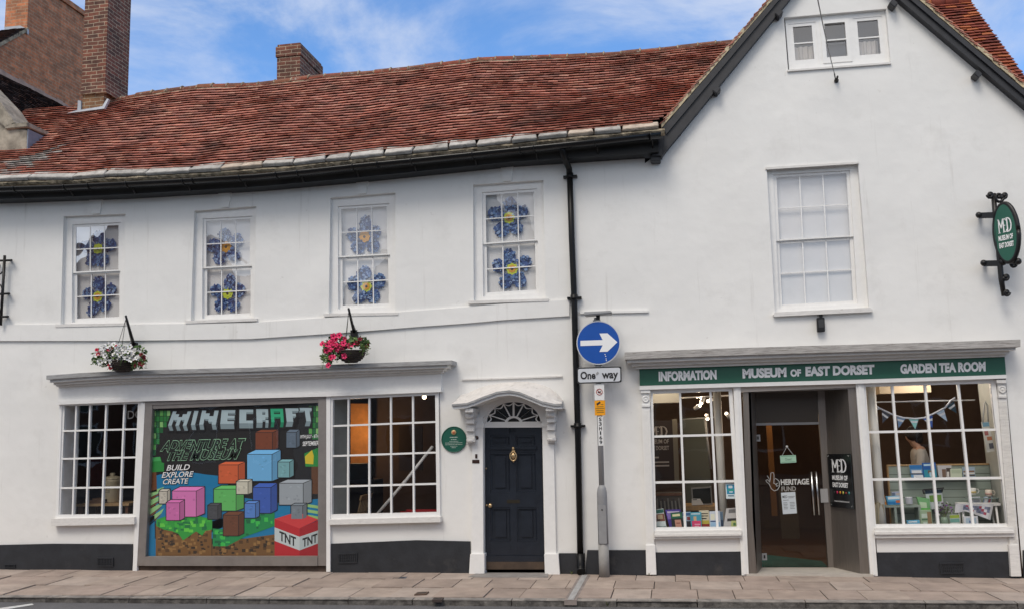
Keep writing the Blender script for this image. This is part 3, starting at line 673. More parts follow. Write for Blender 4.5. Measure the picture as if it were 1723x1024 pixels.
fl = MB(); fl.pp([(812, 709), (913, 708), (913, 718.2), (812, 718.6)], .10, .03)
hub = (864, 710.5); fy = .055
def arc(r0, r1, a0, a1, n, y0, y1, sx=1., sy=.77):
    for i in range(n):
        g0, g1 = a0+(a1-a0)*i/n, a0+(a1-a0)*(i+1)/n
        e = lambda g, r: (hub[0]-math.cos(g)*r*sx, hub[1]-math.sin(g)*r*sy)
        fl.pp([e(g0, r0), e(g0, r1), e(g1, r1), e(g1, r0)], y0, y1)
arc(45.5, 50, 0, math.pi, 24, .10, .03); arc(10.5, 15, 0, math.pi, 12, .08, .045)
for i in range(8):
    g = math.pi*(i+.0)/8
    if i: 
        e = lambda r, o: (hub[0]-math.cos(g)*r+math.sin(g)*o, hub[1]-(math.sin(g)*r+math.cos(g)*o*-1)*.77)
        fl.pp([e(14.6, -1.5), e(45, -1.5), e(45, 1.5), e(14.6, 1.5)], .075, .05)
    a0, a1 = math.pi*i/8, math.pi*(i+1)/8                             # scalloped swags between the spokes
    for j in range(5):
        t0, t1 = j/5, (j+1)/5; r_ = lambda t: 44.5-6*math.sin(math.pi*t)
        e = lambda t, o: (hub[0]-math.cos(a0+(a1-a0)*t)*(r_(t)+o), hub[1]-math.sin(a0+(a1-a0)*t)*(r_(t)+o)*.77)
        fl.pp([e(t0, -1.1), e(t0, 1.1), e(t1, 1.1), e(t1, -1.1)], .075, .052)
fan = fl.build('fanlight', M_white, house)
g = MB(); g.face([U(a, b, .062) for a, b in [(815, 709), (820, 690), (835, 678), (863, 674), (890, 678), (906, 690), (911, 709)]]); g.build('glass', M_glassl, fan, fix=False)
ha = [(760, 679), (785, 677), (798, 672.5), (811, 667), (836, 658), (856.5, 655.5), (874, 658.5), (893, 666), (912, 674), (934, 678.5), (945, 678)]
hb = [(775, 664), (789, 660), (803, 653), (817, 648), (849, 643), (868, 641.5), (887, 641.5), (906, 645), (925, 651.6), (938, 662), (947, 672)]
mb = MB(); HY = -.46
fa_ = [U(a, b, HY) for a, b in ha]; wa_ = [U(a, b, 0) for a, b in hb]; dz = Vector((0, 0, .028))
for i in range(len(ha)-1):
    mid0 = fa_[i].lerp(wa_[i], .45)+Vector((0, 0, -.015)); mid1 = fa_[i+1].lerp(wa_[i+1], .45)+Vector((0, 0, -.015))
    mb.face([fa_[i], fa_[i+1], mid1, mid0], 2, True); mb.face([mid0, mid1, wa_[i+1], wa_[i]], 2, True)
    b0, b1 = fa_[i]-dz, fa_[i+1]-dz
    mb.face([fa_[i], fa_[i+1], b1, b0], 0)
    in0, in1 = b0+Vector((0, .03, 0)), b1+Vector((0, .03, 0)); c0, c1 = in0-Vector((0, 0, .04)), in1-Vector((0, 0, .04))
    mb.face([b0, b1, in1, in0], 0); mb.face([in0, in1, c1, c0], 1)
    mb.face([c0, c1, Vector((c1.x, 0, c1.z)), Vector((c0.x, 0, c0.z))], 1, True)
mb.build('door_hood', [M_lead, M_white, mat('stained_plaster', (.66, .63, .60), .85, var=.12, vscale=9., stain=[((.25, .23, .21), 13., .58, .74, .7)])], house, fix=False)
for cx_, y0_ in ((789, 686), (925, 684)):                             # scrolled consoles
    k = MB(); w = 7
    for a, b, h, dd in ((0, 0, 7, .40), (1, 6, 9, .30), (2, 14, 12, .24), (2, 25, 14, .17), (2.5, 38, 12, .12), (3, 49, 8, .16), (3, 56, 5, .10)):
        k.pp([(cx_+a-w, y0_+b), (cx_+a+w, y0_+b), (cx_+a+w, y0_+b+h), (cx_+a-w, y0_+b+h)], 0, -dd)
    c = U(cx_+1, y0_+12, -.26); k.lathe(c-Vector((.06, 0, 0)), [(.045, 0), (.045, .12)], 14, ax=(1, 0, 0))
    c = U(cx_+3, y0_+54, -.13); k.lathe(c-Vector((.055, 0, 0)), [(.035, 0), (.035, .11)], 12, ax=(1, 0, 0))
    k.build('hood_console', M_trim, house, bevel=.006)
s = MB(); s.pp([(777, 636.5), (946, 631), (946, 633.4), (777, 639)], 0, -.03); s.build('drip_moulding', M_trim, house)
s = MB(); s.pp([(800, 956), (924, 955), (928, 961), (797, 963)], .10, -.13); ds = s; 
p4 = [(U(803, 958).x, .0), (U(923, 958).x, .0), (U(928, 958).x, -.36), (U(796, 958).x, -.36)]
ds = MB(); ds.hexa([(a, b, -.05) for a, b in p4], [(a, b, .028) for a, b in p4]); ds.build('doorstep', mat('step_stone', (.27, .25, .235), .9, var=.2, bump=.3), house, bevel=.008)
b = MB(); c = U(802, 735.5, -.05); b.lathe(c, [(.001, 0), (.028, .001), (.028, .012), (.02, .018), (.003, .02)], 16, ax=(0, -1, 0)); b.build('bell_push', mat('dark_bronze', (.05, .025, .02), .4, metal=.4), house); b = MB(); b.pp([(799.5, 763), (803, 763), (803, 770), (799.5, 770)], -.045, -.06); b.build('lock_plate', MATS['dark_bronze'], house); b = MB(); b.pp([(794.5, 772.5), (806.5, 772.5), (806.5, 778.5), (794.5, 778.5)], -.045, -.056)
b.build('name_plate', MATS['dark_bronze'], house)

# rooms behind the glass
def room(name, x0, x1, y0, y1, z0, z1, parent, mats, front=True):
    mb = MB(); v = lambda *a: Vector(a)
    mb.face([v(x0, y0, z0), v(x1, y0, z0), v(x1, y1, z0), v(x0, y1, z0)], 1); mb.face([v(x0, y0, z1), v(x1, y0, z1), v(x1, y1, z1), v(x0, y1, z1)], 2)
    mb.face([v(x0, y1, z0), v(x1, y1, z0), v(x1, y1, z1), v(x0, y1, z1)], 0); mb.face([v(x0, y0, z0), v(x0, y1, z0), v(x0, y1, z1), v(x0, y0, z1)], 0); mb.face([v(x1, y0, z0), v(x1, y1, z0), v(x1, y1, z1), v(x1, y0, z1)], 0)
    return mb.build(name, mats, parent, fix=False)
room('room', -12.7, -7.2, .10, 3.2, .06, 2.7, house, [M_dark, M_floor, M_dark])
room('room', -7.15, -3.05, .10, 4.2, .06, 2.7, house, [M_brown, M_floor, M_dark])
M_sh = mat('grey_shutter', (.30, .31, .29), .6, var=.1)
s = MB(); s.face([U(559, 664, .12), U(588, 664, .45), U(588, 875, .45), U(559, 875, .12)]); s.build('shutter_case', M_sh, house, fix=False); s = MB(); s.face([U(106, 676, .06), U(128, 676, .5), U(120, 872, .5), U(96, 872, .06)]); s.build('shutter_case', M_sh, house, fix=False)
s = MB(); s.face([(-2.75, .3, 0), (-1.6, .3, 0), (-1.6, .3, 2.7), (-2.75, .3, 2.7)]); s.build('hall', M_dark, house, fix=False)
s = MB(); s.face([U(590, 678, 3.9), U(624, 678, 3.9), U(622, 785, 3.9), U(590, 790, 3.9)]); s.build('lit_wall', mat('orange_wall', (.75, .34, .10), .8, var=.2), house, fix=False)

# ================================================================== the gabled house on the right
gab = thing('gabled_house', 'white rendered house with steep gable, black bargeboards and green fronted shop with steel entrance', 'house', (2.5, 0, 0))
BY = -.12
bl = lambda x: 45.4-1.219*(x-1290); br = lambda x: 1.5+.846*(x-1515.6)
outer = [(1086.5, 651), (1692, 633), (1722, 975), (1990, 995), (1990, br(1990)-14), (1404, -112), (1103, 262), (1085, 275)]
GW = dict(op=[(1319, 30), (1491, 15), (1499, 106), (1326, 119)])
MW = dict(op=[(1290, 284), (1444, 274.5), (1463, 518), (1304, 526)], sash=[(1301, 294), (1430, 286.5), (1443, 511), (1311.5, 519)])
fillwall('wall', outer, [GW['op'], MW['op']], gab, M_wall)
f, sa = sash(gab, 'window', MW, 3, 2, y0=.08, gm=M_glassb, blind=.10, fw=.045)
s = MB(); s.pp([(1304, 525), (1464, 517), (1468, 520), (1469, 524), (1303, 532), (1301, 529)], .03, -.06); s.build('sill', M_trim, f)
s = MB(); s.pp([(1288, 281.5), (1445, 272), (1445, 275.5), (1288, 285.5)], .0, -.02); s.build('drip', M_trim, f)
# attic casements
qg = Q((1321, 33), (1489, 18), (1497, 105), (1328, 118), y=.06)
fr = MB()
def inv(px, py):                                   # photo point -> patch coordinates (approximately)
    u, v = .5, .5
    p = U(px, py, .06)
    for _ in range(12):
        e = p-qg(u, v); u += e.dot((qg.b-qg.a).normalized())/qg.w; v += e.dot((qg.e-qg.a).normalized())/qg.h
    return u, v
for t in ((0, 0, 1, .10), (0, .93, 1, 1)): fr.q(qg, *t, -.06, .0)
for u0, u1 in ((0, .03), (.305, .345), (.635, .675), (.965, 1)): fr.q(qg, u0, .10, u1, .93, -.06, .0)
fw_ = fr.build('window', M_white, gab)
s = MB(); s.pp([(1325, 117.5), (1499, 104.5), (1500, 107.5), (1325, 120.5)], .03, -.03); s.build('sill', M_trim, fw_)
for i, (u0, u1) in enumerate(((.03, .305), (.345, .635), (.675, .965))):
    m_ = MB(); d1 = .012 if i == 1 else -.008; a = .042
    m_.q(qg, u0, .10, u0+a, .93, -.05, d1); m_.q(qg, u1-a, .10, u1, .93, -.05, d1); m_.q(qg, u0+a, .10, u1-a, .16, -.05, d1); m_.q(qg, u0+a, .82, u1-a, .93, -.05, d1); m_.q(qg, u0+a, .475, u1-a, .50, -.045, d1-.006)
    cs_ = m_.build('casement', M_white, fw_)
    g = MB(); g.face([qg(u0+.03, .12, -.03), qg(u1-.03, .12, -.03), qg(u1-.03, .85, -.03), qg(u0+.03, .85, -.03)]); g.build('glass', M_glassb, fw_, fix=False)
for u0, u1 in ((.02, .31), (.36, .44), (.69, .94)):
    m_ = MB(); n = 16
    for k in range(n):
        t0, t1 = u0+(u1-u0)*k/n, u0+(u1-u0)*(k+1)/n; z0 = .02*math.sin(k*1.9); z1_ = .02*math.sin((k+1)*1.9)
        v0 = .46 if u0 != .36 else .40+k*.03
        m_.face([qg(t0, v0, -.20+z0), qg(t1, v0, -.20+z1_), qg(t1, 1.0, -.20+z1_), qg(t0, 1.0, -.20+z0)], 0, True)
    m_.build('curtain', mat('net_curtain', (.75, .72, .69), .9), fw_, fix=False)
m_ = MB(); m_.face([qg(-.1, -.1, -.45), qg(1.1, -.1, -.45), qg(1.1, 1.1, -.45), qg(-.1, 1.1, -.45)]); m_.face([qg(-.05, .02, -.3), qg(1.05, .02, -.3), qg(1.05, .36, -.4), qg(-.05, .36, -.4)]); m_.build('attic_room', mat('attic_grey', (.42, .42, .43), .9), gab, fix=False)

# bargeboards, purlin ends, verge, roof slopes
def barge(xa, xb, fn, t, parent):
    mb = MB(); mb.pp([(xa, fn(xa)), (xb, fn(xb)), (xb, fn(xb)-t), (xa, fn(xa)-t)], .02, BY)
    o = 9; mb.pp([(xa, fn(xa)-t+o), (xb, fn(xb)-t+o), (xb, fn(xb)-t-1), (xa, fn(xa)-t-1)], -.06, BY-.035)
    return mb.build('bargeboard', M_barge, parent)
mb = MB(); mb.pp([(1114, 262), (1113, 218), (1404, bl(1404)-25), (1404, bl(1404))], .02, BY); mb.pp([(1121, 226), (1116, 214), (1404, bl(1404)-26), (1404, bl(1404)-17)], -.06, BY-.03); mb.build('bargeboard', M_barge, gab)
barge(1404.5, 1990, br, 25, gab)
s = MB(); s.pp([(1097, 221), (1116, 218), (1114, 262), (1098, 262)], .02, -.20); s.build('bargeboard_foot', M_barge, gab)
for a, b, w, h in ((1103, 265, 8.5, 6.5), (1206, 150.5, 6, 5), (1311, 21, 6, 5), (1504, 5, 6, 5), (1646, 124, 6, 5)):
    s = MB(); an = -.9 if a < 1400 else .7; ca, sa_ = math.cos(an), math.sin(an)
    if a < 1110: ca, sa_ = 1, 0
    s.pp([(a+ca*x-sa_*y, b+sa_*x+ca*y) for x, y in ((-w, -h), (w, -h), (w, h), (-w, h))], .0, -.16); s.build('purlin_end', M_barge, gab, bevel=.01)
AP = U(1404, bl(1404)-25, BY); zr = AP.z
pL, pR = U(1113, 217, BY), U(1990, br(1990)-25, BY)
def vergeS(p0, p1, back=6.):                       # roof slope running back from the verge line p0 (eave) -> p1 (ridge)
    ln = (p1-p0).length
    return (lambda a, b: p0.lerp(p1, b/ln)+Vector((0, a, .012*math.sin(b*3.1+a)))), ln
mb = MB()
for p0 in (pL, pR):
    e = Vector((0, -.05, .04)); Sf, ln = vergeS(p0+e, AP+e)
    tiles(mb, Sf, .5, ln, 1.6, 0, gauge=.085, lift=.036)
    mb.hexa([p0+Vector((0, .3, -.06)), AP+Vector((0, .3, -.06)), AP+Vector((0, 5.5, -.06)), p0+Vector((0, 5.5, -.06))], [p0+Vector((0, .3, .05)), AP+Vector((0, .3, .05)), AP+Vector((0, 5.5, .05)), p0+Vector((0, 5.5, .05))], 1)
groof = mb.build('roof', [M_tile, M_dark], gab)
mb = MB()
for p0 in (pL, pR):                                # lumpy mortar pointing under the verge tiles
    n = 46
    for i in range(n):
        a, b = p0.lerp(AP, i/n), p0.lerp(AP, (i+1)/n); y = Vector((0, -.035+rnd(-.012, .012), 0)); h = Vector((0, 0, .075+rnd(-.012, .012)))
        mb.hexa([a+Vector((0, .2, 0)), b+Vector((0, .2, 0)), b+Vector((0, .2, 0))+h, a+Vector((0, .2, 0))+h], [a+y, b+y, b+y+h, a+y+h])
mb.build('verge_mortar', mat('pale_verge_mortar', (.55, .46, .31), .95, var=.3, vscale=14., bump=.5, bscale=30., stain=[((.2, .14, .09), 9., .58, .7, .7)]), groof)
# cross roof behind, on the right
r0, r1 = U(1540, 11, 2.2), U(1632, 2, 2.2); e1 = UX(1723, 128, r1.x); sl_ = (e1-r1); e1 = r1+sl_*1.15; e0 = r0+sl_*1.15; A_ = (r1-r0).length; B_ = (e1-r1).length
Sf = lambda a, b: e0.lerp(e1, a/A_).lerp(r0.lerp(r1, a/A_), b/B_)
e0 = e0.lerp(e1, -.6); r0 = r0.lerp(r1, -.6); A_ *= 1.6
mb = MB(); tiles(mb, Sf, A_, B_, 1.6, 0, gauge=.095, lift=.040)
mb.hexa([Sf(0, 0)-Vector((0, 0, .08)), Sf(A_, 0)-Vector((0, 0, .08)), Sf(A_, B_)-Vector((0, 0, .08)), Sf(0, B_)-Vector((0, 0, .08))], [Sf(0, 0), Sf(A_, 0), Sf(A_, B_), Sf(0, B_)], 1)
mb.face([Sf(A_, 0)-Vector((.02, 0, .08)), Sf(A_, B_)-Vector((.02, 0, .08)), Sf(A_, B_)+Vector((-.02, 3, -3)), Sf(A_, 0)+Vector((-.02, 3, -3))], 1)
rr = mb.build('rear_roof', [M_tileor, M_dark], gab)
mb = MB()
for i in range(4):
    a, b = r0.lerp(r1, .4+i*.15), r0.lerp(r1, .4+(i+1)*.15-.005); mb.tube([a+Vector((0, 0, 0)), b+Vector((0, 0, 0))], .10, 10)
mb.build('ridge_tiles', M_tileor, rr)

# shop front
s = MB(); tp = [(1051, 592), (1130, 588.5), (1260, 584), (1400, 580), (1560, 575.5), (1717, 570.5)]
s.band([(a, b+12) for a, b in tp], tp, 0, -.32); s.build('cornice_lead', mat('weathered_board', (.42, .40, .38), .75, var=.35, vscale=5., stretch=(1, 3, 16), stain=[((.13, .11, .09), 7., .52, .66, .85), ((.6, .58, .55), 17., .64, .72, .8)]), gab, weld=True)
s = MB(); t2 = [(1055, 602.5), (1400, 590.5), (1709, 581)]; s.band([(a, b+7) for a, b in t2], t2, 0, -.26); t3 = [(1063, 607), (1400, 595.5), (1698, 586)]
s.band([(a, b+8) for a, b in t3], t3, 0, -.17); t4 = [(1069, 612), (1400, 601), (1692, 591)]; s.band([(a, b+8) for a, b in t4], t4, 0, -.10); s.build('cornice', M_trim, gab, weld=True)
s = MB(); f1 = [(1077, 616), (1400, 606), (1689, 596)]; f2 = [(1077, 656), (1400, 648), (1690, 637)]; s.band(f2, f1, .05, -.02); s.build('fascia_backing', M_white, gab, weld=True)
s = MB(); s.band([(1076, 655), (1240, 650), (1440, 644.5), (1694, 635.5)], [(1076, 648.5), (1240, 643.5), (1440, 638), (1694, 629.5)], 0, -.10); s.build('head_moulding', M_white, gab, weld=True)
s = MB(); s.pp([(1246, 649), (1442, 643.5), (1442, 650.5), (1246, 659)], .1, -.03); s.build('lintel', mat('beige_lintel', (.56, .50, .44), .6, var=.08), gab)
for tl, tr, b_r, b_l in ((1079, 1093, 1103, 1089), (1678, 1692, 1719, 1703)):
    k = MB(); pt = lambda x, y: (x, y); top = 655 if tl < 1200 else 638; bt = 966 if tl < 1200 else 969
    k.pp([(tl, top), (tr, top), (b_r, bt), (b_l, bt)], .06, -.055)
    L_ = lambda t, a: (tl+(b_l-tl)*t+a, top+(bt-top)*t)
    k.pp([L_(.0, -1), L_(.0, 15), L_(.018, 15), L_(.018, -1)], .0, -.085); k.pp([L_(.08, 0), L_(.08, 14), L_(.092, 14), L_(.092, 0)], .0, -.075)
    k.pp([L_(.84, -1), L_(.84, 15), L_(1.0, 15.5), L_(1.0, -1.5)], .0, -.085)
    for o in (2, 5.2, 8.4, 11.4): k.pp([L_(.11, o), L_(.11, o+1.3), L_(.83, o+1.3), L_(.83, o)], -.05, -.062)
    c = U(*L_(.05, 7), -.055); k.lathe(c, [(.045, 0), (.05, .012), (.032, .016), (.028, .008), (.012, .02), (.004, .024)], 16, ax=(0, -1, 0))
    k.build('pilaster', M_trim if tl > 1200 else M_white, gab, bevel=.003)
for q_ in ([(1234, 650), (1246, 649.5), (1260, 967), (1248, 967)], [(1440, 644), (1453, 643.5), (1477, 968), (1465, 968.5)]):
    k = MB(); k.pp(q_, .08, -.055); xo = 4
    k.pp([(q_[0][0]+xo, q_[0][1]+2), (q_[1][0]-xo, q_[1][1]+2), (q_[2][0]-xo, q_[2][1]-2), (q_[3][0]+xo, q_[3][1]-2)], -.05, -.066); k.build('door_post', M_white, gab)
f, qL = grid('shop_window', [(1094, 655), (1232, 650), (1247, 892), (1100, 893)], [.365, .735], [.335, .66], gab, -.01, fw=(.035, .05, .055, .05), bw=.03)
s = MB(); s.pp([(1101, 893), (1248, 891), (1248, 904), (1101, 906)], .0, -.09); s.pp([(1101, 898), (1248, 896.5), (1248, 900), (1101, 902)], .0, -.12); s.build('sill', M_trim, f)
f, qR = grid('shop_window', [(1452, 643), (1674, 636.5), (1704, 887), (1470, 888)], [.225, .475, .725], [.345, .67], gab, -.01, fw=(.03, .06, .055, .05), bw=.03)
s = MB(); s.pp([(1472, 887.5), (1706, 886), (1707, 902), (1473, 904.5)], .0, -.09); s.pp([(1472, 894), (1707, 892), (1707, 896), (1472, 898.5)], .0, -.12); s.build('sill', M_trim, f)
for a, b, c_, d_ in ((1102, 1249, 1103, 1250), (1474, 1706, 1476, 1713)):
    s = MB(); s.pp([(a, 904), (b, 902), (c_+147 if a < 1200 else 1709, 928), (c_, 929)], .06, -.02); s.build('stall_panel', M_wall2, gab)
    s = MB(); s.pp([(c_, 928.5), (d_ if a < 1200 else 1709, 927), (d_, 974), (c_+1, 974)], .06, -.035); s.build('plinth', M_plinth, gab)
vent([(1581, 946), (1622, 945), (1623, 964), (1583, 965)], -.04, gab, 11)
s = MB(); s.pp([(1722, 925), (1990, 925), (1990, 990), (1722, 975)], .0, -.03); s.build('plinth', M_plinth, gab)

# steel lined entrance with a glass door
ED = .50
A0, A1, B0, B1 = U(1250, 655, -.01), U(1258, 969, -.01), U(1263, 655, -.01), U(1274, 969, -.01)
ent = MB()
def slab(pts, th): t = [Vector(p) for p in pts]; ent.hexa([p+Vector(th) for p in t], t)
ent.hexa([p+Vector((0, .05, 0)) for p in (A0, B0, B1, A1)], [A0, B0, B1, A1])
Lt, Lb = U(1270, 655, ED), U(1283, 961, ED); slab([B0, Lt, Lb, B1], (-.03, .0, 0))
Rt0, Rb0, Rt1, Rb1 = U(1387, 648, ED), U(1403, 957, ED), U(1426, 647, -.01), U(1448, 969, -.01)
slab([Rt0, Rt1, Rb1, Rb0], (.03, .01, 0))
ent.hexa([p+Vector((0, .05, 0)) for p in (Rt1, U(1442, 646, -.01), U(1468, 969, -.01), Rb1)], [Rt1, U(1442, 646, -.01), U(1468, 969, -.01), Rb1])
ent.hexa([p+Vector((0, .06, 0)) for p in (U(1375, 655, ED), Rt0, Rb0, U(1393, 957, ED))], [U(1375, 655, ED), Rt0, Rb0, U(1393, 957, ED)])
entrance = ent.build('entrance_lining', M_steel, gab)
s = MB(); tt = [A0, U(1442, 646, -.01), Rt0, Lt]; zc_ = U(1300, 657.5, -.01).z; s.hexa([Vector((p.x, p.y, zc_+.03)) for p in tt], [Vector((p.x, p.y, zc_)) for p in tt]); s.build('entrance_soffit', M_steel, gab)
TQ = Q((1270, 660), (1376, 657), (1377, 711), (1270, 713), y=ED); s = MB(); s.q(TQ, 0, 0, 1, .96, -.04, -.0); s.build('transom_panel', mat('bronze_glass', (.10, .085, .07), .25, metal=.3), gab)
s = MB(); s.pp([(1269, 711), (1378, 709), (1378, 713), (1269, 715)], ED+.02, ED-.012); s.build('transom_bar', M_grey, gab)
GQ = Q((1270, 714), (1377, 712), (1394, 955), (1283.5, 959), y=ED)
g = MB(); g.q(GQ, 0, 0, 1, .995, -.012, 0); gd = g.build('glass_door', glassmat('tinted_glass', (.62, .56, .48), wav=.01), gab)
for v in (.09, .905):
    h = MB(); h.q(GQ, .0, v-.022, .075, v+.025, -.02, .012); h.q(GQ, .025, v-.010, .05, v+.012, .012, .016, 1); h.build('hinge', [M_grey, M_ink], gd)
h = MB(); h.q(GQ, .955, .455, 1.07, .55, -.02, .014); h.build('lock_case', M_grey, gd)
h = MB()
for u0, u1, d in ((.829, .831, .06), (.903, .905, .06)):
    h = MB(); h.tube([GQ(u0, .333, d), GQ(u1, .632, d)], .014, 10); h.tube([GQ(u0, .375, -.0), GQ(u0+.001, .375, d)], .010, 8); h.tube([GQ(u1, .59, 0), GQ(u1, .59, d)], .010, 8); h.build('handle', M_chrome, gd)
letter = mat('etched_white', (.62, .62, .60), .7); letterd = mat('etched_grey', (.30, .29, .27), .7)
text('HERITAGE', GQ, .356, .382, .795, .422, .003, letter, 'lettering', gd, .03); text('FUND', GQ, .36, .432, .585, .466, .003, letterd, 'lettering', gd, .03)
h = MB()                                           # hand with crossed fingers, drawn in outline
pth = [[(.18, .40), (.20, .42), (.215, .455), (.225, .43), (.235, .375), (.27, .37), (.28, .39), (.275, .44), (.30, .425), (.33, .44), (.35, .455), (.35, .50), (.32, .53), (.27, .54), (.23, .52), (.20, .475), (.165, .455), (.155, .44), (.18, .435), (.215, .46)], [(.275, .44), (.27, .47), (.30, .48), (.325, .47)], [(.30, .48), (.31, .50), (.335, .49)]]
for p_ in pth: h.tube([GQ(.125+(u-.155)*1.06, .333+(v-.37)*.75, .004) for u, v in p_], .0045, 5)
h.build('hand_emblem', letter, gd)
s = MB(); s.hexa([Vector((p.x, p.y, -.05)) for p in (U(1256, 968, -.06), U(1470, 969, -.06), Rb0, Lb)], [Vector((p.x, p.y, .022)) for p in (U(1256, 968, -.06), U(1470, 969, -.06), Rb0, Lb)]); s.build('threshold', mat('pale_stone_step', (.46, .42, .37), .8, var=.12), gab)
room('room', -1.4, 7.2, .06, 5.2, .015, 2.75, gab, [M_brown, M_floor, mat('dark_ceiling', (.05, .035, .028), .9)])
s = MB(); s.face([UZ(1283, 959, .02), UZ(1394, 955, .02), UZ(1394, 944, .02), UZ(1338, 932, .02), UZ(1290, 922, .02)]); 
zz_ = .02; s = MB(); s.face([Vector((U(1283, 958, .55).x, .55, .02)), Vector((U(1394, 955, .55).x, .55, .02)), Vector((U(1394, 955, .55).x, 1.1, .02)), Vector((U(1283, 958, .55).x, 1.9, .02))]); one(s, 'door_mat', mat('green_mat', S(60, 158, 176), .95, var=.15), 'green entrance mat on the floor behind the glass door', 'mat', fix=False)

# floodlight, aerial wire
fl_ = thing('floodlight', 'small black floodlight on the wall under the right sash window', 'light', U(1381, 545, 0))
s = MB(); s.pp([(1374.5, 534), (1387.5, 533.5), (1388.5, 557), (1375.5, 558)], -.03, -.09); s.build('lamp_body', M_iron, fl_, bevel=.006)
s = MB(); s.pp([(1379, 524), (1384, 524), (1384.5, 545), (1379.5, 545)], .0, -.035); s.build('wall_bracket', M_iron, fl_)
s = MB(); s.pp([(1377, 537), (1386, 536.5), (1386.5, 550), (1377.5, 551)], -.09, -.094); s.build('lens', mat('dark_lens', (.05, .05, .05), .15), fl_)
wr = thing('aerial_wire', 'thin black overhead wire anchored to the white gable under the attic window', 'wire', U(1406, 137, 0))
s = MB(); s.tube([U(1406, 137, 0), U(1405, 130, -.10), U(1404, 124, -.14)], .008, 6); s.lathe(U(1407, 137, -.0), [(.03, 0), (.03, .03), (.015, .05), (.012, .12)], 10, ax=(0, -1, .2)); s.build('anchor', M_iron, wr)
s = MB(); a, b = U(1404, 124, -.14), U(1364, -60, -5.0); s.tube([a.lerp(b, t/12)-Vector((0, 0, .35*math.sin(math.pi*t/12)*.2)) for t in range(13)], .006, 5); s.build('cable', M_iron, wr)

# ================================================================== the taller brick neighbour on the left
nb = thing('brick_house', 'tall red brick house with broad chimney and side wall rising behind the left roof end', 'house', (-13.5, 4, 0))
NX = -13.0
uy = lambda a, b: UX(a, b, NX)
w = MB()
pts = [uy(-30, 95), uy(0, 76), uy(45, 49), uy(44, -80), uy(137, -40), uy(137, 20), uy(175, 60)]
p1 = uy(45, 49); p2 = uy(140, 15)
yA, yB = p1.y, p2.y+.12
w.hexa([(NX-.5, yA-3., 4), (NX-.5, yB, 4), (NX-.5, yB, p1.z), (NX-.5, yA, p1.z), (NX-.5, yA-3.0, p1.z-2.65)], [(NX, yA-3., 4), (NX, yB, 4), (NX, yB, p1.z), (NX, yA, p1.z), (NX, yA-3.0, p1.z-2.65)])
w.build('wall', M_brick, nb)
zt = uy(137, 17).z; xa = U(9, 20, yA).x
w = MB(); w.box(xa, yA, p1.z-.3, NX+.003, yB, zt-.12); w.box(xa-.04, yA-.04, zt-.12, NX+.05, yB+.05, zt); w.box(xa+.02, yA+.02, zt, NX-.03, yB-.6, zt+.35)
ck = w.build('chimney', M_brick, nb)
for yy in (yA+.35, yA+.95):
    w = MB(); w.lathe((NX-.4, yy, zt+.3), [(.16, 0), (.17, .05), (.13, .1), (.12, .55), (.15, .6), (.13, .62)], 14); w.build('chimney_pot', M_tileor, ck)
w = MB(); f0 = [U(7, 46, yA-.03), U(34, 43.5, yA-.03), U(46, 49, yA-.03), U(46, 57, yA-.03), U(34, 52, yA-.03), U(8, 53, yA-.03)]; w.hexa([p+Vector((0, .05, 0)) for p in f0], f0); w.build('flashing', M_flash, ck)
# front slope of the neighbour's roof, verge along the side wall
Nr = Vector((NX, yA, p1.z+.03)); Ne = Vector((NX, yA-3.0, p1.z-2.62))
SN = lambda a, b: Ne.lerp(Nr, b/(Nr-Ne).length)+Vector((-3.2+a, 0, 0))
mb = MB(); tiles(mb, SN, 3.24, (Nr-Ne).length, 1.2, 0); nr = mb.build('roof', M_tiledk, nb)
mb = MB(); 
mb.hexa([Ne+Vector((-3.2, 0, -.09)), Ne+Vector((.03, 0, -.09)), Nr+Vector((.03, 0, -.09)), Nr+Vector((-3.2, 0, -.09))], [Ne+Vector((-3.2, 0, -.0)), Ne+Vector((.03, 0, -.0)), Nr+Vector((.03, 0, -.0)), Nr+Vector((-3.2, 0, -.0))])
mb.build('verge_mortar', M_mortar, nr)
# lower wing roof against that wall, falling to a valley beside the long house
vz = uy(50, 150).z; vb = U(38, 188, 2.0); W0 = Vector((NX, .2, vz)); dx = vb.x-NX+.5; dzr = (vb.z-vz)/(vb.x-NX)*dx
SW = lambda a, b: Vector((NX+dx-b/Lw*dx, 4.9-a, vz+dzr*(1-b/Lw)+.02*math.sin(a*1.7)))
Lw = math.hypot(dx, dzr)
mb = MB(); tiles(mb, SW, 4.6, Lw, 1.2, 0)
mb.hexa([SW(0, 0)-Vector((0, 0, .1)), SW(4.6, 0)-Vector((0, 0, .1)), SW(4.6, Lw)-Vector((0, 0, .1)), SW(0, Lw)-Vector((0, 0, .1))], [SW(0, 0), SW(4.6, 0), SW(4.6, Lw), SW(0, Lw)], 1)
wr_ = mb.build('wing_roof', [M_tiledk, M_dark], nb)
mb = MB()
for i in range(24): 
    y0, y1 = 4.9-i*.195, 4.9-(i+1)*.195; h = rnd(.05, .09); mb.hexa([(NX+.002, y0, vz-.06), (NX+.09, y0, vz-.1), (NX+.09, y1, vz-.1), (NX+.002, y1, vz-.06)], [(NX+.002, y0, vz+h), (NX+.05, y0, vz+h), (NX+.05, y1, vz+h), (NX+.002, y1, vz+h)])
mb.build('abutment_mortar', mat('pink_mortar', (.36, .25, .20), .95, var=.3), wr_)
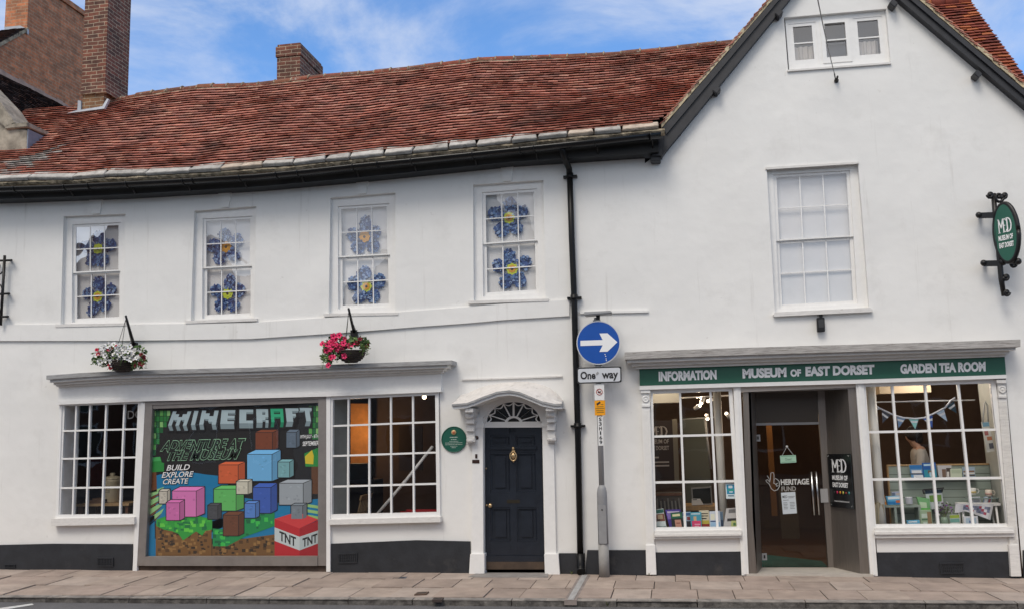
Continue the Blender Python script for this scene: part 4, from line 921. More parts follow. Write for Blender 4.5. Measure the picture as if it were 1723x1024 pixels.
# stone gable parapet with kneeler
kn = thing('parapet_gable', 'weathered stone parapet with moulded kneeler and lead cheek at far left of the roof', 'parapet', U(0, 300, .5))
KY0, KY1 = .50, .95
mb = MB(); mb.pp([(-80, 120), (0, 200), (14, 217), (45, 219), (45, 252), (20, 264), (-80, 330)], KY1, KY0); mb.build('stone_gable', M_stone, kn)
mb = MB(); mb.pp([(-80, 88), (0, 172), (24, 207), (10, 216), (-4, 205), (-80, 122)], KY1+.02, KY0-.06); mb.build('raked_coping', M_stone, kn, bevel=.015)
mb = MB(); a, b, c_, d_ = U(8, 210, KY0-.06), U(46, 205, KY0-.06), U(46, 213, KY0-.06), U(8, 217, KY0-.06); e_ = U(75, 219, KY0+.1); 
mb.hexa([a, b, Vector((b.x, KY1+.1, b.z)), Vector((a.x, KY1+.1, a.z))], [d_, c_, Vector((c_.x, KY1+.1, c_.z)), Vector((d_.x, KY1+.1, d_.z))]); mb.build('kneeler_cap', M_stone, kn, bevel=.01)
mb = MB(); x_ = U(45, 235, KY0).x+.004; zt_, zb_ = U(45, 218, KY0).z, U(45, 254, KY0).z; mb.box(x_, KY0+.0, zb_, x_+.02, KY1+.1, zt_); mb.build('lead_cheek', mat('blue_lead', (.20, .23, .29), .5, var=.2), kn)
# iron bracket at the left edge
ib = thing('iron_bracket', 'black wrought iron scroll bracket at the left edge of the white wall', 'bracket', U(5, 545, 0))
Bq = Q((-30, 425), (22, 425), (16, 550), (-38, 550), y=-.10)
s = MB(); s.tube([U(8, 430, -.1), U(1, 547, -.1)], .022, 6)
s.build('upright', M_iron, ib)
for a, b in ((438, 20), (494, 16), (532, 14)):
    s = MB(); s.tube([U(-30, b and a+2, -.1), U(b, a, -.1)], .018, 6); s.tube([U(b-2, a, -.1), U(b-2, a, 0)], .018, 6); s.build('arm', M_iron, ib)
for cx_, cy_, r_, t_ in ((-4, 450, 11, 1), (-7, 488, 11, -1), (-9, 520, 9, 1)):
    s = MB(); s.tube([U(cx_+math.cos(g*.5)*r_*(1-g*.055), cy_+t_*math.sin(g*.5)*r_*1.3*(1-g*.055), -.1) for g in range(15)], .012, 6); s.build('scroll', M_iron, ib)

rgw = random.Random(11)
for px, py, yy, lab in ((1022, 1011, -1.885, 'small green weed growing from the kerb joint below the sign post'), (962, 963, -.06, 'tiny weed at the foot of the wall beside the downpipe shoe'), (1092, 966, -.08, 'tiny weed at the foot of the left white pilaster')):
    s = MB(); c = U(px, py, yy); c.z = pz(c.x, max(yy, -1.7)) if yy > -1.5 else -.04
    for i in range(14):
        g = rgw.uniform(0, 6.28); l_ = rgw.uniform(.03, .075); e = Vector((math.cos(g)*.5, math.sin(g)*.5, 1)).normalized(); w_ = Vector((-math.sin(g), math.cos(g), 0))*.006
        s.face([c-w_, c+w_, c+e*l_*.6+w_*.8, c+e*l_, c+e*l_*.6-w_*.8], i % 2)
    one(s, 'weed', [mat('weed_green', (.10, .16, .05), .7), mat('weed_olive', (.16, .17, .06), .7)], lab, 'weed', 'weeds along the pavement', fix=False)

# ================================================================== across the road (seen in the glass, and it shades the street)
def opp(x0, x1, h, rh, mt, lab):
    t = thing('terraced_house', lab, 'house', ((x0+x1)/2, -22, 0)); y0, y1 = -22., -29.
    w = MB(); w.box(x0, y1, 0, x1, y0, h); w.build('wall', mt, t)
    if rh > 5:
        xm_ = (x0+x1)/2; w = MB(); w.hexa([(x0, y0-.01, h), (x1, y0-.01, h), (xm_, y0-.01, h+rh)], [(x0, y0-.3, h), (x1, y0-.3, h), (xm_, y0-.3, h+rh)]); w.build('gable', mt, t)
        w = MB(); w.hexa([(x0, y0-.31, h), (x1, y0-.31, h), (xm_, y0-.31, h+rh)], [(x0, y1, h), (x1, y1, h), (xm_, y1, h+rh)]); w.build('roof', mat('far_tiles', (.14, .075, .055), .9, var=.3), t)
    else:
        w = MB(); w.hexa([(x0, y1, h), (x1, y1, h), (x1, y0+.3, h), (x0, y0+.3, h)], [(x0, -25.6, h+rh), (x1, -25.6, h+rh), (x1, -25.4, h+rh), (x0, -25.4, h+rh)]); w.build('roof', mat('far_tiles', (.14, .075, .055), .9, var=.3), t)
    n = max(2, int((x1-x0)/2.6))
    for i in range(n):
        cx_ = x0+(x1-x0)*(i+.5)/n
        for z0, z1 in ((.9, 2.6), (3.2, 4.5)):
            if z1 > h: continue
            w = MB(); w.box(cx_-.55, y0, z0, cx_+.55, y0+.03, z1); f = w.build('window', M_white, t)
            w = MB(); w.box(cx_-.47, y0+.03, z0+.08, cx_+.47, y0+.035, z1-.08); w.build('pane', mat('far_glass', (.03, .035, .04), .1), f)
opp(-45, -31, 4.9, 1.8, mat('far_brick', (.22, .11, .07), .9, var=.25), 'low brick terrace across the road beyond the twin gabled houses')
opp(-31, -15, 5.0, 7.2, MATS['far_brick'], 'brick house across the road with steep gable facing the street')
opp(-15, -.5, 5.4, 7.3, mat('far_cream', (.55, .50, .42), .9, var=.1), 'cream house across the road with steep gable facing the street')
opp(-.5, 30, 4.8, 1.6, MATS['far_brick'], 'long low brick terrace across the road, right of the cream gable')

# ================================================================== signs on the walls
def med(Qm, u0, v0, u1, v1, d, mt, parent):           # the monogram: M, a round E and a D run together
    mb = MB(); w = .075
    def st(p, ww=w):
        for (a, b), (c, e) in zip(p[:-1], p[1:]):
            dx, dy = c-a, e-b; l = math.hypot(dx, dy); nx, ny = -dy/l*ww/2, dx/l*ww/2*1.0
            f = lambda x, y: Qm(u0+(u1-u0)*x, v0+(v1-v0)*y, d)
            mb.face([f(a+nx, b+ny), f(c+nx, e+ny), f(c-nx, e-ny), f(a-nx, b-ny)])
    st([(.08, .0), (.08, 1)], .07); st([(.0, .02), (.10, .02)], .05); st([(.0, .97), (.16, .97)], .05); st([(.08, .02), (.25, .66), (.40, .02)], .085); st([(.42, .0), (.42, .98)], .09); st([(.34, .97), (.5, .97)], .05)
    st([(.62, .18), (.58, .06), (.52, .03), (.46, .08)], .06); st([(.44, .5), (.56, .5)], .06); st([(.46, .92), (.53, .97), (.6, .92), (.64, .80)], .06)
    st([(.70, .02), (.70, .98)], .09); st([(.62, .02), (.82, .03), (.93, .18), (.985, .5), (.93, .82), (.82, .96), (.62, .98)], .085)
    return mb.build('monogram', mt, parent, fix=False)

sg = thing('shop_sign', 'long green fascia sign with white capitals above the shop windows and steel entrance', 'sign', U(1385, 640, -.04))
FQ = Q((1075.7, 618), (1690.5, 599), (1693, 630.5), (1076.5, 648), y=-.045)
s = MB(); s.q(FQ, 0, 0, 1, 1, -.03, 0); s.build('board', M_green, sg)
def ft(t, a, b, c_, d_): text(t, Q(a, b, c_, d_, y=-.045), 0, 0, 1, 1, .004, M_signwhite, 'lettering', sg, .058)
ft('INFORMATION', (1108, 624.3), (1205.5, 621.2), (1206, 637.6), (1108.5, 641))
ft('MUSEUM', (1249, 619.5), (1323, 617), (1323.5, 633.5), (1249.5, 636)); ft('OF', (1329.5, 620.5), (1347.5, 620), (1348, 632.5), (1330, 633.2)); ft('EAST DORSET', (1355, 616), (1471, 612.3), (1471.5, 629), (1355.5, 632.5))
ft('GARDEN TEA ROOM', (1514.5, 611.8), (1658, 607.3), (1658.5, 624), (1515, 628.3))

pq = thing('wall_plaque', 'round dark green plaque with small crest and lettering between bow window and blue door', 'plaque', U(763.5, 738, 0))
PQ = Q((742.5, 717), (784.5, 716), (784.8, 759.5), (742.8, 760.5), y=-.02); c = PQ(.5, .5); r = PQ.w/2
s = MB(); s.lathe(c+Vector((0, .02, 0)), [(r, 0), (r, .02), (r*.975, .026), (r*.95, .024), (r*.945, .018)], 40, ax=(0, -1, 0), sm=False); s.build('disc', M_green2, pq)
gold = mat('dull_gold', (.55, .40, .20), .5, metal=.3); palt = mat('plaque_letters', (.48, .55, .50), .6)
s = MB(); s.lathe(PQ(.5, .23, .0), [(r*.02, .0), (r*.20, .001), (r*.19, .008), (.002, .009)], 16, ax=(0, -1, 0)); s.lathe(PQ(.5, .23, .009), [(.002, 0), (r*.10, .001), (r*.08, .004), (.002, .005)], 12, 1, ax=(0, -1, 0)); s.build('crest', [gold, plain(S(190, 90, 60))], pq)
lines = MB()
for v, a, h in ((.42, .16, .030), (.505, .11, .03), (.575, .18, .02), (.635, .34, .02), (.70, .34, .02), (.765, .14, .016), (.82, .09, .02)):
    x = .5-a
    while x < .5+a:
        w_ = rnd(.012, .05); lines.face([PQ(x, v-h/2, .0), PQ(min(x+w_, .5+a), v-h/2, .0), PQ(min(x+w_, .5+a), v+h/2, .0), PQ(x, v+h/2, .0)]); x += w_+.014
lines.build('inscription', palt, pq, fix=False)
for f_ in ():
    pass

mp_ = thing('museum_plaque', 'black upright plaque with white monogram and coloured dots on the steel entrance panel', 'sign', Rb0.lerp(Rb1, .5))
pn = (Rt1-Rt0).cross(Rb0-Rt0).normalized()
if pn.y > 0: pn = -pn
pf = lambda a, b: UP_(a, b, Rt0+pn*.025, pn)
MQ = Q(pf(1391.5, 763), pf(1430.5, 762.5), pf(1437, 855.5), pf(1397.5, 851), n=pn)
s = MB(); s.q(MQ, 0, 0, 1, 1, -.008, 0); s.build('board', mat('gloss_black', (.012, .012, .013), .2), mp_)
med(MQ, .17, .10, .80, .345, .003, M_signwhite, mp_)
text('MUSEUM OF', MQ, .17, .40, .83, .49, .003, M_signwhite, 'lettering', mp_, .042); text('EAST DORSET', MQ, .17, .535, .83, .625, .003, M_signwhite, 'lettering', mp_, .042)
for i, c_ in enumerate(((60, 62, 62), (206, 40, 92), (232, 150, 50), (196, 196, 96), (206, 82, 72), (76, 160, 158))):
    s = MB(); s.lathe(MQ(.22+.125*i, .72, .001), [(.003, 0), (.021 if i not in (0, 4) else .013, .001), (.003, .002)], 14, ax=pn); s.build('dot', plain(S(*c_)), mp_)
text('museumofeastdorset.co.uk', MQ, .20, .865, .84, .895, .003, M_signwhite, 'lettering', mp_, .01)
for u, v in ((.05, .04), (.93, .04), (.05, .96), (.93, .96)):
    s = MB(); s.lathe(MQ(u, v, 0), [(.008, 0), (.008, .008), (.003, .01)], 10, ax=pn); s.build('fixing', M_chrome, mp_)

# projecting oval sign on its iron bracket
bs = thing('hanging_sign', 'green oval sign in a black wrought iron bracket high on the right of the gable', 'sign', U(1680, 500, 0))
s = MB(); yb = -.17
s.tube([U(1671.5, 326, yb), U(1676, 380, yb), U(1681, 430, yb), U(1685, 470, yb), U(1689, 498, yb)], [.032, .032, .034, .036, .028], 8); s.build('upright', M_iron, bs)
for a, b, c_, d_ in ((1647, 363, 1676, 362), (1655, 443.5, 1685, 443)):
    s = MB(); s.hexa([U(a, b-5, yb+.02), U(c_, d_-5, yb+.02), U(c_, d_+5, yb+.02), U(a, b+5, yb+.02)], [U(a, b-5, yb-.02), U(c_, d_-5, yb-.02), U(c_, d_+5, yb-.02), U(a, b+5, yb-.02)]); 
    s.tube([U(a+2, b, yb), U(a+2, b, 0)], .025, 8); s.ball(U(a, b-1, yb), .042, 8); s.build('arm', M_iron, bs)
ca = R(-56); dv = Vector((math.cos(ca), math.sin(ca), 0)); nv = Vector((math.sin(ca), -math.cos(ca), 0))
oc = UP_(1694, 390, U(1676, 390, yb), nv) 
def OP(u, v): return oc+dv*u+Vector((0, 0, v))
ow, oh = .235, .435
def tilt(u, v): return OP(u+v*-.0, v)
# size the oval from the photo: left edge 1674, right edge 1714, top 341, bottom 441
zt_, zb_ = UP_(1696, 341, oc, nv).z, UP_(1696, 441, oc, nv).z; oh = (zt_-zb_)/2; oc.z = (zt_+zb_)/2
ul, ur = (UP_(1673.5, 388, oc, nv)-oc).dot(dv), (UP_(1714, 392, oc, nv)-oc).dot(dv); ow = (ur-ul)/2; oc = oc+dv*(ul+ur)/2
n = 40; el = [OP(math.cos(2*math.pi*i/n)*ow, math.sin(2*math.pi*i/n)*oh) for i in range(n)]
s = MB(); s.hexa([p-nv*.025 for p in el], [p+nv*.025 for p in el]); s.build('oval_board', M_green, bs)
s = MB(); s.tube([p for p in el+[el[0]]], .03, 8); s.build('rim', M_iron, bs)
OQ = Q(oc-dv*ow+Vector((0, 0, oh)), oc+dv*ow+Vector((0, 0, oh)), oc+dv*ow-Vector((0, 0, oh)), oc-dv*ow-Vector((0, 0, oh)), n=nv)
med(OQ, .22, .26, .80, .50, .030, M_signwhite, bs); text('MUSEUM OF', OQ, .20, .54, .82, .63, .030, M_signwhite, 'lettering', bs, .042); text('EAST DORSET', OQ, .20, .665, .82, .755, .030, M_signwhite, 'lettering', bs, .042)
for cx_, cy_, r_, sg_ in ((1681, 332, 8, 1), (1690, 329, 5, -1), (1666, 328, 5, -1), (1705, 443, 6, 1), (1694, 492, 5, 1), (1693, 466, 5, -1)):
    s = MB(); s.tube([U(cx_+math.cos(g*.55)*r_*(1-g*.05)*sg_, cy_+math.sin(g*.55)*r_*1.15*(1-g*.05), yb-.03) for g in range(14)], .019, 7); s.ball(U(cx_, cy_, yb-.03), .026, 8); s.build('scroll', M_iron, bs)
s = MB(); s.tube([U(1683, 440, yb), U(1700, 441, yb-.10), U(1712, 440, yb-.16)], .028, 8); s.ball(U(1687, 441, yb-.02), .05, 8); s.ball(U(1713, 440, yb-.16), .045, 8); s.build('lower_scroll_bar', M_iron, bs)

# one-way sign post
yp = -.22
post = thing('sign_post', 'grey steel post with blue arrow disc and one way plate beside the downpipe', 'sign post', U(1017, 967, yp))
pw = lambda a, b: U(a, b, yp)
s = MB(); base = U(1017, 967, yp); zb_, zm, z2, zs, ztp = base.z-.02, U(1016, 914, yp).z, U(1015, 848, yp).z, U(1014.5, 826, yp).z, U(1005, 640, yp).z
r0 = .070
xm = lambda z: base.x+(U(1006, 600, yp).x-base.x)*(z-base.z)/(U(1006, 600, yp).z-base.z)
ctr = lambda z: Vector((xm(z), yp, z))
s.tube([ctr(zb_), ctr(zm)], r0, 20); s.build('base_sleeve', mat('concrete_grey_post', (.30, .29, .275), .7, var=.15), post)
s = MB(); s.tube([ctr(zm), ctr(zs-.02), ctr(zs+.04), ctr(zs+.09)], [r0, r0*.98, .058, .037], 20); s.build('housing', M_greyd, post)
s = MB(); cq = [ctr(z2), ctr(zm+.01)]; a = .052
s.hexa([cq[0]+Vector((-a, -.03, 0)), cq[0]+Vector((a, -.03, 0)), cq[1]+Vector((a, -.03, 0)), cq[1]+Vector((-a, -.03, 0))], [cq[0]+Vector((-a, -.078, 0)), cq[0]+Vector((a, -.078, 0)), cq[1]+Vector((a, -.078, 0)), cq[1]+Vector((-a, -.078, 0))])
s.lathe(cq[0]+Vector((0, -.078, -.06)), [(.012, 0), (.012, .004), (.004, .005)], 10, 1, ax=(0, -1, 0)); s.build('access_door', [M_greyd, M_ink], post, bevel=.006)
s = MB(); s.tube([ctr(zs), ctr(U(1005, 534, yp).z)], .038, 16); s.build('shaft', M_grey, post)
yd = yp-.05
DQ = Q((970, 540.5), (1043.5, 538), (1043.8, 611.5), (970.3, 614), y=yd-.012)
c = DQ(.5, .5); r = DQ.w/2
s = MB(); s.lathe(c+Vector((0, .012, 0)), [(r, 0), (r, .012)], 48, ax=(0, -1, 0), sm=False); ds_ = s.build('disc', mat('sign_rim', (.62, .63, .64), .5), post)
s = MB(); s.lathe(c, [(r*.955, 0), (r*.955, .003)], 48, ax=(0, -1, 0), sm=False); s.build('blue_field', mat('sign_blue_field', S(6, 78, 166), .4, var=.05), ds_)
s = MB(); f_ = lambda u, v: DQ(u, v, .006); s.face([f_(*p) for p in ((.09, .44), (.60, .44), (.525, .29), (.71, .29), (.935, .50), (.71, .71), (.525, .71), (.60, .56), (.09, .56))]); s.build('arrow', M_signwhite, ds_, fix=False)
s = MB(); f_ = lambda u, v: DQ(u, v, .0065)
for u, v in ((.64, .76), (.655, .80), (.665, .86), (.67, .90)): s.face([f_(u, v), f_(u+.022, v+.004), f_(u+.024, v+.025), f_(u+.004, v+.02)])
s.build('scratch', M_signwhite, ds_, fix=False)
OW = Q((970.5, 617.8), (1045.5, 615.4), (1046, 642.5), (971, 644.8), y=yd-.012)
s = MB(); n = 6; rc = .12; ra = OW.h/OW.w
def rr(ins, d):
    o = []
    for cx_, cy_, g0 in ((1-rc*ra*1.0-ins*ra, ins+rc, -90), (1-rc*ra-ins*ra, 1-rc-ins, 0), (rc*ra+ins*ra, 1-rc-ins, 90), (rc*ra+ins*ra, ins+rc, 180)):
        for k in range(n+1):
            g = R(g0+90*k/n); o.append(OW(cx_+math.cos(g)*rc*ra, cy_+math.sin(g)*rc, d))
    return o
s.hexa(rr(0, -.012), rr(0, 0)); pl = s.build('plate', M_ink, post)
s = MB(); s.hexa(rr(.075, -.002), rr(.075, .003)); s.build('white_field', mat('sign_grey_white', (.60, .62, .65), .45), pl)
s = MB(); text('One', OW, .08, .25, .42, .74, .006, M_ink, 'lettering', pl, .03); text('way', OW, .56, .38, .925, .88, .006, M_ink, 'lettering', pl, .03)
s = MB(); s.face([OW(u, v, .0065) for u, v in ((.43, .40), (.47, .27), (.50, .38), (.475, .46), (.44, .50))]); s.build('scuff', M_grey, pl, fix=False)
for z_ in (540, 612, 620, 640):
    b_ = MB(); cc = ctr(U(1007, z_, yp).z); b_.box(cc.x-.05, yp-.045, cc.z-.015, cc.x+.05, yp+.045, cc.z+.015); b_.build('clamp', M_greyd, post)
s = MB(); s.pp([(1003, 528), (1009, 528), (1009, 541), (1003, 541)], yp+.04, yp-.04); s.build('lamp_stem', M_iron, post)
s = MB(); a = [U(983, 526, yp-.02), U(1029.5, 523.5, yp-.02), U(1030, 528.5, yp-.02), U(984, 532, yp-.02)]
s.hexa([p+Vector((0, .09, 0)) for p in a], [p+Vector((0, -.12, 0)) for p in a]); s.build('sign_lamp', M_grey, post, bevel=.012)
N1 = Q((1000, 645), (1016.5, 644.5), (1017, 672), (1000.5, 672.5), y=yp-.045)
s = MB(); s.q(N1, 0, 0, 1, 1, -.008, 0); n1_ = s.build('notice', M_paper, post)
s = MB(); cc = N1(.5, .5, .002); s.tube([cc+Vector((math.cos(2*math.pi*i/20)*.040, 0, math.sin(2*math.pi*i/20)*.040)) for i in range(21)], .005, 5); s.tube([cc+Vector((-.028, 0, .028)), cc+Vector((.028, 0, -.028))], .004, 5); s.build('prohibition_ring', plain(S(170, 70, 60)), n1_)
s = MB(); s.face([cc+Vector((x, -.001, z)) for x, z in ((-.022, -.012), (.005, -.018), (.018, -.004), (.022, .016), (.008, .006), (-.010, .012), (-.02, .002))]); s.build('symbol', M_ink, n1_, fix=False)
N2 = Q((1000.3, 673), (1018, 672.5), (1018.5, 697.5), (1001, 698), y=yp-.045)
s = MB(); s.q(N2, 0, 0, 1, 1, -.008, 0); n2_ = s.build('notice', M_orange, post)
s = MB(); s.face([N2(u, v, .002) for u, v in ((.16, .22), (.50, .06), (.58, .16), (.26, .34))]); s.build('camera_symbol', M_ink, n2_, fix=False)
s = MB()
for v, a, b in ((.27, .58, .84), (.42, .2, .85), (.54, .05, .95), (.68, .12, .85), (.80, .2, .9)): s.face([N2(a, v-.022, .002), N2(b, v-.022, .002), N2(b, v+.022, .002), N2(a, v+.022, .002)])
s.build('small_print', plain((.25, .15, .02)), n2_, fix=False)
N3 = Q((1005.5, 700), (1014, 699.7), (1015.5, 748.7), (1007, 749), y=yp-.041)
s = MB(); s.q(N3, 0, 0, 1, 1, -.012, 0); n3_ = s.build('number_strip', M_paper, post)
for i, ch_ in enumerate('S3H169'): text(ch_, N3, .24 if ch_ != '1' else .36, .03+i*.158, .78 if ch_ != '1' else .62, .03+i*.158+.125, .003, M_ink, 'character', n3_, .02)

# ================================================================== poster in the display case
yq = .02
po = thing('window_poster', 'big black poster painted with coloured blocks and white headline lettering inside the metal display case', 'poster', U(396, 935, yq))
PX = lambda pts, k: [U(a, b, yq-.0012*k) for a, b in pts]
def pf_(name, pts, k, c_, parent=None):
    s = MB(); s.face(PX(pts, k)); return s.build(name, plain(c_) if isinstance(c_, tuple) else c_, parent or po, fix=False)
s = MB(); s.pp([(250, 684), (540, 676), (539, 937), (247, 937)], yq+.01, yq); s.build('sheet', plain((.012, .012, .013), .5), po)
Gd, Gm, Gl = S(22, 92, 52), S(40, 140, 62), S(120, 190, 110)
pf_('water', [(258, 800), (300, 790), (345, 797), (372, 800), (400, 835), (470, 845), (537, 838), (537, 905), (250, 905), (250, 935), (262, 935), (262, 830)], 1, S(14, 120, 168))
pf_('water_edge', [(249.5, 868), (260, 866), (261, 934), (249.5, 934)], 2, S(14, 120, 168))
blk = [S(140, 200, 120), S(40, 128, 60), S(96, 170, 84), S(30, 100, 56)]
for (x0, y0, rows_) in ((257, 690, [5, 5, 4, 3, 2, 2, 1, 1]), (537, 682, [3, 3, 2, 2, 3, 2])):
    s = MB(); sgn = 1 if x0 < 400 else -1
    for r_, n_ in enumerate(rows_):
        for k_ in range(n_):
            a = x0+sgn*k_*6; s.face(PX([(a, y0+r_*9.5), (a+sgn*5.3, y0+r_*9.5), (a+sgn*5.3, y0+r_*9.5+8.7), (a, y0+r_*9.5+8.7)], 1), (k_*3+r_*5+r_*k_) % 4)
    s.build('leaf_blocks', [plain(c_) for c_ in blk], po, fix=False)
for i, (a, b) in enumerate(((252, 0), (251.5, 15), (251, 30), (250.5, 45))):
    pf_('bank_stripe', [(a, 826+b), (276, 818+b*.8), (272, 826+b*.8), (a, 836+b)], 2, S(150, 200, 130)); pf_('bank_stripe', [(a, 836.5+b), (272, 827+b*.8), (268, 832+b*.8), (a, 840+b)], 2, S(112, 66, 38))
for i in range(3):
    pf_('bank_stripe', [(512, 846+i*9), (537, 850+i*9), (537, 855+i*9), (512, 851+i*9)], 2, S(150, 196, 120))
pf_('trunk', [(253, 792), (263, 790), (264, 826), (253, 828)], 2, S(110, 66, 36)); pf_('bush', [(252, 770), (270, 768), (272, 777), (276, 778), (276, 792), (252, 794)], 3, Gm)
pf_('bush_top', [(253, 769), (269, 767.5), (271, 774), (253, 776)], 4, S(70, 170, 90)); pf_('post', [(524, 784), (536, 783), (536, 830), (524, 830)], 2, S(96, 60, 34)); pf_('bush', [(512, 762), (536, 752), (537, 784), (514, 784)], 2, Gm)
pf_('yellow_patch', [(513, 767), (525, 756), (528, 766), (527, 780), (514, 779)], 3, S(214, 190, 44))
def mot(name, pts, base, cs, n_, k, seed=1, sz=(3, 7)):
    o = pf_(name, pts, k, base); rg = random.Random(seed); s = MB()
    from mathutils.geometry import intersect_point_tri_2d
    xs = [p[0] for p in pts]; ys = [p[1] for p in pts]
    def inside(x, y):
        c_ = False; j = len(pts)-1
        for i in range(len(pts)):
            if (pts[i][1] > y) != (pts[j][1] > y) and x < (pts[j][0]-pts[i][0])*(y-pts[i][1])/(pts[j][1]-pts[i][1])+pts[i][0]: c_ = not c_
            j = i
        return c_
    m_ = 0
    while m_ < n_:
        x, y = rg.uniform(min(xs), max(xs)), rg.uniform(min(ys), max(ys)); w_, h_ = rg.uniform(*sz), rg.uniform(*sz)*.8; m_ += 1
        if inside(x, y) and inside(x+w_, y) and inside(x, y+h_) and inside(x+w_, y+h_): s.face(PX([(x, y), (x+w_, y), (x+w_, y+h_), (x, y+h_)], k+.25+.004*m_), rg.randrange(len(cs)))
    if s.f: s.build('patches', [plain(c_) for c_ in cs], o, fix=False)
    return o
er = [S(84, 58, 30), S(50, 38, 24), S(150, 112, 62)]
mot('earth_bank', [(262, 880), (308, 895), (356, 884), (356, 934), (262, 934)], S(120, 84, 42), er, 120, 3, 3)
mot('grass_bank', [(263, 873), (300, 860), (357, 872), (357, 890), (346, 892), (340, 900), (330, 893), (308, 908), (300, 897), (290, 893), (276, 890), (263, 884)], S(46, 156, 60), [S(100, 204, 70), S(22, 116, 62), S(60, 176, 60)], 110, 4, 4, (3, 9))
mot('earth_bank', [(357, 915), (412, 905), (462, 898), (462, 934), (357, 934)], S(116, 82, 44), er, 90, 3, 5)
mot('grass_bank', [(358, 888), (385, 890), (412, 870), (440, 858), (462, 862), (462, 884), (440, 892), (412, 902), (382, 918), (358, 918)], S(26, 138, 74), [S(60, 190, 80), S(14, 100, 60)], 90, 4, 6, (3, 9))
# stacks of plain coloured boxes stand where the picture's figures are
def boxes(name, x0, y0, x1, y1, c_, k, dk=.7, top=.14, sl=.16):
    w_, h_ = x1-x0, y1-y0; xs_ = x0+w_*(1-sl*1.6); K = k+.0
    sil = [(x0, y0+h_*top), (x0+w_*sl*1.6, y0), (x1, y0), (x1, y1-h_*top*.8), (xs_, y1), (x0, y1)]; cx_, cy_ = (x0+x1)/2, (y0+y1)/2
    o = pf_(name, [(cx_+(a-cx_)*(1+2.6/w_), cy_+(b-cy_)*(1+2.6/h_)) for a, b in sil], K, (.010, .010, .012))
    g_ = .5
    pf_('front', [(x0, y0+h_*top+g_), (xs_-g_, y0+h_*top+g_), (xs_-g_, y1), (x0, y1)], K+.3, c_, o)
    pf_('side', [(xs_+g_, y0+h_*top+g_), (x1, y0+g_*1.4), (x1, y1-h_*top*.8), (xs_+g_, y1)], K+.3, tuple(v*dk for v in c_), o)
    pf_('top', [(x0+.4, y0+h_*top-g_), (x0+w_*sl*1.6, y0), (x1-.6, y0), (xs_, y0+h_*top-g_)], K+.3, tuple(min(1, v*1.3) for v in c_), o)
    rg = random.Random(int(x0*7+y0)); s = MB()
    for i in range(7):                               # printed speckle on the front
        a, b = rg.uniform(x0+1, xs_-5), rg.uniform(y0+h_*top+2, y1-5); s.face(PX([(a, b), (a+rg.uniform(2, 5), b), (a+rg.uniform(2, 5), b+rg.uniform(1.5, 4)), (a, b+rg.uniform(1.5, 4))], K+.55+.01*i), i % 2)
    s.build('patches', [plain(tuple(v*.82 for v in c_)), plain(tuple(min(1, v*1.15) for v in c_))], o, fix=False); return o
pink, sky_, teal, nav = S(216, 120, 182), S(110, 176, 222), S(28, 110, 170), S(58, 92, 176)
boxes('pink_box', 290, 818, 344, 868, pink, 6); boxes('pink_box', 280, 840, 310, 874, S(204, 108, 170), 7.2); boxes('cream_box', 268, 822, 286, 846, S(196, 190, 176), 6.6)
boxes('orange_box', 368, 776, 412, 812, S(206, 96, 56), 6); boxes('cream_box', 398, 806, 424, 830, S(204, 200, 182), 7.2); boxes('green_box', 360, 816, 410, 858, S(96, 184, 96), 6.4); boxes('brown_box', 376, 860, 410, 900, S(104, 62, 40), 6); boxes('charcoal_box', 350, 846, 372, 872, S(70, 72, 76), 7.4)
boxes('rust_box', 430, 722, 468, 756, S(120, 62, 38), 6); boxes('light_blue_box', 416, 756, 472, 808, sky_, 6.4); boxes('teal_box', 468, 772, 494, 802, S(120, 170, 176), 7.4); boxes('navy_box', 426, 812, 466, 862, nav, 6); boxes('blue_box', 412, 842, 436, 870, S(84, 130, 200), 7.4)
boxes('grey_box', 470, 806, 524, 848, S(156, 164, 170), 6); boxes('pale_box', 490, 846, 516, 872, S(120, 130, 138), 6.8); boxes('slate_box', 482, 722, 504, 752, S(96, 112, 128), 6)
red = S(186, 36, 44)
rb = pf_('red_crate', [(462, 872), (504, 888), (504, 934), (462, 934)], 7, red); pf_('side', [(504, 888), (536, 874), (536, 934), (504, 934)], 7, S(160, 28, 38), rb); pf_('top', [(462, 872), (500, 860), (536, 873), (504, 888)], 7, S(206, 60, 62), rb)
pf_('label_band', [(462, 886), (504, 902), (504, 925), (462, 909)], 8, S(196, 206, 206), rb); pf_('label_band', [(504, 902), (536, 891), (536, 913), (504, 925)], 8, S(178, 190, 192), rb)
text('TNT', Q((470, 892), (498, 903), (498, 919), (470, 908), y=yq-.0012*9), 0, 0, 1, 1, 0, M_ink, 'lettering', rb, .03)
text('TNT', Q((509, 905), (534, 896), (534, 911), (509, 920), y=yq-.0012*9), 0, 0, 1, 1, 0, M_ink, 'lettering', rb, .03)
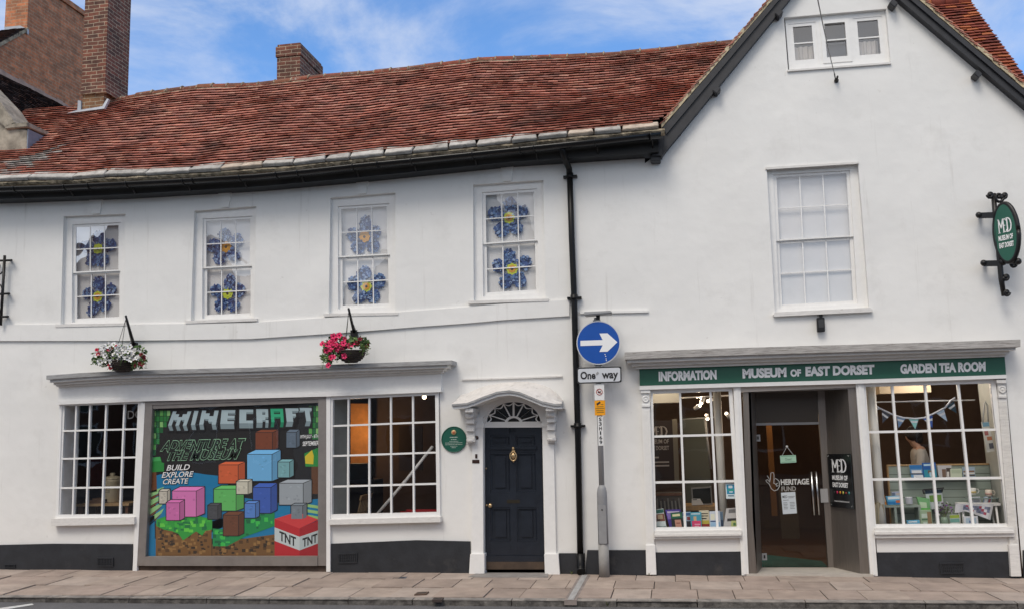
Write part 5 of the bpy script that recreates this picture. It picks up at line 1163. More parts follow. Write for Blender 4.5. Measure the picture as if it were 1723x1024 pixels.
# block headline
GL = {'M': ['10001', '11011', '11111', '10101', '10101'], 'I': ['11', '11', '11', '11', '11'], 'N': ['1001', '1101', '1111', '1011', '1001'], 'E': ['1111', '1100', '1111', '1100', '1111'], 'C': ['1111', '1100', '1100', '1100', '1111'],
      'R': ['1111', '1101', '1111', '1110', '1101'], 'A': ['1111', '1001', '1111', '1001', '1001'], 'F': ['1111', '1100', '1110', '1100', '1100'], 'T': ['11111', '00110', '00110', '00110', '00110']}
spans = [('M', 291, 322), ('I', 327, 334), ('N', 340, 368), ('E', 373, 396), ('C', 403, 426), ('R', 431, 451), ('A', 455, 476), ('F', 480, 502), ('T', 504, 524)]
hl = MB()
for i, (ch_, a, b) in enumerate(spans):
    g_ = GL[ch_]; nc = len(g_[0]); yt = 691-(a-291)*.027; yb_ = 715-(a-291)*.035; ln = (a-407)/116
    def pt(u, v, k, e=0): 
        x = a+(b-a)*u; y = yt+(yb_-yt)*v
        return (x-(v-.0)*7*(-ln if ln < 0 else 0)*1.2+(v)*4*(ln if ln > 0 else 0), y)
    for layer, (ex, ey, mi, dy) in enumerate(((2.6, 2.6, 0, 5.), (1.0, .6, 1, 8.5), (0, 0, 2 if ch_ != 'A' else 3, 0))):
        for r_ in range(5):
            for c_ in range(nc):
                if g_[r_][c_] == '1':
                    p = [pt(c_/nc, r_/5, 0), pt((c_+1)/nc, r_/5, 0), pt((c_+1)/nc, (r_+1)/5, 0), pt(c_/nc, (r_+1)/5, 0)]
                    if layer == 0: p = [(p[0][0]-ex, p[0][1]-ey), (p[1][0]+ex, p[1][1]-ey), (p[2][0]+ex, p[2][1]+ey+9), (p[3][0]-ex, p[3][1]+ey+9)]
                    elif layer == 1 and (r_ == 4 or g_[r_+1][c_] == '0'): p = [p[3], p[2], (p[2][0]-ln*3, p[2][1]+(8.5 if r_ == 4 else 3)), (p[3][0]-ln*3, p[3][1]+(8.5 if r_ == 4 else 3))]
                    elif layer == 1: continue
                    hl.face(PX(p, 9+layer+.01*(r_*5+c_)+(.3*(i % 2) if layer == 0 else 0)), mi if layer != 1 or ch_ != 'A' else 4)
hl.build('headline', [plain((.008, .008, .01)), plain(S(128, 146, 152)), plain(S(172, 192, 198)), plain(S(48, 176, 128)), plain(S(26, 128, 92))], po, fix=False)
glow = plain(S(150, 196, 160))
for t, q_ in (('ADVENTURE AT', ((274, 741), (413, 737), (411, 755), (270, 758))), ('THE MUSEUM', ((283, 757), (405, 754), (401, 771), (280, 774)))):
    qq = Q(*q_, y=yq-.0012*9); text(t, qq, -.008, -.06, 1.008, 1.06, 0, glow, 'lettering', po, .055, .25); text(t, qq, 0, 0, 1, 1, .0014, plain((.006, .012, .010)), 'lettering', po, .028, .25)
for t, q_ in (('BUILD', ((281, 781.5), (320, 780), (319, 789.5), (280, 791))), ('EXPLORE', ((273, 793.5), (326, 791.5), (325, 801), (272, 803))), ('CREATE', ((275, 805), (317, 803.5), (317, 812.5), (274, 814)))):
    qq = Q(*q_, y=yq-.0012*9); text(t, qq, -.015, -.08, 1.015, 1.08, 0, plain((.01, .01, .012)), 'lettering', po, .05, .2); text(t, qq, 0, 0, 1, 1, .0014, M_signwhite, 'lettering', po, .012, .2)
for t, q_ in (('19TH JULY - 6TH', ((505, 731), (536, 729.5), (536, 737), (505, 738.5))), ('SEPTEMBER', ((509, 742), (536, 740.5), (536, 748), (509, 749.5)))):
    text(t, Q(*q_, y=yq-.0012*9), 0, 0, 1, 1, 0, M_signwhite, 'lettering', po, .02, .2)

# ================================================================== hanging baskets
GRN = [mat('leaf_mid', (.075, .15, .035), .6), mat('leaf_light', (.16, .25, .06), .6), mat('leaf_dark', (.03, .065, .02), .6)]
def blossom(name, c1, c2):
    mb = MB(); n = 20
    for i in range(n):
        g0, g1 = 2*math.pi*i/n, 2*math.pi*(i+1)/n; rr_ = lambda g: .034*(1+.14*math.cos(5*g))
        p = lambda g, r, z: Vector((math.cos(g)*r, -z, math.sin(g)*r))
        mb.face([p(g0, .011, .006), p(g1, .011, .006), p(g1, rr_(g1), .014-.008*math.cos(5*g1)), p(g0, rr_(g0), .014-.008*math.cos(5*g0))], 0, True)
        mb.face([p(g0, .011, .006), p(g1, .011, .006), Vector((0, .018, 0))], 1, True)
    me = bpy.data.meshes.new(name); me.from_pydata(mb.v, [], mb.f); me.materials.append(c1); me.materials.append(c2); me.polygons.foreach_set('material_index', mb.m); me.polygons.foreach_set('use_smooth', mb.s); return me
BW = blossom('blossom', mat('petal_white', (.78, .77, .76), .6), mat('throat_green', (.45, .5, .25), .6))
BP = blossom('blossom', mat('petal_pink', (.78, .045, .16), .55), mat('throat_pink', (.45, .02, .08), .6))
BR_ = blossom('blossom', mat('petal_crimson', (.20, .008, .02), .55), mat('throat_dark', (.08, .004, .01), .6))
BC = blossom('blossom', mat('petal_coral', (.62, .03, .07), .55), mat('throat_pink2', (.35, .02, .05), .6))
def basket(lab, cx, cy, ry, spots, leaves, seed, grp, tip, br_lab, mount):
    rg = random.Random(seed); yb = -.36; C = U(cx, cy, yb); r = .20
    t = thing('hanging_basket', lab, 'hanging basket', C-Vector((0, 0, .17)), grp)
    s = MB(); n = 18; prof = [(.03, -.165), (.10, -.15), (.155, -.11), (.19, -.05), (.20, 0)]
    s.lathe(C, prof, 24)
    for k in range(7):
        z = -.155+k*.025; rr_ = r*math.sqrt(max(.04, 1-(z/.172)**2)); s.tube([C+Vector((math.cos(2*math.pi*i/20)*rr_*1.015, math.sin(2*math.pi*i/20)*rr_*1.015, z)) for i in range(21)], .009, 5)
    s.build('basket', mat('dark_rattan', (.03, .02, .015), .7, var=.5, vscale=40.), t)
    s = MB(); hook = U(tip[0], tip[1], yb)
    for g in (.3, 2.4, 4.5):
        s = MB(); s.tube([hook-Vector((0, 0, .03)), C+Vector((math.cos(g)*r*.9, math.sin(g)*r*.9, .02))], .004, 5); s.build('chain', M_iron, t)
    s = MB()
    for (lx, ly, sx, sy, n_) in leaves:
        for i in range(n_):
            while True:
                a, b, c_ = rg.uniform(-1, 1), rg.uniform(-1, 1), rg.uniform(-1, 1)
                if a*a+b*b+c_*c_ < 1: break
            p = U(lx+a*sx, ly+c_*sy, yb+b*.16-.06); d1 = Vector((rg.gauss(0, 1), rg.gauss(-.6, 1), rg.gauss(0, 1))).normalized(); d2 = d1.cross(Vector((rg.gauss(0, 1), rg.gauss(0, 1), rg.gauss(0, 1)))).normalized()
            l = rg.uniform(.026, .05); w_ = l*.42
            s.face([p-d1*l, p-d1*l*.1+d2*w_, p+d1*l, p-d1*l*.1-d2*w_], rg.choice((0, 0, 1, 2)))
    for i in range(26):                                             # trailing stems with paired leaves
        lx, ly, sx, sy, n_ = rg.choice(leaves); p = U(lx+rg.uniform(-1, 1)*sx*.9, ly+rg.uniform(-.4, .6)*sy, yb-.1-rg.uniform(0, .08)); d = Vector((rg.uniform(-.5, .5), rg.uniform(-.4, .1), rg.uniform(-1, .15))).normalized(); l_ = rg.uniform(.05, .13)
        pts = [p+d*l_*t_+Vector((0, 0, -.04*t_*t_)) for t_ in (0, .33, .66, 1)]; s.tube(pts, .003, 4, 0)
        for q_ in pts[1:]:
            for sg_ in (-1, 1):
                e = Vector((sg_*rg.uniform(.5, 1), -.3, rg.uniform(-.2, .7))).normalized(); f2 = e.cross(d).normalized()*.009; s.face([q_, q_+e*.016+f2, q_+e*.034, q_+e*.016-f2], rg.choice((0, 1, 1)))
    s.build('foliage', GRN, t, fix=False)
    for (bx, by, me, sc_) in spots:
        o = bpy.data.objects.new('blossom', me); col.objects.link(o); o.parent = t
        p = U(bx, by, yb-.15-rg.uniform(0, .05)); o.location = p-t.location; o.rotation_euler = (rg.uniform(-.6, .2), 0, rg.uniform(-.6, .6)); o.scale = (sc_,)*3
    s = MB(); mt = U(mount[0], mount[1], 0); 
    s.tube([mt+Vector((0, -.02, .02)), mt.lerp(hook, .35)+Vector((0, 0, .0)), hook+Vector((0, 0, .03))], [.026, .022, .016], 8)
    s.box(mt.x-.05, -.05, mt.z-.10, mt.x+.05, 0, mt.z+.06)
    one(s, 'basket_bracket', M_iron, br_lab, 'bracket', 'raking brackets for hanging baskets')
rg = random.Random(5); sp = []
for i in range(62):
    a = rg.uniform(0, 6.28); q_ = math.sqrt(rg.random()); x, y = 196+math.cos(a)*q_*38, 596+math.sin(a)*q_*17
    if y > 606 and 190 < x < 232: continue
    sp.append((x, y, BW, rg.uniform(1.0, 1.4)))
sp += [(x, y, BC, .8) for x, y in ((163, 588), (165, 595), (189, 586), (196, 582), (183, 588), (184, 613), (188, 612), (186, 618))]
sp += [(x, y, BR_, .9) for x, y in ((238, 596), (243, 600), (244, 602), (236, 611), (240, 613), (228, 614), (226, 604), (229, 593))]
basket('hanging basket of white petunias with a few crimson blooms above the bow window', 207, 607, 0, sp, [(196, 597, 40, 17, 420), (234, 600, 14, 20, 160), (175, 606, 22, 10, 120)], 3, 'hanging flower baskets', (211.5, 534), 'dark raking bracket carrying the white flowered basket', (227, 583))
sp = [(x, y, BP, rg.uniform(1.05, 1.3)) for x, y in ((561, 565), (571, 564), (564, 570), (543, 578), (551, 579), (557, 575), (560, 578), (559, 583), (561, 573), (578, 577), (580, 582), (588, 581), (594, 579), (570, 584), (568, 587), (575, 588), (556, 587), (560, 586), (549, 589), (584, 593), (579, 598), (557, 601), (561, 600), (553, 614), (581, 569), (566, 580), (574, 580))]
sp += [(x, y, BR_, .9) for x, y in ((602, 572), (606, 570), (600, 577), (617, 583), (620, 581), (604, 576))]
basket('hanging basket of bright pink petunias with brown basket showing on the right', 591, 590, 0, sp, [(566, 584, 24, 20, 300), (612, 578, 9, 11, 110), (552, 600, 12, 12, 110), (592, 574, 22, 8, 110)], 9, 'hanging flower baskets', (586.5, 522), 'dark raking bracket carrying the pink flowered basket', (597, 562))

# ================================================================== paper flowers in the first-floor windows
BL = [mat('paper_blue_a', S(62, 92, 156), .6), mat('paper_blue_b', S(104, 140, 192), .6), mat('paper_blue_c', S(34, 50, 100), .6), mat('paper_blue_d', S(156, 180, 216), .6), mat('paper_navy', S(18, 22, 50), .6)]
YL, OR, DK = mat('paper_lime', S(214, 226, 60), .6), mat('paper_amber', S(236, 168, 40), .6), mat('paper_dark', S(60, 40, 30), .6)
FL = [[((166, 419), 'l', 0), ((165.5, 499), 'lo', .1)], [((381.5, 416), 'o', .15), ((384, 494), 'l', -.05)], [((614, 399), 'o', .05), ((617, 482), 'lo', .0)], [((857, 367), 'lo', 0), ((862, 453), 'lo', .05)]]
wn = ['leftmost upstairs window', 'second upstairs window from left', 'third upstairs window from left', 'window nearest the downpipe']
cn = {'l': 'lime', 'o': 'amber', 'lo': 'lime and amber'}
for wi, fl in enumerate(FL):
    for fi, ((fx, fy_), kind, rot) in enumerate(fl):
        rg = random.Random(wi*7+fi); yf = .165; C = U(fx, fy_, yf)
        t = thing('paper_flower', 'blue flower with %s centre, %s, %s' % (cn[kind], 'upper' if fi == 0 else 'lower', wn[wi]), 'paper flower', C, 'blue paper flowers in the upper windows')
        for k in range(5):
            g = math.pi/2+2*math.pi*k/5+rot+rg.uniform(-.08, .08); pc = C+Vector((math.cos(g)*.185, 0, math.sin(g)*.195))+Vector((rg.uniform(-.02, .02), 0, rg.uniform(-.02, .02))); s = MB(); n = 18
            ra, rb_ = .112+rg.uniform(-.015, .012), .098+rg.uniform(-.010, .010)
            ring = [pc+Vector((math.cos(h)*math.cos(g)*ra-math.sin(h)*math.sin(g)*rb_, 0, math.cos(h)*math.sin(g)*ra+math.sin(h)*math.cos(g)*rb_)) for h in [2*math.pi*i/n for i in range(n)]]
            s.hexa([p+Vector((0, .008, 0)) for p in ring], ring, 0)
            for j in range(60):
                h, q_ = rg.uniform(0, 6.28), math.sqrt(rg.random())*1.0; u, v = math.cos(h)*q_*ra*1.06, math.sin(h)*q_*rb_*1.06
                c_ = pc+Vector((u*math.cos(g)-v*math.sin(g), -.002-.0003*j-rg.uniform(0, .008), u*math.sin(g)+v*math.cos(g))); rr_ = rg.uniform(.011, .024); mi = rg.choice((0, 0, 1, 1, 2, 2, 3)); m6 = 8
                s.face([c_+Vector((math.cos(2*math.pi*i/m6)*rr_, 0, math.sin(2*math.pi*i/m6)*rr_)) for i in range(m6)], mi)
                if rg.random() < .45: s.face([c_+Vector((math.cos(2*math.pi*i/m6)*rr_*.45, -.0002, math.sin(2*math.pi*i/m6)*rr_*.45)) for i in range(m6)], rg.choice((4, 4, 3)))
            s.build('petal', BL, t, fix=False)
        s = MB(); n = 24
        for j, (r_, mi) in enumerate(((.084, 1 if kind == 'o' else 0), (.055, 0 if kind == 'l' else 1), (.02, 2))):
            s.face([C+Vector((math.cos(2*math.pi*i/n)*r_*(1+.10*math.cos(8*2*math.pi*i/n+j)*(j < 2)), -.02-.004*j, math.sin(2*math.pi*i/n)*r_*(1+.10*math.cos(8*2*math.pi*i/n+j)*(j < 2)))) for i in range(n)], mi)
        s.build('flower_centre', [YL, OR, DK], t, fix=False)

# ================================================================== things inside, seen through the glass
def V(*a): return Vector(a)
# left room: stoneware urn on a table
t = thing('side_table', 'dark wooden table carrying the cream urn behind the far left window', 'table', V(U(185, 840, .9).x, .9, .06))
zt = U(185, 845, .75).z; x0, x1 = U(140, 845, .8).x, U(228, 845, .8).x
s = MB(); s.box(x0, .62, zt-.04, x1, 1.15, zt); s.build('tabletop', M_wood, t)
for a in (x0+.05, x1-.05):
    for b in (.67, 1.1): s = MB(); s.box(a-.025, b-.025, .06, a+.025, b+.025, zt-.04); s.build('leg', M_woodd, t)
c = V(U(188, 840, .85).x, .85, zt); k = (U(188, 790, .85).z-zt)
t = thing('stoneware_urn', 'cream stoneware urn with lid and small tap on the table behind the far left window', 'urn', c)
um = mat('stoneware', (.55, .47, .32), .35, var=.1, vscale=8.)
s = MB(); s.lathe(c, [(.135, 0), (.145, .02), (.145, k*.62), (.152, k*.64), (.150, k*.70), (.142, k*.72)], 24); s.build('body', um, t)
s = MB(); s.lathe(c+V(0, 0, k*.72), [(.15, 0), (.15, .015), (.11, .04), (.05, .055), (.03, .06), (.045, .085), (.03, .10), (.004, .105)], 20); s.build('lid', um, t)
s = MB(); s.tube([c+V(0, -.14, .05), c+V(0, -.20, .05)], .016, 8); s.tube([c+V(0, -.19, .06), c+V(0, -.19, .02)], .012, 6); s.build('tap', M_black, t)
uq = Q(c+V(-.07, -.149, k*.55), c+V(.07, -.149, k*.55), c+V(.07, -.149, k*.30), c+V(-.07, -.149, k*.30)); s = MB()
for v in (.1, .35, .6, .85): s.q(uq, .15, v-.05, .85, v+.05, -.01, .003)
s.build('printed_lines', plain((.3, .26, .18)), t)
s = MB(); a = U(164, 838, .7); s.box(a.x-.12, .66, zt, a.x+.14, .85, zt+.05); s.box(a.x-.08, .68, zt+.05, a.x+.10, .82, zt+.08); one(s, 'book', mat('brown_cover', (.16, .09, .05), .7), 'two brown books lying flat left of the cream urn', 'books')
s = MB(); a = U(165, 790, 2.2); s.hexa([a+V(-.18, 0, -.3), a+V(.18, 0, -.3), a+V(.18, .02, .25), a+V(-.18, .02, .25)], [a+V(-.18, -.03, -.3), a+V(.18, -.03, -.3), a+V(.18, -.01, .25), a+V(-.18, -.01, .25)]); one(s, 'wall_hanging', mat('dark_red_cloth', (.10, .008, .01), .9, var=.3), 'dim dark red hanging in the far left window behind the table', 'hanging')
t = thing('window_lettering', 'faint outlined letters high in the right pane of the far left window', 'lettering', U(225, 700, .02)); text('DO', Q((214, 690), (240, 689), (240, 703), (214, 704), y=.0), 0, 0, 1, 1, -.01, mat('faint_grey', (.16, .16, .16), .8), 'letter', t, .0)
# right bow window: chair, leaning pole, red tray, bulb
cy = 1.0; a = U(596, 868, cy); zs = .50; t = thing('wooden_chair', 'pale wooden spindle back chair behind the window right of the poster', 'chair', V(a.x, cy, .06))
zt = U(606, 833, cy).z; xo = a.x
s = MB(); s.box(xo-.34, cy-.22, zs-.02, xo+.08, cy+.22, zs+.02); s.build('seat', M_wood, t, bevel=.01)
for k, yy in enumerate((-.19, .19)):
    for xx, sp_ in ((-.30, -.04), (.05, .05)): s = MB(); s.tube([V(xo+xx, cy+yy, zs), V(xo+xx+sp_, cy+yy*1.15, .06)], [.02, .016], 8); s.build('leg', M_wood, t)
for k in range(6):
    f_ = k/5-.5; s = MB(); s.tube([V(xo+.0+.05, cy+f_*.36, zs), V(xo+.14+.05, cy+f_*.42, zt-.03)], .012, 6); s.build('spindle', M_wood, t)
s = MB(); s.hexa([V(xo+.17, cy-.25, zt-.05), V(xo+.20, cy-.25, zt-.05), V(xo+.20, cy+.25, zt-.05), V(xo+.17, cy+.25, zt-.05)], [V(xo+.19, cy-.25, zt+.02), V(xo+.22, cy-.25, zt+.02), V(xo+.22, cy+.25, zt+.02), V(xo+.19, cy+.25, zt+.02)]); s.build('top_rail', M_wood, t)
s = MB(); s.tube([U(628, 872, .35), U(684, 806, .35), U(728, 750, .35)], .022, 10); s.lathe(U(679, 812, .35), [(.026, -.03), (.026, .03)], 10, ax=U(728, 750, .35)-U(628, 872, .35)); one(s, 'leaning_pole', mat('white_plastic', (.62, .61, .60), .4), 'white pole leaning diagonally behind the window next to the green plaque', 'pole')
s = MB(); a, b = U(676, 864, .7), U(732, 863, .7); s.box(a.x, .62, a.z-.03, b.x, .95, a.z+.01); s.box(a.x, .62, a.z+.01, b.x, .64, a.z+.045); s.box(a.x, .93, a.z+.01, b.x, .95, a.z+.045); s.box(a.x+.02, .64, .06, a.x+.06, .70, a.z-.03); s.box(b.x-.06, .64, .06, b.x-.02, .70, a.z-.03); one(s, 'red_stand', plain(S(170, 24, 34)), 'low red stand just inside the lower right corner of the bow window', 'stand')
t = thing('pendant_bulb', 'bare glowing bulb in the top right pane of the bow window', 'lamp', U(714, 667, .5)); s = MB(); s.ball(U(714, 667, .5), .034, 12); s.build('bulb', emit('bulb_glow', (1, .78, .5), 6), t); s = MB(); s.tube([U(714, 664, .5)+V(0, 0, .01), U(714, 664, .5)+V(0, 0, .35)], .012, 6); s.build('flex', M_black, t)
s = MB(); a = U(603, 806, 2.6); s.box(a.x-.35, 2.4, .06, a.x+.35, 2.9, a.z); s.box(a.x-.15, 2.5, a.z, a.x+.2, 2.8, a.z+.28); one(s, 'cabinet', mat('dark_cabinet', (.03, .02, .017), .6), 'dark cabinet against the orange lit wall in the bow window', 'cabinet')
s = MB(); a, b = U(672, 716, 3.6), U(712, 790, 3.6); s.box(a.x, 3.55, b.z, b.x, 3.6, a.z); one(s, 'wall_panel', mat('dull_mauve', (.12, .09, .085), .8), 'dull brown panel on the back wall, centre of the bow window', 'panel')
def lamp(x, y, z, e, c_=(1, .72, .42), r=.05):
    l = bpy.data.lights.new('interior_light', 'POINT'); l.energy = e; l.color = c_; l.shadow_soft_size = r; o = bpy.data.objects.new('interior_light', l); col.objects.link(o); o.location = (x, y, z); return o
a = U(606, 720, 3.5); lamp(a.x, 3.3, 2.0, 10, (1, .62, .30))
# right shop, left window
s = MB(); a, b = U(1094, 654, 1.2), U(1143, 676, 1.2); s.box(a.x-.2, 1.2, b.z, b.x, 1.9, a.z+.1); one(s, 'ceiling_box', mat('cream_box', (.72, .68, .58), .7), 'cream boxed beam at the ceiling, top left pane of the left shop window', 'beam')
t = thing('inside_poster', 'dark brown museum poster on the left wall inside the left shop window', 'poster', U(1112, 805, 1.4)); q_ = Q((1080, 707), (1131, 706), (1135, 806), (1086, 807), y=1.4); s = MB(); s.q(q_, 0, 0, 1, 1, -.03, 0); s.build('board', plain((.035, .022, .018)), t); s = MB(); s.q(q_, 1.0, -.02, 1.16, 1.04, -.03, .004); s.build('edge', mat('board_edge', (.22, .19, .14), .7), t)
fa_ = plain((.45, .40, .36)); med(q_, .2, .10, .82, .27, .004, fa_, t); text('MUSEUM OF', q_, .12, .32, .86, .39, .004, fa_, 'lettering', t, .02); text('EAST DORSET', q_, .12, .43, .86, .50, .004, fa_, 'lettering', t, .02)
s = MB()
for v in (.62, .70, .76): s.q(q_, .2, v-.01, .84 if v > .65 else .5, v+.015, 0, .003)
s.build('small_print', fa_, t)
s = MB(); a, b = U(1148, 702, 2.6), U(1196, 812, 2.6); s.box(a.x, 2.55, .02, b.x, 2.62, a.z); one(s, 'display_screen', mat('grey_green', (.13, .14, .12), .8), 'tall grey green partition in the middle of the left shop window', 'partition')
for k, (a_, b_, lab) in enumerate(((1203, 1218, 'white painted column behind the left shop window'), (1461, 1485, 'white painted column behind the left edge of the right shop window'))):
    p0, p1 = U(a_+5, 660, .45 if k == 0 else .25), U(b_-1, 890, .45 if k == 0 else .25); s = MB(); s.tube([V((p0.x+p1.x)/2, p0.y, .0), V((p0.x+p1.x)/2, p0.y, 2.75)], .055 if k == 0 else .06, 16); s.lathe(V((p0.x+p1.x)/2, p0.y, .02), [(.075, 0), (.075, .12), (.057, .14)], 16); one(s, 'column', mat('white_column', (.62, .61, .57), .5), lab, 'column', 'round columns behind the shop glass')
tr = thing('light_track', 'white ceiling light track with lit spotlights in the left shop window', 'light track', V(U(1190, 667, 1.3).x, 1.3, U(1190, 667, 1.3).z))
s = MB(); s.tube([U(1146, 668.5, 1.3), U(1232, 664, 1.3)], .012, 6); s.build('rail', M_white, tr)
for (a_, b_, dx, dy) in ((1175, 683, -5, -3), (1181, 675, 2, 5), (1224, 697, 4, -5), (1190, 702, -1, 4), (1193, 673, 4, 2)):
    s = MB(); c0, c1 = U(a_+dx*1.2, b_-dy*1.2, 1.3), U(a_-dx*.4, b_+dy*.4, 1.25); s.tube([c0, c1], .03, 10); sp_ = s.build('spotlight', M_white, tr); s = MB(); s.ball(c1, .026, 8); s.build('lit_lens', emit('spot_glow', (1, .82, .6), 5), sp_)
    
s = MB(); s.tube([U(1186, 704, 1.9), U(1196, 788, 1.9)], .02, 6); s.tube([U(1148, 705, 1.9), U(1215, 700, 1.9)], .012, 6); s.tube([U(1210, 702, 1.9), U(1217, 780, 1.9)], .012, 6); one(s, 'shelf_frame', M_grey, 'pale upright rails of a display frame behind the left shop window', 'display frame')
t = thing('counter', 'wooden reception counter behind the leaflets in the left shop window', 'counter', V(U(1184, 856, 1.5).x, 1.6, .02)); a, b = U(1160, 851, 1.4), U(1206, 850, 1.4); s = MB(); s.box(a.x-.3, 1.4, a.z-.06, b.x, 2.0, a.z); s.build('top', M_wood, t); s = MB(); s.box(a.x-.25, 1.45, .02, b.x-.04, 1.95, a.z-.06); s.build('front', mat('counter_front', (.16, .15, .14), .7), t)
t = thing('monitor', 'grey framed monitor standing on the wooden counter', 'monitor', V(U(1180, 848, 1.5).x, 1.6, U(1180, 851, 1.4).z)); q_ = Q((1163, 820), (1197, 817.5), (1199, 848), (1165, 849.5), y=1.55); s = MB(); s.q(q_, 0, 0, 1, 1, -.04, 0); s.build('case', M_grey, t); s = MB(); s.q(q_, .06, .07, .94, .92, 0, .003); s.build('screen', plain((.02, .022, .02), .2), t)
s = MB(); q_ = Q((1164, 838), (1178, 838), (1184, 848), (1164, 849), y=1.45); s.q(q_, 0, 0, 1, 1, -.02, 0); s.q(q_, .1, .1, .6, .2, 0, .002, 1); one(s, 'leaflet', [M_paper, M_ink], 'white leaflet in front of the grey monitor', 'leaflet')
s = MB(); q_ = Q((1102, 829), (1148, 828), (1152, 858), (1104, 858), y=.9); s.q(q_, 0, 0, 1, 1, -.25, 0); s.q(q_, .02, .0, .98, .15, 0, .02, 1)
for k in range(14): s.q(q_, .04+k*.065, .3+.2*math.sin(k*2.1)**2, .09+k*.065, .95, 0, .02+.02*math.sin(k), 2+k % 2)
one(s, 'leaflet_rack', [plain((.09, .075, .06)), M_woodd, plain((.20, .19, .17)), plain((.05, .05, .05))], 'dim rack of dark leaflets behind the books in the left shop window', 'rack')
def flat(name, lab, cat, quad, y, mats, art, th=.018, group=None):
    q_ = Q(*quad, y=y); s = MB(); s.q(q_, 0, 0, 1, 1, -th, 0, 0)
    for i, (u0, v0, u1, v1, m_) in enumerate(art): s.face([q_(u0, v0, .0008+.0003*i), q_(u1, v0, .0008+.0003*i), q_(u1, v1, .0008+.0003*i), q_(u0, v1, .0008+.0003*i)], m_)
    return one(s, name, [plain(S(*m_)) if isinstance(m_, tuple) else m_ for m_ in mats], lab, cat, group, fix=False)
BK = 'books on the left shop window sill'
flat('book', 'white leaflet with green heading at the left end of the sill', 'leaflet', [(1101, 857), (1116, 854.5), (1122, 888.5), (1103, 888.5)], .12, [(205, 215, 212), (38, 96, 84), (120, 74, 60), (170, 150, 120), (60, 50, 44)], [(.02, .02, .98, .2, 1), (.02, .24, .98, .62, 2), (.3, .28, .8, .5, 3), (.05, .5, .5, .6, 4), (.05, .88, .95, .93, 1)], group=BK)
flat('book', 'tall purple book behind the green magazine on the sill', 'book', [(1119, 857), (1145, 856), (1148, 888), (1127, 888)], .20, [(84, 66, 158), (140, 120, 196), (200, 190, 220)], [(.1, .08, .9, .18, 2), (.05, .2, .3, .5, 1)], group=BK)
flat('book', 'dark green magazine with a face on its cover', 'book', [(1128, 862), (1147, 860), (1152, 888.5), (1131, 888.5)], .14, [(34, 40, 36), (30, 96, 72), (222, 214, 170), (196, 144, 124), (150, 96, 80)], [(.02, .02, .98, .36, 1), (.15, .10, .8, .24, 2), (.3, .45, .8, .92, 3), (.4, .62, .7, .7, 4)], group=BK)
flat('book', 'pale blue book half hidden by the glazing bar', 'book', [(1148, 861), (1162, 860), (1164, 888), (1151, 888)], .17, [(170, 196, 216), (72, 110, 160), (150, 60, 64), (50, 48, 52)], [(.02, .05, .98, .22, 1), (.5, .3, .9, .5, 2), (.4, .55, .98, .95, 3)], group=BK)
flat('book', 'turquoise book with a pink figure on its cover', 'book', [(1160.5, 861), (1180, 860.5), (1181, 888.5), (1163, 888.5)], .14, [(70, 150, 172), (212, 62, 108), (206, 170, 130), (180, 206, 214), (232, 170, 190)], [(.1, .05, .9, .14, 3), (.30, .25, .55, .55, 2), (.12, .52, .92, .97, 1), (.35, .70, .85, .76, 4), (.35, .82, .75, .88, 4)], group=BK)
flat('book', 'cream and red book with rows of small black marks', 'book', [(1176, 858), (1192.5, 857.5), (1195, 888), (1180, 888)], .18, [(206, 198, 172), (36, 32, 30), (150, 50, 40), (190, 176, 70)], [(.2, .15, .9, .2, 1), (.2, .28, .9, .33, 1), (.2, .42, .7, .48, 1), (.1, .55, .95, .75, 3), (.05, .75, .95, .98, 2)], group=BK)
flat('book', 'white and pale blue book in front of the white column', 'book', [(1193.5, 859.5), (1211, 858.5), (1213.5, 888), (1195, 888)], .14, [(204, 214, 226), (160, 196, 226), (50, 84, 130), (226, 226, 206)], [(.1, .15, .5, .5, 3), (.05, .55, .7, .62, 2), (.05, .64, .95, .95, 1)], group=BK)
flat('book', 'narrow grey blue book right of the white and pale blue one', 'book', [(1211, 860), (1216, 860), (1218, 888), (1213, 888)], .19, [(110, 136, 160), (60, 80, 110)], [(.1, .5, .9, .9, 1)], group=BK)
flat('book', 'pale grey booklet with a small green badge at the right end of the sill', 'book', [(1222, 854.5), (1240, 853), (1243, 888), (1217, 888.5)], .14, [(196, 194, 194), (120, 120, 122), (52, 50, 50), (190, 200, 130), (80, 130, 80)], [(.25, .06, .95, .24, 1), (.2, .5, .9, .64, 2), (.5, .62, .95, .95, 3), (.65, .72, .82, .86, 4)], group=BK)
flat('window_sticker', 'blue and white notice stuck inside the right pane of the left shop window', 'notice', [(1220.5, 812), (1237, 812), (1238.5, 838), (1222, 838)], .03, [(214, 226, 230), (34, 140, 178), (20, 96, 120), (60, 170, 130)], [(.1, .08, .9, .7, 1), (.3, .15, .7, .32, 0), (.2, .4, .85, .48, 3), (.35, .52, .7, .6, 0), (.2, .78, .8, .84, 2)], th=.002)
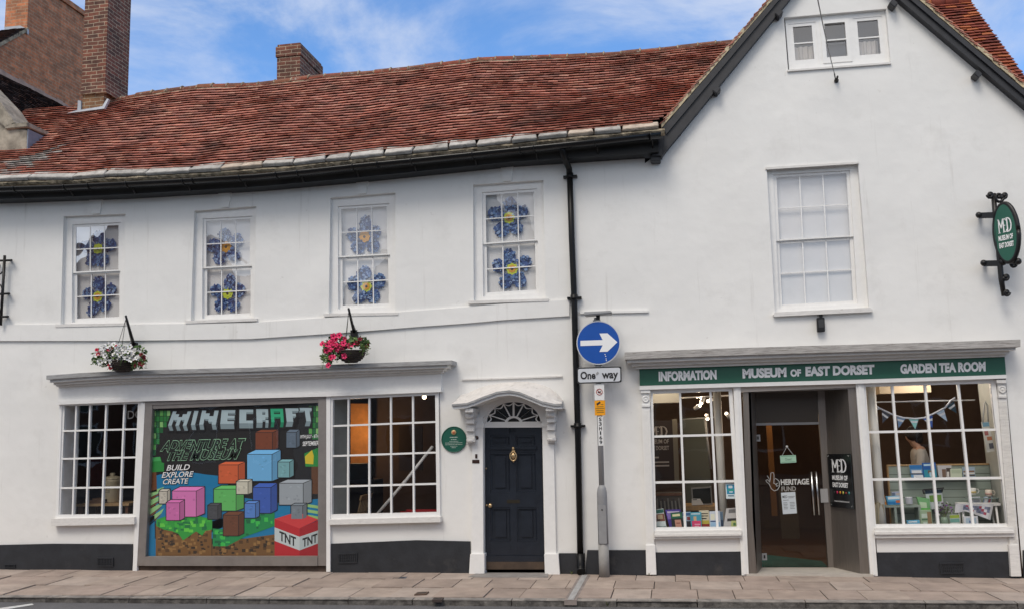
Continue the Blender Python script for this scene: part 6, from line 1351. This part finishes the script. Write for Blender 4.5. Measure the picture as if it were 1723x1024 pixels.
# on the door
t = thing('hanging_notice', 'pale green notice hung on a string inside the glass door', 'notice', U(1326, 778, ED+.03)); q_ = Q((1312.5, 765.5), (1339, 764.5), (1340, 777), (1313.5, 778.5), y=ED-.02); s = MB(); s.q(q_, 0, 0, 1, 1, -.006, 0); s.build('card', plain(S(168, 206, 182)), t); s = MB(); s.q(q_, .05, .10, .95, .16, 0, .001); s.q(q_, .05, .84, .95, .90, 0, .001); s.build('border', plain(S(90, 150, 120)), t); text('Closed', q_, .3, .34, .7, .68, .002, plain(S(80, 110, 96)), 'lettering', t, .0)
s = MB(); hk = U(1324, 750.5, ED-.02); s.tube([U(1316, 765.5, ED-.02), hk, U(1335, 764.5, ED-.02)], .004, 5); s.ball(hk, .018, 8); s.build('string', M_paper, t)
q_ = Q((1314, 828), (1338, 826.5), (1341, 862.5), (1317.5, 864), y=ED-.016); t = thing('door_notice', 'white printed sheet stuck on the lower middle of the glass door', 'notice', q_(.5, 1)); s = MB(); s.q(q_, 0, 0, 1, 1, -.003, 0); s.build('sheet', plain(S(200, 208, 214)), t); s = MB()
for v, a, b in ((.36, .1, .5), (.48, .1, .38), (.55, .1, .4), (.62, .1, .36), (.69, .1, .4), (.76, .1, .38), (.48, .55, .9), (.55, .55, .9), (.62, .55, .9), (.69, .55, .85), (.76, .55, .9), (.20, .48, .95), (.26, .48, .85)): s.face([q_(a, v-.014, .001), q_(b, v-.014, .001), q_(b, v+.014, .001), q_(a, v+.014, .001)])
s.build('print', plain(S(120, 126, 132)), t, fix=False); text('MED', q_, .08, .14, .42, .26, .001, M_ink, 'lettering', t, .01)
s = MB(); a = U(1293, 718, 1.6); s.box(a.x-.03, 1.6, .6, a.x+.05, 1.65, 2.4); one(s, 'wood_upright', mat('lit_wood', (.5, .26, .10), .6), 'glowing brown wood upright behind the left of the glass door', 'post')
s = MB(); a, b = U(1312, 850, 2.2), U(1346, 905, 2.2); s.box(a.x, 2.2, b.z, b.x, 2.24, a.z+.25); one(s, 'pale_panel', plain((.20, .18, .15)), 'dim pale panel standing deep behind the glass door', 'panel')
# right shop window
yb = .62
t = thing('display_board', 'sage green slatted display board with wooden edging in the right shop window', 'display board', V(U(1575, 885, yb).x, yb, .02))
q_ = Q((1492.5, 781), (1664, 778.5), (1676, 905), (1501, 905), y=yb)
s = MB(); s.q(q_, .012, .02, 1, 1.2, -.04, 0)
sb = s.build('panel', M_sage, t); s = MB()
for k in range(8): s.q(q_, .012, .13+.105*k, 1, .138+.105*k, 0, .0015)
s.build('slot', plain((.10, .115, .10)), t)
s = MB(); s.q(q_, 0, 0, 1, .02, -.045, .012); s.q(q_, 0, .02, .012, 1.2, -.045, .012); s.build('edging', M_wood, t)
s = MB(); s.q(q_, .16, .195, .85, .207, 0, .12); s.build('ledge', M_sage, t)
yl = yb-.08; GB = 'books along the display board ledge'
flat('book', 'blue and white picture book at the left end of the board ledge', 'book', [(1530, 781.5), (1551, 781), (1554, 803.5), (1534, 803.5)], yl, [(110, 160, 206), (232, 236, 240), (66, 80, 96), (46, 120, 186)], [(.02, .02, .98, .3, 3), (.1, .4, .9, .65, 1), (.0, .62, .98, .72, 2), (.2, .75, .98, .95, 1)], group=GB)
flat('book', 'tall blue and teal book, tallest on the board ledge', 'book', [(1551.5, 778), (1574, 777), (1577, 803), (1555, 803.5)], yl, [(34, 96, 172), (50, 150, 170), (120, 100, 80), (190, 220, 232)], [(.1, .08, .8, .2, 3), (.05, .45, .98, .98, 1), (.35, .5, .6, .7, 2), (.45, .62, .75, .9, 3)], group=GB)
flat('book', 'pale grey book with sepia photographs on the ledge', 'book', [(1577, 782), (1601, 782), (1600, 803), (1580, 803)], yl, [(196, 194, 196), (120, 96, 80), (84, 72, 66), (220, 216, 210)], [(.3, .3, .6, .98, 1), (.62, .2, .98, .9, 2), (.66, .5, .85, .9, 3)], group=GB)
flat('book', 'plain pale green square card on the ledge', 'card', [(1599, 788), (1618, 787.5), (1619, 803), (1600, 803)], yl-.02, [(200, 210, 186), (182, 196, 170)], [(.1, .1, .9, .5, 1)], group=GB)
flat('book', 'blue grey book with striped pictures at the right end of the ledge', 'book', [(1619, 785), (1640, 784.5), (1641.5, 801.5), (1621, 802.5)], yl, [(160, 180, 198), (140, 110, 90), (226, 220, 206), (90, 84, 80)], [(.05, .35, .95, .5, 1), (.05, .55, .95, .68, 2), (.05, .74, .95, .9, 3)], group=GB)
# low sage table, left
ytb = .35; t = thing('display_table', 'low sage green display unit left of the bags in the right shop window', 'table', V(U(1520, 885, ytb).x, ytb, .02)); 
za = U(1520, 850, ytb).z; x0, x1 = U(1484, 850, ytb).x, U(1549, 850, ytb).x; s = MB(); s.box(x0, ytb, za-.02, x1, ytb+.22, za+.005); s.build('top', M_sage, t)
for a in (x0, U(1506, 870, ytb).x, x1-.03): s = MB(); s.box(a, ytb+.002, .02, a+.03, ytb+.22, za-.02); s.build('side', M_sage, t)
flat('picture_box', 'orange and white packet at the left end of the sage unit', 'packet', [(1483, 832), (1488, 831.5), (1492, 848), (1484, 848)], .40, [(226, 150, 70), (230, 224, 214)], [(.2, .3, .9, .7, 1)])
flat('picture_box', 'blue seaside puzzle box on top of the sage unit', 'box', [(1491, 834.5), (1516, 833), (1518, 847.5), (1494, 848.5)], .38, [(90, 170, 212), (226, 236, 240), (30, 120, 180), (206, 110, 60)], [(.1, .05, .9, .35, 1), (.0, .6, .9, .95, 2), (.6, .5, .95, .8, 3)], th=.05)
flat('picture_box', 'grey and lilac box behind the seaside puzzle box', 'box', [(1501, 827), (1517, 826), (1518, 836), (1502, 837)], .46, [(176, 180, 200), (110, 120, 140), (206, 190, 180)], [(.0, .1, .3, .8, 1), (.4, .2, .9, .7, 2)], th=.04)
flat('picture_box', 'small blue seaside box on the sill under the sage unit', 'box', [(1526, 875), (1547, 874), (1549, 885.5), (1528, 886)], .24, [(100, 180, 216), (40, 140, 196), (220, 230, 236), (200, 110, 70)], [(.02, .5, .7, .95, 1), (.1, .1, .8, .3, 2), (.7, .5, .98, .8, 3)], th=.04)
c = U(1530, 847, .38); s = MB(); s.lathe(c, [(.042, 0), (.045, .01), (.045, .085), (.047, .09), (.04, .092)], 18); one(s, 'tin', plain(S(206, 208, 216)), 'round white tin on the sage unit', 'tin')
# bags, jar, mugs, table, towel, frames
flat('paper_bag', 'green paper bag standing before the slatted board', 'bag', [(1543, 835), (1564, 838), (1566, 858), (1549, 858)], .45, [(120, 176, 120), (190, 214, 180), (96, 190, 80)], [(.1, .35, .7, .8, 1), (.1, .82, .95, .95, 2)], th=.06)
flat('paper_bag', 'pale printed paper bag under the green one', 'bag', [(1548, 858), (1567, 857), (1570, 885.5), (1550, 885.5)], .33, [(160, 182, 150), (200, 214, 200), (90, 120, 96), (150, 124, 90)], [(.1, .2, .6, .45, 1), (.1, .5, .7, .6, 2), (.2, .7, .55, .95, 1), (.6, .1, .95, .9, 3)], th=.07)
t = thing('calendar', 'wire hung calendar with green pictures in the centre of the slatted board', 'calendar', U(1570, 856, .5)); q_ = Q((1556, 824), (1585, 822), (1588, 854.5), (1562, 856), y=.50); s = MB(); s.q(q_, 0, 0, 1, 1, -.01, 0); s.build('sheet', plain(S(196, 204, 206)), t); s = MB(); s.q(q_, .0, .0, 1, .18, 0, .004); s.build('heading', plain(S(36, 58, 76)), t); s = MB(); s.q(q_, .2, .28, .92, .62, 0, .003); s.build('picture', plain(S(110, 150, 70)), t); s = MB(); s.tube([U(1553, 823, .48), U(1588, 820, .48)], .010, 6); s.tube([U(1553, 823, .48), U(1555, 830, .46)], .012, 6); s.tube([U(1586, 820, .48), U(1585, 826, .46)], .012, 6); s.build('hook', M_ink, t)
t = thing('flower_jar', 'small jar of purple and white dried flowers on the sill', 'jar', U(1590, 885, .30)); c = U(1590, 885.5, .30); s = MB(); s.lathe(c, [(.045, 0), (.05, .02), (.05, .10), (.035, .13)], 16); s.build('jar', plain(S(130, 150, 130), .2), t); s = MB(); rg = random.Random(3)
for i in range(60):
    p = c+V(rg.gauss(0, .05), rg.gauss(0, .03), .16+rg.random()*.16); d = V(rg.gauss(0, 1), rg.gauss(0, 1), rg.gauss(0, 1)).normalized()*.022; e = d.cross(V(rg.gauss(0, 1), 1, 0)).normalized()*.012; s.face([p-d, p+e, p+d, p-e], rg.choice((0, 1, 2, 2)))
for i in range(8): s.tube([c+V(0, 0, .1), c+V(rg.gauss(0, .05), 0, .26)], .004, 4, 2)
s.build('flowers', [plain(S(130, 80, 150)), plain(S(214, 210, 210)), plain(S(80, 90, 60))], t, fix=False)
flat('candle_box', 'green topped boxed candle on the sill right of the dried flowers', 'box', [(1598, 866), (1614, 865), (1616, 885.5), (1600, 886)], .24, [(190, 200, 190), (150, 170, 60), (110, 160, 150), (220, 224, 224)], [(.0, .0, 1, .25, 1), (.0, .3, .98, .6, 2), (.0, .65, .7, .98, 3)], th=.06)
yt2 = .34; t = thing('white_table', 'small white table with splayed legs under the tea towel', 'table', V(U(1645, 885, yt2).x, yt2, .02)); za = U(1645, 846.5, yt2).z; x0, x1 = U(1612, 846, yt2).x, U(1680, 846, yt2).x
s = MB(); s.box(x0, yt2-.08, za-.02, x1, yt2+.14, za+.01); s.build('top', M_white, t)
for a, b in ((x0+.04, -.05), (x0+.04, .11), (x1-.05, -.05), (x1-.05, .11)): s = MB(); s.tube([V(a, yt2+b, za-.02), V(a+(.03 if a > x0+.1 else -.02), yt2+b, .02)], .014, 8); s.build('leg', M_white, t)
s = MB(); q_ = Q((1608, 846), (1672, 847), (1666, 874), (1606, 865), y=yt2-.10)
n = 14
for i in range(n):
    for j in range(5):
        g = lambda a, b: q_(a/n, (b/5)*(.45+.55*(a/n)) if a/n > .25 else (b/5)*(.85-.9*(a/n)), .012*math.sin(a*1.1))
        s.face([g(i, j), g(i+1, j), g(i+1, j+1), g(i, j+1)], 0 if (i < 3 or j in (0, 4) or i > 12) else (1, 2, 3, 0, 1)[(i*2+j*3) % 5], True)
one(s, 'tea_towel', [plain(S(206, 206, 210)), plain(S(120, 124, 150)), plain(S(160, 64, 84)), plain(S(96, 104, 120))], 'white tea towel with red and blue print draped over the white table', 'tea towel', fix=False)
def mug(px, py, y, lab, c_):
    c = U(px, py, y); t = thing('mug', lab, 'mug', c, 'mugs on the small glass shelf'); s = MB(); s.lathe(c, [(.036, 0), (.04, .005), (.042, .085), (.038, .085), (.036, .01)], 18); s.build('cup', plain(S(*c_)), t); s = MB(); s.tube([c+V(.04, 0, .07), c+V(.07, 0, .07), c+V(.08, 0, .045), c+V(.065, 0, .018), c+V(.038, 0, .018)], .006, 6); s.build('handle', plain(S(*c_)), t); s = MB(); s.lathe(c+V(0, 0, .02), [(.0425, 0), (.043, .025)], 18); s.build('painted_band', plain(S(190, 170, 110) if px < 1650 else S(176, 140, 130)), t)
mug(1637, 831, .42, 'white mug with yellow band, left of the two', (206, 206, 200)); mug(1664, 834, .42, 'cream mug with pinkish band, right of the two', (200, 190, 176))
s = MB(); a, b = U(1625, 832, .42), U(1680, 835.5, .42); s.box(a.x, .36, b.z-.004-.01, b.x, .50, b.z-.002); s.box(a.x+.02, .40, za+.01, a.x+.03, .42, b.z-.01); s.box(b.x-.03, .40, za+.01, b.x-.02, .42, b.z-.01); one(s, 'glass_shelf', plain(S(120, 134, 130), .2), 'thin grey shelf carrying the two mugs', 'shelf')
flat('small_card', 'grey printed card under the shelf with the mugs', 'card', [(1635, 835), (1649, 834.5), (1651, 845.5), (1637, 846)], .40, [(196, 198, 206), (140, 144, 156)], [(.1, .2, .9, .4, 1), (.1, .5, .9, .8, 1)])
flat('small_card', 'blue and white card right of the grey printed one', 'card', [(1656, 835), (1670, 834), (1667, 846), (1654, 846.5)], .40, [(150, 172, 196), (226, 226, 230), (150, 80, 90)], [(.1, .1, .5, .8, 1), (.6, .1, .9, .9, 2)])
flat('framed_print', 'white framed print with a blue mark standing under the tea towel', 'framed print', [(1621, 868), (1645, 867), (1647, 885.5), (1623, 886)], .22, [(214, 216, 220), (176, 196, 210), (60, 84, 160)], [(.14, .16, .86, .9, 1), (.38, .4, .7, .62, 2)], th=.02)
s = MB(); a = U(1476, 868, .16)
for i in range(10):
    p = a+V(-.10+.02*i, .05, 0); z0 = .17+.02*math.sin(i*1.3); s.hexa([p+V(0, 0, -.16), p+V(.021, 0, -.16), p+V(.021, .05, -.16), p+V(0, .05, -.16)], [p+V(0, -.02, z0), p+V(.021, -.02, z0), p+V(.021, .05, z0), p+V(0, .05, z0)], i % 2)
one(s, 'cloth_bag', [plain(S(170, 160, 136)), plain(S(140, 132, 110))], 'folded beige cloth bag at the lower left corner of the right window', 'bag')
# bunting
t = thing('bunting', 'string of blue and white pennants sagging across the right shop window', 'bunting', U(1540, 705, .3)); yb_ = .30
sp = [(1458, 672), (1470, 680), (1482, 687), (1503, 697), (1520, 702), (1540, 703.5), (1555, 702), (1575, 693), (1590, 685), (1600, 673), (1607, 668)]
s = MB(); s.tube([U(a, b, yb_) for a, b in sp], .012, 6); s.build('tape', plain(S(196, 200, 208)), t)
M_pen = [(150, 160, 176), (60, 66, 80), (110, 140, 176), (130, 190, 190), (52, 90, 168), (160, 182, 204), (30, 62, 80)]
for k, (a, b, c_) in enumerate((((1466, 678), (1481, 686.5), (1471, 692)), ((1484, 688), (1498, 698), (1485, 711)), ((1509, 698.5), (1524, 702.5), (1512, 719)), ((1529, 703), (1546, 703.5), (1540, 721)), ((1552, 702.5), (1569, 698), (1569, 719)), ((1575, 694), (1588, 687), (1594, 708)), ((1592, 683.5), (1605, 674), (1610, 694)))):
    s = MB(); p = [U(*x, yb_-.004) for x in (a, b, c_)]; s.hexa([q+V(0, .006, 0) for q in p], p, 0)
    m_ = [p[0].lerp(p[2], .22), p[1].lerp(p[2], .22), p[1].lerp(p[2], .40), p[0].lerp(p[2], .40)]; s.face([q+V(0, -.001, 0) for q in m_], 1); s.build('pennant', [plain(S(*M_pen[k])), plain(S(206, 210, 216))], t, fix=False)
s = MB(); s.tube([U(1456, 676, .34), U(1640, 672, .34)], .010, 6); one(s, 'curtain_rail', M_paper, 'thin white rail above the bunting in the right shop window', 'rail')
s = MB(); a, b = U(1479, 645, 1.0), U(1567, 659, 1.0); s.box(a.x, 1.0, b.z, b.x, 1.6, a.z+.12); one(s, 'ceiling_box', mat('lit_cream_box', (.55, .44, .30), .7), 'cream boxed unit under the ceiling of the right shop window', 'beam')
s = MB(); a, b = U(1648, 640, .10), U(1672, 640, .10); p = [U(1645, 645, .75), U(1668, 640, .10), U(1697, 890, .10), U(1672, 890, .75)]; s.face(p); s.build('window_reveal', mat('grey_reveal', (.36, .36, .32), .7, var=.1), gab, fix=False)
t = thing('tote_bag', 'printed white tote bag hanging by its handles on the right reveal of the shop window', 'bag', U(1662, 760, .2)); q_ = Q((1652, 709), (1664, 708), (1674, 758), (1661, 760), y=.22); s = MB(); s.q(q_, 0, 0, 1, 1, -.03, 0, 0)
for i, (u0, v0, u1, v1, m_) in enumerate(((.05, .02, .95, .16, 1), (.1, .3, .6, .45, 2), (.3, .5, .95, .62, 3), (.4, .72, .95, .9, 4))): s.q(q_, u0, v0, u1, v1, 0, .003, m_)
s.build('body', [plain(S(190, 190, 184)), plain(S(110, 150, 170)), plain(S(150, 90, 90)), plain(S(170, 110, 80)), plain(S(90, 92, 100))], t); s = MB(); s.tube([U(1654, 709, .22), U(1656, 680, .22), U(1658, 675, .22), U(1661, 680, .22), U(1663, 708, .22)], .012, 6); s.build('handle', plain(S(190, 190, 184)), t)
# spotlights for the shop, plus added unseen point lights that brighten it
a = U(1180, 690, 1.3); lamp(a.x, 1.3, 2.35, 16, (1, .80, .56)); lamp(-.1, .75, 2.6, 7, (1, .86, .68)); lamp(1.55, 1.0, 2.3, 6, (1, .86, .70)); lamp(1.2, 2.4, 2.4, 22, (1, .78, .54)); a = U(1560, 690, .8); lamp(a.x, .55, 2.55, 20, (1, .90, .78)); lamp(3.6, 2.6, 2.4, 12, (1, .78, .54)); a = U(1294, 720, 1.5); lamp(a.x+.15, 1.5, 2.3, 8, (1, .62, .32))
# person behind the board
px_, py_ = U(1548, 760, 1.5).x, 1.5; zsh = U(1548, 757, 1.5).z
person = thing('person', 'person with dark hair in a light grey shirt behind the display board', 'person', V(px_, py_, .02))
sc_ = zsh/1.47
J = {'pel': (0, 0, .95), 'wa': (0, .0, 1.08), 'ch': (-.01, -.02, 1.27), 'up': (-.02, -.03, 1.40), 'ne': (-.05, -.05, 1.50), 'n2': (-.075, -.06, 1.56), 'he': (-.10, -.07, 1.64), 'ht': (-.10, -.06, 1.74),
     'sl': (-.03, -.19, 1.41), 'sr': (.01, .17, 1.41), 'el': (-.10, -.25, 1.13), 'er': (-.02, .23, 1.13), 'wl': (-.24, -.20, .95), 'wr': (-.16, .20, .94), 'pl': (-.30, -.19, .90), 'pr': (-.22, .19, .89),
     'hl': (0, -.10, .90), 'hr': (0, .10, .90), 'kl': (-.02, -.11, .50), 'kr': (.0, .11, .50), 'al': (.02, -.11, .09), 'ar': (.04, .11, .09), 'fl': (-.14, -.12, .035), 'fr': (-.12, .13, .035)}
RAD = {'pel': .145, 'wa': .135, 'ch': .155, 'up': .125, 'ne': .062, 'n2': .060, 'he': .092, 'ht': .075, 'sl': .07, 'sr': .07, 'el': .048, 'er': .048, 'wl': .033, 'wr': .033, 'pl': .032, 'pr': .032, 'hl': .10, 'hr': .10, 'kl': .065, 'kr': .065, 'al': .045, 'ar': .045, 'fl': .035, 'fr': .035}
E_ = [('pel', 'wa'), ('wa', 'ch'), ('ch', 'up'), ('up', 'ne'), ('ne', 'n2'), ('n2', 'he'), ('he', 'ht'), ('up', 'sl'), ('up', 'sr'), ('sl', 'el'), ('sr', 'er'), ('el', 'wl'), ('er', 'wr'), ('wl', 'pl'), ('wr', 'pr'), ('pel', 'hl'), ('pel', 'hr'), ('hl', 'kl'), ('hr', 'kr'), ('kl', 'al'), ('kr', 'ar'), ('al', 'fl'), ('ar', 'fr')]
for s_ in ('l', 'r'):
    p = Vector(J['p'+s_]); sg_ = -1 if s_ == 'l' else 1
    for k, (dy, ln) in enumerate(((-.027, .075), (-.009, .085), (.009, .08), (.027, .065))):
        a_, b_ = 'f%d%s' % (k, s_), 'g%d%s' % (k, s_); J[a_] = tuple(p+V(-.035, dy, -.02)); J[b_] = tuple(p+V(-.035-ln*.6, dy*1.1, -.02-ln*.6)); RAD[a_] = .010; RAD[b_] = .008; E_ += [('p'+s_, a_), (a_, b_)]
    J['t'+s_] = tuple(p+V(-.02, -.04*sg_, .01)); J['u'+s_] = tuple(p+V(-.055, -.055*sg_, -.01)); RAD['t'+s_] = .012; RAD['u'+s_] = .009; E_ += [('p'+s_, 't'+s_), ('t'+s_, 'u'+s_)]
J['no'] = (-.195, -.075, 1.635); RAD['no'] = .016; E_.append(('he', 'no'))
names = list(J); me = bpy.data.meshes.new('body'); me.from_pydata([Vector(J[k])*sc_ for k in names], [(names.index(a), names.index(b)) for a, b in E_], [])
bo = bpy.data.objects.new('body', me); col.objects.link(bo)
md = bo.modifiers.new('s', 'SKIN'); 
for i, k in enumerate(names): me.skin_vertices[0].data[i].radius = (RAD[k]*sc_, RAD[k]*sc_*(1.0 if k not in ('ch', 'up', 'wa', 'pel') else .95))
me.skin_vertices[0].data[0].use_root = True
m2 = bo.modifiers.new('u', 'SUBSURF'); m2.levels = 2; m2.render_levels = 2
dg = bpy.context.evaluated_depsgraph_get(); dg.update(); ev = bpy.data.meshes.new_from_object(bo.evaluated_get(dg)); bo.modifiers.clear(); bo.data = ev; bo.parent = person; ev.name = 'body'
ev.materials.clear()
for m_ in (mat('skin', (.50, .29, .20), .55), mat('grey_shirt', (.50, .47, .43), .9), mat('dark_trousers', (.02, .022, .03), .9), mat('shoes', (.02, .015, .012), .5)): ev.materials.append(m_)
for p in ev.polygons:
    c = p.center/sc_; p.use_smooth = True
    p.material_index = 3 if c.z < .10 else 2 if c.z < .97 and c.x > -.11 else 1 if (c.z > .9 and c.z < 1.475 and (c.z > 1.15 or (abs(c.y) < .19 and c.x > -.19))) else 0
s = MB(); hc = Vector(J['he'])*sc_+person.location
s.ball(hc+V(.018, .0, .045)*sc_, .118*sc_, 16, sc=(1.0, .93, .92)); s.ball(hc+V(.06, .01, -.02)*sc_, .085*sc_, 12); s.build('hair', mat('dark_hair', (.012, .008, .006), .6), person)
for dy in (-.115, -.03): s = MB(); s.ball(hc+V(-.085, dy+.0, .02)*sc_, .010, 8); s.build('eye', M_ink, person)
